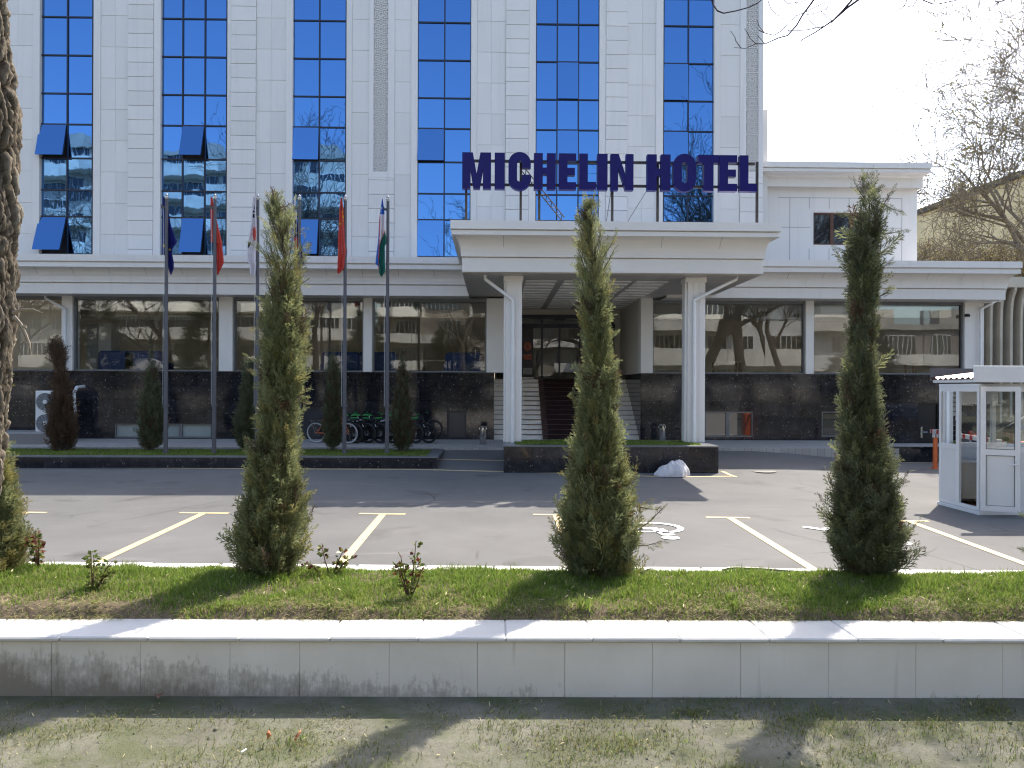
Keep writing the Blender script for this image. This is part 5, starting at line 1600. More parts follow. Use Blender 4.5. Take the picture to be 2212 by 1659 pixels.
# ================================================================== near planter
def yf(x): return 3.98 - .0168 * x
def yk(x): return 5.43 - .0437 * x
Z0, ZCT = .45, .762
XN0, XN1 = -5.5, 6.5
pl = thing('marble_planter', 'long white marble planter wall stained with soil towards its left end', 'planter', (0, 3.98, Z0))
wj = [101, 297, 493, 645, 840, 1031, 1220, 1408, 1597, 1784, 1970, 2154]
cj = [122, 317, 516, 712, 903, 1092, 1279, 1466, 1655, 1842, 2024]
def xs_from(pxs, py, step):
    xs = [at(p_, py, Y=3.98).x for p_ in pxs]
    a = xs[0]; out = []
    while a > XN0: a -= step; out.insert(0, a)
    out += xs; a = xs[-1]
    while a < XN1: a += step; out.append(a)
    return out
m_ = MB(lambda p: (p[0], p[1] - .0168 * p[0], p[2])); g_ = .0006
xw = xs_from(wj, 1440, .45); r5 = random.Random(8)
for a, b in zip(xw, xw[1:]):
    o_ = r5.uniform(0, .003); m_.box(a + g_, b - g_, 3.98 + o_, 4.02, Z0 - .03, ZCT - .026, 0, .002)
m_.box(xw[0], xw[-1], 4.021, 4.25, Z0 - .03, ZCT - .027)
m_.build('wall', M['marble_wall'], pl)
m_ = MB(lambda p: (p[0], p[1] - .0168 * p[0], p[2]))
xc = xs_from(cj, 1376, .455)
for a, b in zip(xc, xc[1:]):
    o_ = r5.uniform(-.002, .002); m_.box(a + .0005, b - .0005, 3.958 + o_, 4.275, ZCT - .025, ZCT + o_ * .6, 0, .007)
m_.build('coping', M['marble_top'], pl)
m_ = MB(lambda p: (p[0], p[1] - .0437 * p[0], p[2]))
for i in range(24):
    a = XN0 + i * .5; m_.box(a + .002, a + .498, 5.43, 5.62, -.1, .752 + r5.uniform(-.003, .003), 0, .012)
kb = m_.build('kerb', M['kerb'], pl)

def hnoise(x, y, s):
    return (np.sin(x * 2.1 * s + y * 1.3 * s + .5) + np.sin(x * -1.7 * s + y * 2.9 * s + 2.1) + np.sin(x * 4.3 * s + y * .7 * s + 4.) * .6 + np.sin(y * 5.1 * s - x * 3.1 * s) * .5) / 3.1
def zbed(x, y):
    x = np.asarray(x, float); y = np.asarray(y, float)
    f = 3.98 - .0168 * x + .27; k = 5.43 - .0437 * x
    t = np.clip((y - f) / (k - f), 0, 1)
    edge_ = np.clip(t / .07, 0, 1); edge_ = edge_ * edge_ * (3 - 2 * edge_)
    h = .752 + edge_ * (.045 + .022 * hnoise(x, y, 2.2)) + .035 * np.sin(t * PI) + .018 * hnoise(x, y, 1.) * np.sin(t * PI) + .010 * hnoise(x, y, 5)
    return h - .085 * np.clip((t - .72) / .28, 0, 1) ** 1.3
nx_, ny_ = 300, 50
gx = np.linspace(XN0, XN1, nx_); tt = np.linspace(-.04, 1.0, ny_)
GX_, T_ = np.meshgrid(gx, tt)
Fy = 3.98 - .0168 * GX_ + .268; Ky = 5.43 - .0437 * GX_
GY_ = Fy + (Ky - Fy) * T_ + .012 * hnoise(GX_, T_ * 2, 5) * (T_ < .03)
GZ_ = zbed(GX_, GY_); GZ_[0] = .74
V = np.stack([GX_, GY_, GZ_], -1).reshape(-1, 3)
idx = np.arange(nx_ * ny_).reshape(ny_, nx_)
Fq = np.stack([idx[:-1, :-1], idx[:-1, 1:], idx[1:, 1:], idx[1:, :-1]], -1).reshape(-1, 4)
o = mesh_np('planter_soil', V, Fq, M['soil'], smooth=True); tag(o, kind='structure', label='brown soil under the planter lawn')

def blades(name, X, Y, Z, H, W, rs, mats, mi=None, lean=.5, flat_=False, kind='stuff', label=None):
    """grass blades, each a narrow two-piece leaf that bends over"""
    n = len(X); a = rs.uniform(0, 2 * PI, n); b = rs.uniform(0, 2 * PI, n)
    le = rs.uniform(.1, 1, n) * lean
    base = np.stack([X, Y, Z], -1)
    side = np.stack([np.cos(a), np.sin(a), np.zeros(n)], -1) * (W / 2)[:, None]
    d = np.stack([np.cos(b), np.sin(b), np.zeros(n)], -1)
    up = np.array([0, 0, 1.])
    if flat_: mid = base + d * (H * .5)[:, None] + up * (.004 + .01 * rs.rand(n))[:, None]; tip = base + d * H[:, None] + up * (.003 + .012 * rs.rand(n))[:, None]
    else:
        mid = base + up * (H * .55)[:, None] + d * (H * le * .25)[:, None]
        tip = base + up * (H * (1 - .35 * le))[:, None] + d * (H * le * .9)[:, None]
    V = np.stack([base - side, base + side, mid + side * .8, mid - side * .8, tip + side * .12, tip - side * .12], 1).reshape(-1, 3)
    k = np.arange(n)[:, None] * 6
    Fq = np.concatenate([k + np.array([[0, 1, 2, 3]]), k + np.array([[3, 2, 4, 5]])], 1).reshape(-1, 4)
    m2 = None if mi is None else np.repeat(mi, 2)
    o = mesh_np(name, V, Fq, mats, mi=m2)
    return tag(o, label, None, None, kind)
rs = np.random.RandomState(11)
n = 150000
x = rs.uniform(-4.0, 6.1, n); f = 3.98 - .0168 * x + .275; k = 5.43 - .0437 * x
t = rs.rand(n); y = f + (k - f) * t + rs.normal(0, .006, n)
cl = hnoise(x, y, 3.3) + .5 * hnoise(x, y, 9)
bare = np.exp(-((x + 2.55) / .5) ** 2) * np.clip(1 - t / .28, 0, 1) * 1.8 + np.clip(1 - t / .06, 0, 1) * .8
keep = (rs.rand(n) < np.clip(1.0 + .5 * cl - bare, .06, 1)) & (t < .94 + .05 * hnoise(x, y, 3)); x, y, t, cl = x[keep], y[keep], t[keep], cl[keep]
h = (.024 + .018 * rs.rand(len(x)) + .014 * np.clip(cl, -1, 1)) * (.6 + .6 * np.sin(np.clip(t, 0, 1) * PI) ** .5) * np.where(rs.rand(len(x)) < .03, 1.6, 1)
dryp = np.clip(.24 - t * 1.1, .02, .24) + .12 * np.clip(hnoise(x, y, 1.7), 0, 1)
mi = (rs.rand(len(x)) < dryp).astype(int)
blades('lawn', x, y, zbed(x, y) - .004, h, rs.uniform(.003, .0055, len(x)), rs, [M['grass'], M['grass_dry']], mi, .95, label='green lawn growing in the marble planter')
cxs, cts = rs.uniform(-3.6, 4, 85), rs.rand(85) * .8 + .06
x = (cxs[:, None] + rs.normal(0, .028, (85, 60))).ravel(); t = np.repeat(cts, 60); y = 3.98 - .0168 * x + .275 + t * 1.1 + rs.normal(0, .025, len(x))
blades('grass_tufts', x, y, zbed(x, y) - .004, rs.uniform(.035, .085, len(x)), rs.uniform(.003, .006, len(x)), rs, [M['grass'], M['grass_dry']], (rs.rand(len(x)) < .1).astype(int), 1.2, label='taller grass tufts in the planter lawn')
n = 9500
x = rs.uniform(-4, 4.2, n); t = rs.beta(1, 4, n) * .5; f = 3.98 - .0168 * x + .262; y = f + t * 1.2
kp = rs.rand(n) < np.clip(.5 + .8 * hnoise(x, y, 2.3), .1, 1); x, y = x[kp], y[kp]
blades('dry_grass', x, y, zbed(x, y) + .01, rs.uniform(.03, .075, len(x)), rs.uniform(.003, .005, len(x)), rs, [M['grass_dry'], M['grass']], (rs.rand(len(x)) < .3).astype(int), 1, True, label='dry cut grass along the planter edge')
# lawns of the two granite planters
def lawn(x0, x1, y0, y1, z, n, label):
    x = rs.uniform(x0, x1, n); y = rs.uniform(y0, y1, n)
    blades('lawn', x, y, np.full(n, z - .005), rs.uniform(.035, .075, n) * (1 + .3 * hnoise(x, y, 2)), rs.uniform(.012, .02, n), rs, [M['grass'], M['grass_dry']], (rs.rand(n) < .1 + .12 * np.clip(hnoise(x, y, 1.1), 0, 1)).astype(int), .8, label=label)
lawn(-13.5, xbR - .3, YB + .3, 20.2, ZBED - .03, 34000, 'lawn in the flagpole planter')
lawn(xp0 + .3, xp1 - .3, 17.9, 19.3, ZPL - .02, 20000, 'lawn in the planter under the canopy')
def zgn(x, y):
    k = np.clip((3.75 - y) / .7, 0, 1)
    return .45 - .09 * np.clip(3.95 - y, 0, 2) + k * (.012 * np.sin(3.1 * x + 1.3 * y) + .01 * np.sin(7.3 * x - 4.1 * y) + .008 * np.sin(5 * y + 2 * x))
# sparse tufts and fallen leaves on the dusty ground
n = 60000
x = rs.uniform(-3.4, 3.4, n); y = 2.2 + 1.75 * rs.rand(n) ** .8
q = hnoise(x, y, 2.6) + .7 * hnoise(x, y, 6.2) + .25 * np.clip((y - 3.2), -1, 1)
kp = rs.rand(n) < np.clip((q - .05) * 1.3, .03, 1); x, y = x[kp], y[kp]
zz = zgn(x, y)
kp = y < 3.97 - .0168 * x; x, y, zz = x[kp], y[kp], zz[kp]
blades('sparse_grass', x, y, zz - .001, rs.uniform(.012, .034, len(x)), rs.uniform(.0018, .0032, len(x)), rs, [M['grass_thin'], M['grass_dry']], (rs.rand(len(x)) < .2).astype(int), 1.3, True, label='sparse grass on the dusty ground')
px_, py_ = rs.uniform(-2.9, 2.9, 95), 2.25 + 1.6 * rs.rand(95) ** .8
nb_ = 170; sp_ = rs.uniform(.03, .11, 95)
x = (px_[:, None] + rs.normal(0, 1, (95, nb_)) * sp_[:, None] * 1.5).ravel(); y = (py_[:, None] + rs.normal(0, 1, (95, nb_)) * sp_[:, None]).ravel(); kp = y < 3.93; x, y = x[kp], y[kp]
blades('sparse_grass', x, y, zgn(x, y) - .002, rs.uniform(.015, .04, len(x)), rs.uniform(.0025, .0042, len(x)), rs, [M['grass_thin'], M['grass_dry'], M['grass']], rs.choice([0, 0, 0, 1, 2], len(x)), 1.5, label='low green grass clumps on the dusty ground')
n = 900
x = rs.uniform(-3, 3, n); y = rs.uniform(2.2, 3.9, n); sz_ = rs.uniform(.002, .008, n) * (rs.rand(n) ** 2 + .3)
cub = np.array([[-1, -1, 0], [1, -1, 0], [1, 1, 0], [-1, 1, 0], [-.6, -.6, 1], [.6, -.6, 1], [.6, .6, 1], [-.6, .6, 1]], float)
V = np.stack([x, y, zgn(x, y) - .001], -1)[:, None] + (cub + rs.normal(0, .25, (n, 8, 3))) * sz_[:, None, None]
fi = np.array([[0, 1, 5, 4], [1, 2, 6, 5], [2, 3, 7, 6], [3, 0, 4, 7], [4, 5, 6, 7]])
o = mesh_np('gravel_crumbs', V.reshape(-1, 3), (np.arange(n)[:, None, None] * 8 + fi).reshape(-1, 4), M['earth']); tag(o, 'small crumbs of earth and grit on the bare ground', None, None, 'stuff')
n = 420
x = rs.uniform(-3, 3, n); y = rs.uniform(2.3, 3.93, n); zz = zgn(x, y)
blades('fallen_leaves', x, y, zz + .004, rs.uniform(.012, .032, n), rs.uniform(.0035, .0065, n), rs, [M['willow_leaf']], None, 1, True, label='narrow pale fallen leaves scattered on the ground')
n = 260
x = rs.uniform(-3.4, 3.6, n); y = 3.98 - .0168 * x + .3 + rs.rand(n) * .95
blades('fallen_leaves', x, y, zbed(x, y) + .03, rs.uniform(.015, .035, n), rs.uniform(.004, .008, n), rs, [M['willow_leaf']], None, 1, True, label='pale fallen leaves lying on the lawn')

# ================================================================== junipers
def spray_templates(rs, k=4):
    out = []
    for _ in range(k):
        q = []
        def leaf(p, d, L, w_):
            d = d / np.linalg.norm(d); s = np.cross(d, [0, 1., .2]); s /= np.linalg.norm(s) + 1e-9
            s = s * w_ / 2
            q.append([p - s * .6, p + d * L * .45 - s, p + d * L, p + d * L * .45 + s])
        leaf(np.zeros(3), np.array([0, 0, 1.]), .55, .04); leaf(np.array([0, 0, .5]), np.array([rs.normal(0, .1), 0, 1.]), .55, .045)
        for i in range(11):
            t = .08 + .84 * i / 10; sgn = 1 if i % 2 else -1
            ang = rs.uniform(.45, .85); dy = rs.normal(0, .35)
            d = np.array([sgn * math.sin(ang), dy * .6, math.cos(ang)]); L = (.46 - .26 * t) * rs.uniform(.8, 1.2)
            p = np.array([0, 0, t * .95])
            leaf(p, d, L, .042)
            d = d / np.linalg.norm(d)
            leaf(p + d * L * .4, d + np.array([sgn * -.3, dy * .3, .5]), L * .65, .036)
            leaf(p + d * L * .55, d + np.array([sgn * .5, -dy * .3, -.1]), L * .5, .032)
        out.append(np.array(q))
    return out
TPL = spray_templates(np.random.RandomState(2), 5)
def place_sprays(P, D, L, rs):
    """P (n,3) roots, D (n,3) directions, L (n,) lengths -> quads (m,4,3)"""
    D = D / np.linalg.norm(D, axis=1, keepdims=True)
    a = np.where(np.abs(D[:, 2:3]) < .9, np.array([[0, 0, 1.]]), np.array([[1., 0, 0]]))
    U = np.cross(D, a); U /= np.linalg.norm(U, axis=1, keepdims=True); W = np.cross(D, U)
    ph = rs.uniform(0, 2 * PI, len(P))[:, None]
    U, W = U * np.cos(ph) + W * np.sin(ph), W * np.cos(ph) - U * np.sin(ph)
    ti = rs.randint(0, len(TPL), len(P)); out = []; own = []
    for k, T in enumerate(TPL):
        m = np.where(ti == k)[0]
        if not len(m): continue
        q = (U[m][:, None, None, :] * T[None, :, :, 0:1] + W[m][:, None, None, :] * T[None, :, :, 1:2] + D[m][:, None, None, :] * T[None, :, :, 2:3]) * L[m][:, None, None, None] + P[m][:, None, None, :]
        out.append(q.reshape(-1, 4, 3)); own.append(np.repeat(m, len(T)))
    return np.concatenate(out), np.concatenate(own)
def juniper(label, sil, Y, n, L, mats, seed, group=None, sparse=.55, wisps=(), tipf=.14, fill=1., zb=None):
    rs = np.random.RandomState(seed)
    ys = np.array([s[0] for s in sil], float)
    zc = np.array([at((s[1] + s[2]) / 2, s[0], Y=Y).z for s in sil])
    xl = np.array([at(s[1], s[0], Y=Y).x for s in sil]); xr = np.array([at(s[2], s[0], Y=Y).x for s in sil])
    o_ = np.argsort(zc); zc, xl, xr = zc[o_], xl[o_], xr[o_]
    cx = (xl + xr) / 2; r = (xr - xl) / 2
    z0, z1 = zc[0], zc[-1]
    base = zb if zb is not None else z0
    cb = np.interp(z0 + .05, zc, cx)
    t_ = thing('juniper_tree', label, 'conifer', (float(cb), Y, float(base)), group)
    # height samples weighted by girth
    zz = np.linspace(z0, z1, 400); wgt = np.interp(zz, zc, r) ** 1.15
    topf = lambda q: np.clip((q - (z0 + .62 * (z1 - z0))) / (.30 * (z1 - z0)), 0, 1)
    wgt *= 1 - min(.95, sparse * 1.35) * topf(zz)
    n = int(n * 1.75); z = rs.choice(zz, n, p=wgt / wgt.sum()) + rs.uniform(-.5, .5, n) * (z1 - z0) / 400
    ph = rs.uniform(0, 2 * PI, n); sc = 2.4 / (z1 - z0)
    gap = np.sin(ph * 4 + z * 13 * sc + seed) + np.sin(ph * 7 - z * 29 * sc + seed * 3) + np.sin(ph * 3 + z * 47 * sc)
    kp = rs.rand(n) < np.clip(.70 + .45 * gap, .05, 1); z, ph = z[kp], ph[kp]; n = len(z)
    R = np.interp(z, zc, r); CXx = np.interp(z, zc, cx)
    lump = 1 + .13 * np.sin(ph * 3 + z * 9 / max(.5, (z1 - z0) / 2.4) + seed) + .10 * np.sin(ph * 5 - z * 17 + seed * 2) + .07 * np.sin(ph * 2 + z * 31)
    out_ = rs.rand(n) < .16
    rho = np.sqrt(rs.uniform(.12, 1, n)) * R * lump * np.where(out_, .93, .76) * (1 - .55 * topf(z) * min(1, sparse * 2))
    rad_ = np.stack([np.cos(ph), np.sin(ph), np.zeros(n)], -1)
    P = np.stack([CXx, np.full(n, Y), z], -1) + rad_ * rho[:, None]
    lowf = np.clip(1 - (z - z0) / (.35 * (z1 - z0)), 0, 1)
    tilt = rs.uniform(.10, .50, n) + .5 * lowf * rs.rand(n) + out_ * rs.uniform(0, .35, n) + .25 * topf(z) * min(1, sparse * 2) * rs.rand(n)
    D = rad_ * np.sin(tilt)[:, None] + np.array([0, 0, 1.]) * np.cos(tilt)[:, None] + rs.normal(0, .14, (n, 3))
    LL = L * rs.uniform(.6, 1.2, n) * np.where(out_, 1.35, 1) * np.clip(R / (r.max() * .4), .5, 1) * (1 + .25 * topf(z) * min(1, sparse * 2))
    P = P - D * (LL * .55)[:, None] * (rho / (R + 1e-6) > .55)[:, None]
    twb = MB()
    if sparse > .5:          # open feathery top : single branches with sprays along them instead of a full crown
        kk = rs.rand(len(P)) > np.clip(topf(z) * 1.6, 0, 1); P, D, LL = P[kk], D[kk], LL[kk]
        Ht = z1 - z0
        for b in range(95):
            zb_ = z0 + Ht * (.55 + .38 * (b + rs.rand()) / 95); p0 = rs.uniform(0, 2 * PI); zt_b = min(z1 - .06, zb_ + Ht * rs.uniform(.05, .13))
            c0, c1 = np.interp(zb_, zc, cx), np.interp(zt_b, zc, cx); Rt = np.interp(zt_b, zc, r) * rs.uniform(.7, 1.12)
            A = np.array([c0, Y, zb_]); B = np.array([c1 + Rt * math.cos(p0), Y + Rt * math.sin(p0), zt_b]); m = rs.randint(6, 10)
            tk = np.linspace(.15, 1, m); pts = A + (B - A) * tk[:, None]; pts[:, 2] -= np.sin(tk * PI) * .02 * Ht / 2.4
            d = (B - A) / np.linalg.norm(B - A)
            P = np.concatenate([P, pts]); D = np.concatenate([D, np.tile(d, (m, 1)) + rs.normal(0, .42, (m, 3)) + [0, 0, .25]]); LL = np.concatenate([LL, L * rs.uniform(.45, .8, m)])
            twb.tube([tuple(A), tuple(pts[m // 2]), tuple(B)], [.004, .003, .0012], 4)
        for k in range(9):
            P = np.concatenate([P, [[cx[-1], Y, z1 - .075 - k * .016 * Ht / 2.4]]]); D = np.concatenate([D, [[rs.normal(0, .25), rs.normal(0, .25), 1.]]]); LL = np.concatenate([LL, [L * .6]])
    # wisps : thin shoots that stick out, read off the picture as root and tip
    tw = MB()
    for (ax, ay, bx_, by_, m) in wisps:
        A = np.array(at(ax, ay, Y=Y)); B = np.array(at(bx_, by_, Y=Y)); off = rs.uniform(-.5, .5) * abs(B[0] - A[0])
        B = B + np.array([0, off, 0]); ln = np.linalg.norm(B - A)
        tk = np.linspace(.05, 1, m); sag = np.stack([np.zeros(m), np.zeros(m), np.sin(tk * PI) * ln * -.06], -1)
        pts = A + (B - A) * tk[:, None] + sag
        d = np.tile((B - A) / ln, (m, 1)) + rs.normal(0, .38, (m, 3))
        P = np.concatenate([P, pts]); D = np.concatenate([D, d]); LL = np.concatenate([LL, np.full(m, L * .62) * np.linspace(1, .6, m)])
        tw.tube([tuple(A), tuple(pts[m // 2]), tuple(B)], [.004 * L / .12, .003 * L / .12, .0012 * L / .12], 4)
    q, own = place_sprays(P, D, LL, rs)
    # leaves near the ground must not sink into it
    pch = np.sin(P[:, 0] * 19 + P[:, 2] * 11 + seed) + np.sin(P[:, 1] * 17 - P[:, 2] * 23 + seed * 2) + np.sin(P[:, 2] * 41 + P[:, 0] * 33)
    mi = (rs.rand(len(P)) < np.clip(tipf * (1 + .9 * pch), .02, .9)).astype(int)
    if len(mats) > 2: mi = np.where((pch < -1.55) & (rs.rand(len(P)) < .55), 2, mi)
    mi = mi[own]
    V = q.reshape(-1, 3); low = V[:, 2] < base + .01; V[low, 2] = base + .01 + rs.rand(low.sum()) * .02
    fo = mesh_np('foliage', V, np.arange(len(V)).reshape(-1, 4), mats, t_, mi)
    m_ = MB()
    zs = np.linspace(base - .06, z1 - .04 * (z1 - z0), 14)
    rr = [max(.004, .038 * (r.max() / .28) * (1 - .93 * i / 13)) for i in range(14)]
    m_.tube([(float(np.interp(a, zc, cx)), Y, float(a)) for a in zs], rr, 7)
    for i in range(34):
        za = z0 + (z1 - z0) * (.06 + .8 * i / 34); p = rs.uniform(0, 2 * PI); Rr = float(np.interp(za, zc, r)) * .8; c_ = float(np.interp(za, zc, cx))
        up_ = Rr * rs.uniform(.9, 1.8)
        m_.tube([(c_, Y, za), (c_ + Rr * .5 * math.cos(p), Y + Rr * .5 * math.sin(p), za + up_ * .4), (c_ + Rr * math.cos(p), Y + Rr * math.sin(p), za + up_)], [.008 * r.max() / .28, .005 * r.max() / .28, .002], 4)
    if tw.v: m_.add(tw.v, tw.f)
    if twb.v: m_.add(twb.v, twb.f)
    m_.build('trunk', M['trunk'], t_)
    return t_
def aff(rows, sx, ox, sy, oy): return [(oy + sy * a, ox + sx * b, ox + sx * c) for a, b, c in rows]
ZG = .79
T1 = aff([(48, 208, 216), (90, 202, 232), (130, 185, 285), (175, 172, 300), (250, 162, 345), (330, 176, 342), (375, 182, 322), (420, 188, 308), (500, 180, 322), (560, 172, 340), (600, 172, 348), (650, 168, 338), (700, 168, 335), (800, 162, 328), (900, 152, 314), (1000, 135, 310), (1100, 114, 322), (1200, 92, 345), (1300, 48, 352), (1400, 34, 352), (1450, 62, 340), (1490, 100, 312), (1535, 130, 285)], .5666, 470, .5666, 387)
t1 = juniper('tall green conifer in the marble planter, left of the flag with the blue top', T1, 5.04, 3300, .125, [M['juniper'], M['juniper_tip'], M['juniper_dead']], 3, None, .62,
        [(592, 470, 566, 440, 5), (600, 450, 640, 440, 5), (610, 520, 662, 500, 8), (630, 620, 668, 600, 5), (640, 720, 672, 690, 7), (640, 860, 668, 838, 6), (560, 780, 540, 770, 4), (640, 870, 662, 866, 5), (560, 810, 545, 800, 4), (595, 470, 590, 418, 5)], zb=ZG)
t1['label'] = 'tall green conifer in the marble planter hiding the fourth flagpole'
T2 = aff([(70, 182, 192), (110, 172, 205), (160, 160, 232), (230, 148, 262), (300, 150, 272), (350, 150, 280), (420, 152, 276), (470, 155, 262), (520, 150, 280), (590, 163, 292), (650, 168, 284), (740, 170, 302), (800, 160, 316), (850, 158, 302), (930, 140, 312), (1000, 132, 326), (1060, 114, 332), (1130, 108, 358), (1200, 90, 372), (1270, 70, 396), (1350, 58, 410), (1420, 64, 410), (1480, 86, 388), (1530, 130, 330)], .5662, 1161.3, .5662, 387)
juniper('tall green conifer in the marble planter in front of the entrance stairs', T2, 5.03, 3500, .125, [M['juniper'], M['juniper_tip'], M['juniper_dead']], 8, None, .55,
        [(1300, 560, 1332, 505, 10), (1302, 585, 1326, 540, 8), (1262, 500, 1246, 480, 6), (1360, 1090, 1434, 1098, 10), (1370, 1150, 1428, 1096, 12), (1360, 1180, 1428, 1166, 9), (1250, 980, 1224, 970, 5), (1250, 870, 1236, 846, 4), (1350, 1060, 1378, 1000, 9), (1370, 1240, 1412, 1228, 6), (1290, 460, 1281, 424, 6)], zb=ZG)
T3 = aff([(66, 222, 230), (100, 195, 245), (150, 190, 262), (200, 188, 272), (270, 182, 276), (340, 150, 280), (400, 140, 272), (470, 145, 272), (530, 150, 262), (620, 152, 256), (720, 143, 248), (800, 136, 262), (900, 126, 258), (960, 122, 272), (1050, 113, 286), (1100, 116, 312), (1180, 92, 326), (1260, 82, 350), (1320, 68, 356), (1400, 66, 366), (1460, 84, 358), (1500, 128, 320), (1535, 160, 285)], .5999, 1742, .5999, 331.8)
juniper('tall dark conifer in the marble planter in front of the right wing', T3, 5.02, 3300, .125, [M['juniper_dark'], M['juniper'], M['juniper_dead']], 14, None, .4,
        [(1888, 430, 1946, 458, 10), (1888, 470, 1922, 412, 9), (1890, 505, 1950, 498, 9), (1880, 560, 1944, 515, 11), (1885, 590, 1936, 558, 9), (1868, 430, 1846, 388, 7), (1850, 545, 1812, 534, 6), (1860, 470, 1812, 455, 7), (1940, 1190, 2010, 1188, 9), (1935, 1180, 1990, 1125, 11), (1900, 640, 1920, 626, 5), (1880, 420, 1908, 398, 6), (1930, 1060, 1962, 1018, 8)], tipf=.2, zb=ZG)
T0 = [(1000, -26, 12), (1035, -34, 26), (1060, -40, 38), (1100, -70, 47), (1140, -90, 54), (1180, -95, 61), (1215, -90, 58), (1235, -70, 50), (1255, -50, 35)]
juniper('conifer at the left edge of the lawn, behind the rough tree trunk', [(560, -45, -35), (760, -62, -8), (900, -70, 0)] + T0, 5.1, 2600, .125, [M['juniper'], M['juniper_tip']], 21, None, .4, tipf=.3, zb=ZG)
T4 = [(430, 2325, 2335), (560, 2300, 2370), (700, 2287, 2375), (900, 2270, 2385), (1050, 2251, 2400), (1150, 2240, 2412), (1210, 2247, 2405), (1250, 2285, 2365)]
juniper('conifer at the right edge of the lawn, only its outer twigs in view', T4, 4.95, 2300, .125, [M['juniper_dark'], M['juniper']], 33, None, .4, [(2250, 1190, 2203, 1186, 6), (2250, 1120, 2208, 1112, 5)], zb=ZG)
# the row in the flagpole planter
YJ = 19.75; ZJ = ZBED - .03
def c4(rows): return [(553 + .35 * a, .35 * b, .35 * c) for a, b, c in rows]
gj = 'small conifers in the flagpole planter'
juniper('dead brown conifer in front of the air conditioner', c4([(545, 318, 372), (600, 305, 398), (650, 332, 402), (700, 345, 402), (800, 340, 422), (900, 325, 440), (1000, 305, 458), (1080, 292, 474), (1140, 305, 470), (1190, 330, 440)]), YJ, 1000, .30, [M['juniper_dead'], M['juniper_dead']], 41, gj, 0, zb=ZJ)
juniper('dark green conifer beside the leftmost flagpole', c4([(545, 928, 936), (640, 915, 950), (740, 905, 965), (850, 885, 985), (950, 866, 1008), (1050, 848, 1022), (1120, 858, 1016), (1185, 890, 985)]), YJ, 850, .28, [M['juniper_dark'], M['juniper_dead']], 42, gj, .1, zb=ZJ)
juniper('dark green conifer left of the tall foreground conifer', c4([(640, 1555, 1565), (720, 1520, 1590), (820, 1492, 1600), (920, 1470, 1600), (1040, 1440, 1590), (1120, 1450, 1580), (1185, 1480, 1550)]), YJ, 850, .28, [M['juniper_dark'], M['juniper_dark']], 43, gj, .1, zb=ZJ)
juniper('dark green conifer hiding part of the orange bicycle', c4([(590, 2050, 2058), (700, 2030, 2082), (830, 2012, 2100), (950, 1998, 2108), (1060, 1988, 2116), (1130, 1998, 2112), (1185, 2020, 2085)]), YJ, 850, .26, [M['juniper_dark'], M['juniper_dead']], 44, gj, .1, tipf=.2, zb=ZJ)
juniper('brownish green conifer beside the rightmost flagpole', [(553 + .35 * a, 719 + .35 * b, 719 + .35 * c) for a, b, c in [(560, 424, 434), (680, 408, 450), (800, 395, 465), (920, 376, 482), (1030, 362, 494), (1110, 360, 506), (1160, 375, 495), (1190, 395, 470)]], YJ, 850, .26, [M['juniper_dark'], M['juniper_dead']], 45, gj, .1, tipf=.45, zb=ZJ)

# ================================================================== roses
def rose(label, px, py, ptop, wpx, seed, red, n):
    rs = np.random.RandomState(seed)
    b = at(px, py, Z=.8); Y = b.y; z0 = float(zbed(b.x, Y)); zt = bz(ptop, Y, px); w_ = wpx / FPX * Y / 2
    t_ = thing('rose_bush', label, 'rose bush', (b.x, Y, z0))
    m_ = MB(); V = []; mi = []
    for s in range(n):
        a = rs.uniform(0, 2 * PI); hh = (zt - z0) * (1 if s == 0 else rs.uniform(.35, .85)); sp_ = w_ * rs.uniform(.3, .9) * (.6 if s == 0 else 1.7)
        pts = [Vector((b.x, Y, z0 - .02)) + Vector((math.cos(a) * sp_ * u_, math.sin(a) * sp_ * u_, (hh + .02) * u_ + .012 * math.sin(u_ * 7 + s))) for u_ in (0, .3, .6, .85, 1)]
        m_.tube(pts, [.006, .005, .004, .003, .002], 5)
        for k in range(12):
            u_ = rs.uniform(.25, 1.0); j = min(3, int(u_ * 4)); p = pts[j] + (pts[j + 1] - pts[j]) * (u_ * 4 - j if u_ < 1 else 1)
            for lf in range(3):
                d = Vector((rs.normal(), rs.normal(), rs.uniform(-.2, .8))).normalized(); L = rs.uniform(.02, .04); s_ = d.cross(Vector((rs.normal(), rs.normal(), rs.normal()))).normalized() * L * .32
                q = p + d * .012; nrm = d.cross(s_).normalized() * L * .08
                V += [q, q + d * L * .5 - s_ + nrm, q + d * L, q + d * L * .5 + s_ + nrm]; mi.append(0 if rs.rand() < (red if u_ > .5 else red * .4) else 1)
    m_.build('stem', M['stem'], t_)
    V = np.array([v[:] for v in V]); mesh_np('leaves', V, np.arange(len(V)).reshape(-1, 4), [M['rose_red'], M['rose_green']], t_, mi)
rose('young rose bush with dark red leaves near the left conifer', 84, 1246, 1150, 62, 1, .6, 5)
rose('small yellow green rose bush at the left end of a yellow line', 200, 1288, 1192, 62, 2, .0, 5)
rose('low rose bush with red tips right of the tall left conifer', 712, 1252, 1184, 70, 3, .4, 5)
rose('rose bush with green and reddish leaves in the middle of the lawn', 886, 1292, 1172, 66, 9, .22, 6)

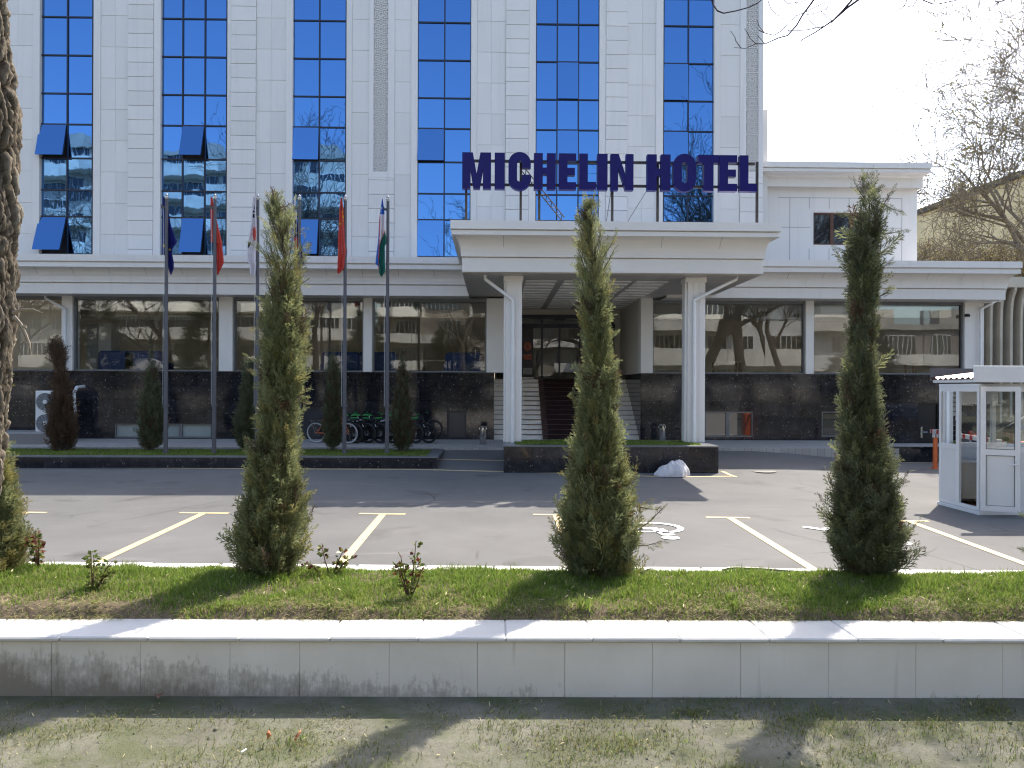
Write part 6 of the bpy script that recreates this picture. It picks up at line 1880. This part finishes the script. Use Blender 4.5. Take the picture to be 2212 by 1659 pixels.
# ================================================================== rough trunk at the left
tree = thing('rough_bark_tree', 'tree with deeply cracked grey bark at the left edge of the picture', 'tree', (-1.75, 2.6, .45))
edge_pts = [(-700, 30), (-300, 22), (0, 27), (110, 30), (170, 36), (205, 45), (255, 46), (300, 38), (400, 40), (470, 45), (560, 40), (640, 36), (700, 38), (770, 33), (830, 29), (900, 25), (960, 15), (1030, 11), (1080, 7), (1130, 1), (1300, -22), (1600, -60), (1870, -110)]
Yt = 2.6
ez = np.array([at(e, y, Y=Yt).z for y, e in edge_pts])[::-1]; ex = np.array([at(e, y, Y=Yt).x for y, e in edge_pts])[::-1]
nz, na = 620, 260
zz = np.linspace(.40, ez.max(), nz); aa = np.linspace(0, 2 * PI, na, endpoint=False)
R0 = .165 + .05 * np.exp(-(zz - .42) / .25)
edge_x = np.interp(zz, ez, ex)
A_, Z_ = np.meshgrid(aa, zz)
def pn(a, z, fa, fz, seed):
    r_ = np.random.RandomState(seed); o_ = 0
    for i in range(5):
        ka = r_.randint(max(1, fa // 2), fa + 2) * r_.choice([-1, 1]); kz = r_.uniform(.4, 1) * fz
        o_ = o_ + np.sin(a * ka + z * kz + r_.uniform(0, 7) + 1.3 * np.sin(z * kz * .6 + a * 2 + r_.uniform(0, 7)))
    return o_ / 2.6
NA, CH = 44, .075
wa = A_ * NA / (2 * PI) + .55 * pn(A_, Z_, 4, 9, 1) + .22 * pn(A_, Z_, 9, 31, 2)
wz = Z_ / CH + .35 * pn(A_, Z_, 5, 14, 3)
rb_ = np.random.RandomState(6); jx = rb_.rand(NA, 128); jz = rb_.rand(NA, 128); jh = rb_.rand(NA, 128)
ia, iz = np.floor(wa).astype(int), np.floor(wz).astype(int)
f1 = np.full(wa.shape, 9.); f2 = np.full(wa.shape, 9.); ch_ = np.zeros(wa.shape)
for da in (-1, 0, 1):
    for dz in (-1, 0, 1):
        ca, cz_ = (ia + da), (iz + dz); k1, k2 = ca % NA, cz_ % 128
        d = np.sqrt((ca + jx[k1, k2] - wa) ** 2 * 1.0 + (cz_ + jz[k1, k2] - wz) ** 2 * .30)
        n1 = d < f1; f2 = np.where(n1, f1, np.minimum(f2, d)); ch_ = np.where(n1, jh[k1, k2], ch_); f1 = np.minimum(f1, d)
ed = np.clip((f2 - f1) / .30, 0, 1) ** .55
big = pn(A_, Z_, 3, 4, 8)
disp = .020 * ed * (.35 + 1.1 * ch_) + .008 * big + .005 * pn(A_, Z_, 14, 18, 11) + .003 * pn(A_, Z_, 60, 80, 4) + .0025 * pn(A_, Z_, 90, 190, 5) - .012
Rr = R0[:, None] + disp
cxx = (edge_x - .210)[:, None]
V = np.stack([cxx + Rr * np.cos(A_), Yt + Rr * np.sin(A_) * .95, Z_], -1).reshape(-1, 3)
idx = np.arange(nz * na).reshape(nz, na); i2 = np.roll(idx, -1, 1)
Fq = np.stack([idx[:-1], i2[:-1], i2[1:], idx[1:]], -1).reshape(-1, 4)
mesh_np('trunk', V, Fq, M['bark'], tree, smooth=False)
m_ = MB()
for pts in ([(28, 676), (50, 668), (70, 668), (92, 676)], [(30, 684), (44, 700), (55, 722), (63, 742), (67, 766)], [(50, 705), (57, 706)]):
    P_ = [at(x_, y_, Y=Yt - .05) for x_, y_ in pts]; m_.tube(P_, [.006, .005, .004, .002][:len(P_)] if len(P_) < 5 else [.007, .006, .005, .004, .0015], 6)
m_.build('dead_twig', M['willow_bark'] if 'willow_bark' in M else plain('pale_dead_twig', (.34, .28, .21), .85, 0, .2, 40), tree)
top = V.reshape(nz, na, 3)[-1].mean(0)
m_ = MB(); r7 = random.Random(3)
for i in range(5):
    a = i * 1.3 + .4; p = Vector(top); pts = [p]
    for k in range(6):
        p = p + Vector((math.cos(a) * .35 + r7.uniform(-.1, .1) - .1, math.sin(a) * .3 - .15, .45)); pts.append(p)
    m_.tube(pts, [.11, .085, .065, .05, .035, .02, .008], 8)
m_.build('limb', M['trunk'], tree)

# ================================================================== tree whose bare twigs hang in at the top
tw = thing('bare_tree', 'bare tree at the right whose thin twigs hang in along the top', 'tree', (5.9, 4.4, .45))
BR = [
 ([(120, -60), (145, 30), (175, 72), (215, 88), (300, 72), (380, 50), (440, 22), (500, -30)], .0042, .0022),
 ([(1230, -110), (1110, 0), (1040, 50), (950, 130), (890, 172), (820, 218), (740, 262), (700, 298), (655, 308)], .0075, .0012),
 ([(1160, -120), (1060, 10), (1000, 80), (930, 150)], .006, .004),
 ([(890, 174), (830, 186), (760, 200), (700, 203), (645, 202), (632, 175)], .0032, .0012),
 ([(900, -120), (840, -40), (800, 20), (740, 100), (700, 170), (640, 236), (580, 252), (490, 292), (430, 290), (360, 322), (285, 316)], .006, .0012),
 ([(430, 290), (390, 250), (372, 215), (355, 190)], .0022, .001), ([(490, 292), (450, 245), (440, 232)], .002, .001),
 ([(330, 318), (297, 272), (290, 245), (262, 205)], .0024, .001), ([(490, 220), (455, 180), (435, 130)], .002, .001),
 ([(450, 200), (490, 220), (550, 235), (600, 205), (650, 150), (700, 105), (745, 85), (800, 60), (900, 10)], .0028, .0016),
 ([(530, 215), (520, 190), (535, 150)], .0015, .0009), ([(830, 182), (790, 140), (772, 112), (765, 60)], .0022, .001),
 ([(590, -30), (640, 25), (720, 15), (800, -10)], .0024, .0016), ([(505, -10), (530, 60), (560, 90), (600, 115), (640, 135), (620, 150)], .0022, .001),
 ([(930, -20), (900, 60), (880, 100), (830, 135)], .002, .001), ([(760, 100), (860, 80), (930, 40), (1010, 20)], .002, .001),
 ([(940, 140), (900, 110), (860, 70), (840, 10), (840, -30)], .002, .0012), ([(700, 100), (730, 60), (690, 10)], .0016, .001), ([(640, 200), (700, 240), (745, 262)], .0018, .0012),
 ([(1445, -40), (1430, 10), (1415, 42), (1370, 70), (1320, 102), (1265, 88)], .003, .001), ([(1520, -30), (1470, 48), (1420, 38), (1345, 40)], .0028, .001), ([(1390, 10), (1340, 5)], .0014, .001),
 ([(1480, -40), (1540, 0), (1600, 25), (1640, 27), (1700, 15), (1770, 0), (1860, -40)], .003, .002), ([(1600, 25), (1590, 10)], .001, .001),
 ([(2140, -40), (2080, 2), (2040, 16), (2012, 40), (1998, 60)], .0052, .001), ([(2040, 14), (2020, 4)], .003, .002), ([(2195, -20), (2200, 90)], .0016, .001)]
starts = []; dtb = plain('dark_twig_bark', (.035, .028, .032), .8, 0, .2, 60)
for i, (pts, ra, rb) in enumerate(BR):
    yy = 4.35 + .35 * math.sin(i * 1.7)
    if i in (5, 6, 7, 8, 9, 10): yy = 4.35 + .35 * math.sin(4 * 1.7)
    if i in (2, 3, 11, 18): yy = 4.35 + .35 * math.sin(1.7)
    P_ = [at(1493 + .325 * a, .325 * b, Y=yy + .03 * math.sin(k * 2 + i)) for k, (a, b) in enumerate(pts)]
    m_ = MB(); m_.tube(P_, list(np.linspace(ra * 1.15, max(rb * 1.3, .0016), len(P_))), 6); m_.build('twig', dtb, tw)
    if pts[0][1] < -25: starts.append((P_[0], ra))
    if pts[-1][1] < -25: starts.append((P_[-1], rb))
m_ = MB(); m_.tube([(5.9, 4.4, .4), (5.85, 4.4, 1.5), (5.95, 4.42, 3.2), (5.8, 4.4, 5.0), (5.9, 4.5, 7.5)], [.2, .16, .14, .11, .05], 12); m_.build('trunk', M['trunk'], tw, True)
m_ = MB()
for p, r_ in starts:
    a = Vector((5.88, 4.42, 3.6 + .25 * abs(p.x - 5.9))); c = (a + p) / 2 + Vector((0, .1, .75))
    m_.tube([a, a * .5 + c * .5 + Vector((0, 0, .25)), c, c * .5 + p * .5 + Vector((0, 0, .1)), p], [.05, .035, .022, .012, r_], 7)
m_.build('limb', M['trunk'], tw)

# ================================================================== broad-leaved trees
def branching(seed, H, spread, levels=4, trunk_r=.22, first=.28, up=.55, nchild=(5, 5, 4, 4)):
    rg = random.Random(seed); segs = []; tips = []
    def grow(p, d, L, r, lv):
        n = 5 if lv < 2 else 3; pts = [p]; cur = p; dd = d
        for i in range(n):
            dd = (dd + Vector((rg.gauss(0, .16), rg.gauss(0, .16), rg.gauss(.05, .1)))).normalized(); cur = cur + dd * L / n; pts.append(cur)
        rr = [r * (1 - .72 * i / n) for i in range(n + 1)]; segs.append((pts, rr, lv))
        if lv >= levels: tips.append((pts[-1], dd)); tips.append((pts[-2], dd)); return
        for k in range(nchild[min(lv, len(nchild) - 1)]):
            u = rg.uniform(.3 if lv else first, 1); j = min(n - 1, int(u * n)); q = pts[j].lerp(pts[j + 1], u * n - j)
            a = rg.uniform(0, 2 * PI); side = dd.orthogonal().normalized(); side.rotate(Matrix.Rotation(a, 3, dd))
            nd = (dd * up + side * rg.uniform(.6, 1.1) * spread + Vector((0, 0, .22))).normalized()
            grow(q, nd, L * rg.uniform(.42, .66), max(rr[j] * rg.uniform(.45, .65), .006), lv + 1)
    grow(Vector((0, 0, 0)), Vector((rg.gauss(0, .05), rg.gauss(0, .05), 1)), H * .62, trunk_r, 0)
    return segs, tips
def bare(label, loc, seed, H, spread=1., leaves=None, group=None, cat='tree', nm='broadleaf_tree', levels=4, nch=(6, 5, 4, 4), lsz=.06, up=.55, clump=2, tr=.24, first=.28, rmin=0):
    segs, tips = branching(seed, H, spread, levels, tr, up=up, nchild=nch, first=first)
    t_ = thing(nm, label, cat, loc, group); L = Vector(loc)
    m_ = MB(); b_ = MB(); w_ = MB()
    for pts, rr, lv in segs:
        P_ = [p + L for p in pts]; rr = [max(q, rmin) for q in rr]
        (m_ if lv == 0 else b_).tube(P_, rr, 9 if lv == 0 else (6 if lv < 3 else 4), cap=lv == 0)
    bk = M['pale_bark'] if leaves else M['street_bark']
    m_.build('trunk', bk, t_, True); b_.build('crown', bk, t_)
    if leaves:
        rs = np.random.RandomState(seed); V = []
        for p, d in tips:
            for k in range(clump):
                c = p + L + Vector(rs.normal(0, lsz * 1.6, 3)); s = lsz * rs.uniform(.5, 1.2)
                a = Vector(rs.normal(size=3)).normalized(); bq = a.orthogonal().normalized() * s * .45
                V += [c, c + a * s * .5 - bq, c + a * s, c + a * s * .5 + bq]
        V = np.array([v[:] for v in V]); mesh_np('leaves', V, np.arange(len(V)).reshape(-1, 4), leaves, t_)
    return t_
def seen(p):
    d = p - EYE; f = d.dot(FWD)
    if f < .3: return False
    return -25 < CX + FPX * d.dot(RIGHT) / f < 2240 and HY - FPX * d.z / f > -14
V_ = []; m_ = MB(); rs_ = np.random.RandomState(4)  # unseen crown added to dapple the near ground; in-view parts dropped
for sd, org, ln in ((61, Vector((5.85, 4.42, 3.0)), Vector((-.28, .20, 0))), (62, Vector((5.85, 4.42, 2.4)), Vector((-.05, .34, 0))), (63, Vector((5.85, 4.42, 3.4)), Vector((-.46, .05, 0)))):
    sg, tips = branching(sd, 7.5, 1.25, 4, .07, up=.5, nchild=(8, 6, 5, 4), first=.35)
    tr_ = lambda p: org + p + Vector((ln.x * p.z * 1.3, ln.y * p.z * 1.3, -.12 * p.z))
    for pts, rr, lv in sg:
        P_ = [tr_(p) for p in pts]
        if any(seen(p) for p in P_): continue
        m_.tube(P_, rr, 4 if lv > 1 else 6, cap=False)
    for p, d in tips:
        q = tr_(p)
        if seen(q) or any(seen(q + Vector(o)) for o in ((.3, 0, -.3), (-.3, 0, -.3))): continue
        for k in range(2):
            c_ = q + Vector(rs_.normal(0, .07, 3)); a_ = Vector(rs_.normal(size=3)).normalized() * .07; b_ = a_.orthogonal() * .4
            V_ += [c_, c_ + a_ * .5 - b_, c_ + a_, c_ + a_ * .5 + b_]
m_.build('crown', M['trunk'], tw)
V_ = np.array([v[:] for v in V_]); mesh_np('leaves', V_, np.arange(len(V_)).reshape(-1, 4), M['plane_leaf'], tw)  # leaves added out of view to thicken the crown's cast shade
M['pale_bark'] = plain('pale_mottled_bark', (.24, .20, .15), .9, 0, .25, 8)
ptree = at(2262, 838, Y=33)
bare('big tree with sparse brown leaves rising behind the right wing', (ptree.x, 33, .2), 7, 19.5, 1.0, [M['plane_leaf']], None, levels=5, nch=(12, 8, 5, 4, 3), lsz=.11, clump=2, tr=.34, first=.2, rmin=.012)
pt2 = at(2120, 838, Y=40)
bare('smaller tree with yellowish young leaves in front of the ochre building', (pt2.x, 40, .2), 12, 10.5, 1.15, [M['plane_leaf']], None, levels=5, nch=(11, 8, 5, 4, 3), lsz=.12, clump=3, tr=.2, first=.12, rmin=.012)

# ================================================================== buildings behind the hotel
hall = thing('concrete_hall', 'ochre walled hall with a fluted concrete front beyond the right wing', 'building', (28, 42, 0))
m_ = MB()
A = at(1976, 468, Y=54); B = at(2216, 386, Y=43.5); Hh = A.z
m_.prism([(A.x, 54), (B.x, 43.5), (B.x + 1.2, 33), (60, 33), (60, 70), (A.x, 70)], 'z', 0, Hh); m_.build('wall', plain('ochre_render', (.74, .59, .34), .9, 0, .1, .35), hall)
m_ = MB(); dz_ = .35
m_.prism([(A.x - .25, 54), (B.x - .25, 43.5), (B.x + .95, 32.8), (60, 32.8), (60, 70), (A.x - .25, 70)], 'z', Hh + .002, Hh + dz_); m_.build('roof', plain('dark_roof_edge', (.08, .065, .05), .8), hall)
Yf_ = 29.
f0, f1 = at(2118, 700, Y=Yf_).x, at(2300, 700, Y=Yf_).x + 6
zt_f = bz(628, Yf_, 2170)
m_ = MB(); m_.box(f0, f1, Yf_ + .5, Yf_ + 3.2, 0, zt_f + .5); m_.build('back_wall', plain('fluted_concrete', (.46, .41, .33), .85, 0, .12, .8), hall)
m_ = MB(); x = f0; stp_ = 22.5 / FPX * Yf_
while x < f1:
    prof = [(Yf_ + .5, 0), (Yf_ + .02, 0), (Yf_ + .02, zt_f - 1.2), (Yf_ + .0, zt_f - .7), (Yf_ - .06, zt_f - .3), (Yf_ - .22, zt_f), (Yf_ - .22, zt_f + .1), (Yf_ + .5, zt_f + .1)]
    m_.prism(prof, 'x', x, x + .09); x += stp_
m_.box(f0, f1, Yf_ - .24, Yf_ + .5, zt_f + .101, zt_f + .5); m_.build('fin', plain('concrete_fin', (.52, .47, .38), .85, 0, .08, 1.5), hall)

# ================================================================== the other side of the street, seen mirrored in the glass
def block(label, x0, x1, y, H, fl, bay, wallm, curve, seed, depth=11, slab_h=1.05):
    t_ = thing('apartment_block', label, 'building', ((x0 + x1) / 2, y, 0)); rg = random.Random(seed)
    m_ = MB(); m_.box(x0, x1, y - depth, y - 1.3, 0, H); m_.build('wall', wallm, t_)
    bm_ = MB(); wm_ = MB(); fm_ = MB(); nb = int((x1 - x0) / bay)
    for k in range(int(H / fl)):
        z = 1 + k * fl
        for i in range(nb):
            a = x0 + (x1 - x0) * i / nb; b = x0 + (x1 - x0) * (i + 1) / nb; m = 6
            pts = [(a + (b - a) * j / m, y + curve * math.sin(PI * j / m)) for j in range(m + 1)]
            if (i + k) % 5 != 4:
                bm_.prism(pts + [(b, y - 1.3), (a, y - 1.3)], 'z', z, z + .18)
                for (p0, q0), (p1, q1) in zip(pts, pts[1:]): bm_.add([(p0, q0, z + .18), (p1, q1, z + .18), (p1, q1, z + slab_h), (p0, q0, z + slab_h), (p0, q0 - .1, z + .18), (p1, q1 - .1, z + .18), (p1, q1 - .1, z + slab_h), (p0, q0 - .1, z + slab_h)], [(0, 1, 2, 3), (5, 4, 7, 6), (3, 2, 6, 7)])
            c = a + .3
            while c + .9 < b:
                if rg.random() < .85:
                    wm_.box(c, c + .85, y - 1.3, y - 1.26, z + slab_h * .9, z + fl - .4); fm_.box(c - .06, c, y - 1.3, y - 1.2, z + slab_h * .9, z + fl - .4); fm_.box(c, c + .85, y - 1.3, y - 1.2, z + fl - .4, z + fl - .32); fm_.box(c + .4, c + .45, y - 1.3, y - 1.22, z + slab_h * .9, z + fl - .4)
                c += .95
    bm_.build('balcony', plain('balcony_concrete', (.76, .73, .66), .9, 0, .15, .5), t_); wm_.build('window', M['dark_glass'], t_); fm_.build('window_frame', M['white_paint'], t_)
    m_ = MB(); m_.box(x0 - .3, x1 + .3, y - depth - .2, y - .9, H, H + .5); 
    for i in range(nb): a = x0 + (x1 - x0) * (i + .3) / nb; m_.box(a, a + bay * .45, y - 5, y - 3, H + .5, H + 2.2)
    m_.build('roof', plain('roof_concrete', (.42, .40, .36), .9, 0, .1, .6), t_)
conc = plain('weathered_concrete', (.62, .59, .52), .9, 0, .15, .4)
block('tall grey concrete apartment block across the street with rounded balconies', -66, -15, -36, 27.5, 3.0, 6.5, conc, .8, 1, slab_h=1.3)
block('beige brick apartment block across the street', -13, 12.4, -40, 15, 3.0, 4.5, plain('beige_brick', (.30, .265, .22), .9, 0, .12, .6), .3, 2)
block('white low office block across the street', 13, 34, -24, 13, 3.2, 5, plain('white_render', (.7, .7, .68), .8, 0, .05, .6), .1, 3, slab_h=1.5)
block('low dull beige building across the street at the right', 36, 62, -28, 8, 3.4, 6, plain('dull_render', (.27, .235, .21), .85, 0, .1, .5), .1, 4)
trs = [((13.2, -3, .4), 51, 25, .62, .85), ((17, -5, .4), 52, 25, .7, .8), ((21.5, -9, .4), 53, 17, .75, .75), ((4, -13, .4), 54, 15, .9, .6), ((-13.2, -10, .4), 55, 20, .85, .6), ((-22, -9, .4), 56, 17.5, .9, .6), ((-35, -10, .4), 57, 15.5, .95, .55)]
tl = ['tallest bare tree across the path with upright limbs', 'tall bare tree right of the tallest one', 'bare tree in front of the white office block', 'bare tree between the beige and white blocks', 'bare tree at the corner of the grey block', 'bare spreading tree in front of the grey block', 'leftmost bare tree in front of the grey block']
for (loc, sd, H, sp_, up_), lb in zip(trs, tl):
    bare(lb, loc, sd, H, sp_, None, 'bare street trees behind the viewer', levels=4, nch=(13, 7, 5, 4) if H > 18 else (10, 7, 5, 3), up=up_, tr=.42 if H > 20 else .3, rmin=.011)
def fir(label, loc, H, R, seed):
    rs = np.random.RandomState(seed); n = 1300; t_ = thing('dark_fir', label, 'conifer', loc, 'dark conifers behind the viewer')
    u = 1 - np.sqrt(rs.rand(n)); z = .12 * H + u * H * .88; r = (1 - u) * R * rs.uniform(.3, 1, n); ph = rs.uniform(0, 2 * PI, n)
    P = np.stack([loc[0] + r * np.cos(ph), loc[1] + r * np.sin(ph), loc[2] + z], -1); D = np.stack([np.cos(ph), np.sin(ph), np.full(n, .15)], -1) + rs.normal(0, .2, (n, 3))
    q, own = place_sprays(P, D, np.full(n, .9), rs); V = q.reshape(-1, 3); mesh_np('foliage', V, np.arange(len(V)).reshape(-1, 4), M['conifer'], t_)
    m_ = MB(); m_.tube([loc, (loc[0], loc[1], loc[2] + H * .9)], [.2, .03], 8); m_.build('trunk', M['trunk'], t_)
for i, (x, y, H, R) in enumerate(((-21, -12, 9, 3), (-10, -14, 8, 2.6), (-31, -14, 9, 3), (27, -10, 8, 3.2), (-3.5, -17, 7, 2.4))):
    fir(['dark conifer left of the grey block corner', 'dark conifer in front of the grey block corner', 'dark conifer farthest left across the path', 'dark conifer at the right across the path', 'dark conifer in front of the beige block'][i], (x, y, .4), H, R, 70 + i)

# ================================================================== small things lying about
def peel(label, px, py, seed, L):
    p = at(px, py, Z=.455); r_ = random.Random(seed); n = 9; v = []; f = []
    for i in range(n):
        a = -1.1 + 2.4 * i / (n - 1); c = Vector((p.x + L * math.cos(a), p.y + L * .8 * math.sin(a), .46 + .012 * math.sin(i * .9 + seed)))
        w_ = .014 * math.sin(PI * (i + .6) / n) + .003; q = Vector((math.cos(a), .8 * math.sin(a), .9)).normalized() * w_
        v += [c - q * .6, c + q * .8 + Vector((0, 0, .004))]
    f = [(2 * i, 2 * i + 1, 2 * i + 3, 2 * i + 2) for i in range(n - 1)]
    m_ = MB(); m_.add(v, f); o = m_.build('orange_peel', M['peel'], None, True); sd = o.modifiers.new('s', 'SOLIDIFY'); sd.thickness = .003
    tag(o, label, 'fruit peel')
M['peel'] = plain('orange_peel_skin', (.58, .21, .09), .5, 0, .15, 40)
peel('small folded scrap of orange peel on the bare ground', 574, 1592, 1, .014); peel('curled strip of orange peel on the bare ground', 633, 1592, 4, .026)
def leaf(label, px, py, s, m):
    p = at(px, py, Z=.46); m_ = MB()
    out = [(0, -1), (.35, -.5), (.8, -.55), (.55, -.1), (.9, .35), (.35, .35), (0, 1), (-.35, .35), (-.9, .3), (-.5, -.1), (-.75, -.5), (-.3, -.5)]
    v = [(p.x, p.y, .475)] + [(p.x + a * s, p.y + b * s * .5, .463 + .03 * abs(a) * s / .03 + .02 * max(0, b) * s / .03) for a, b in out]
    m_.add(v, [(0, i + 1, (i + 1) % 12 + 1) for i in range(12)]); tag(m_.build('dry_leaf', m), label, 'leaf')
leaf('brown curled dry leaf at the foot of the marble wall', 343, 1509, .03, plain('dry_leaf_brown', (.22, .13, .09), .8, 0, .2, 60))
p = at(527, 1623, Z=.46); m_ = MB(); m_.tube([(p.x - .008, p.y - .012, .462), (p.x + .006, p.y + .012, .464)], .0038, 8); tag(m_.build('cigarette_butt', M['pvc']), 'white cigarette end on the bare ground', 'cigarette end')
m_ = MB()
P_ = []
for px, py, z in ((1562, 1231, .775), (1572, 1228, .78), (1590, 1227, .783), (1620, 1228, .782), (1650, 1229.5, .78), (1685, 1232.5, .778), (1725, 1236, .776), (1752, 1240, .79), (1790, 1244, .80)):
    P_.append(at(px, py, Z=z))
m_.tube(P_, .011, 8); tag(m_.build('garden_hose', M['hose'], None, True), 'black garden hose lying on the white kerb', 'hose')
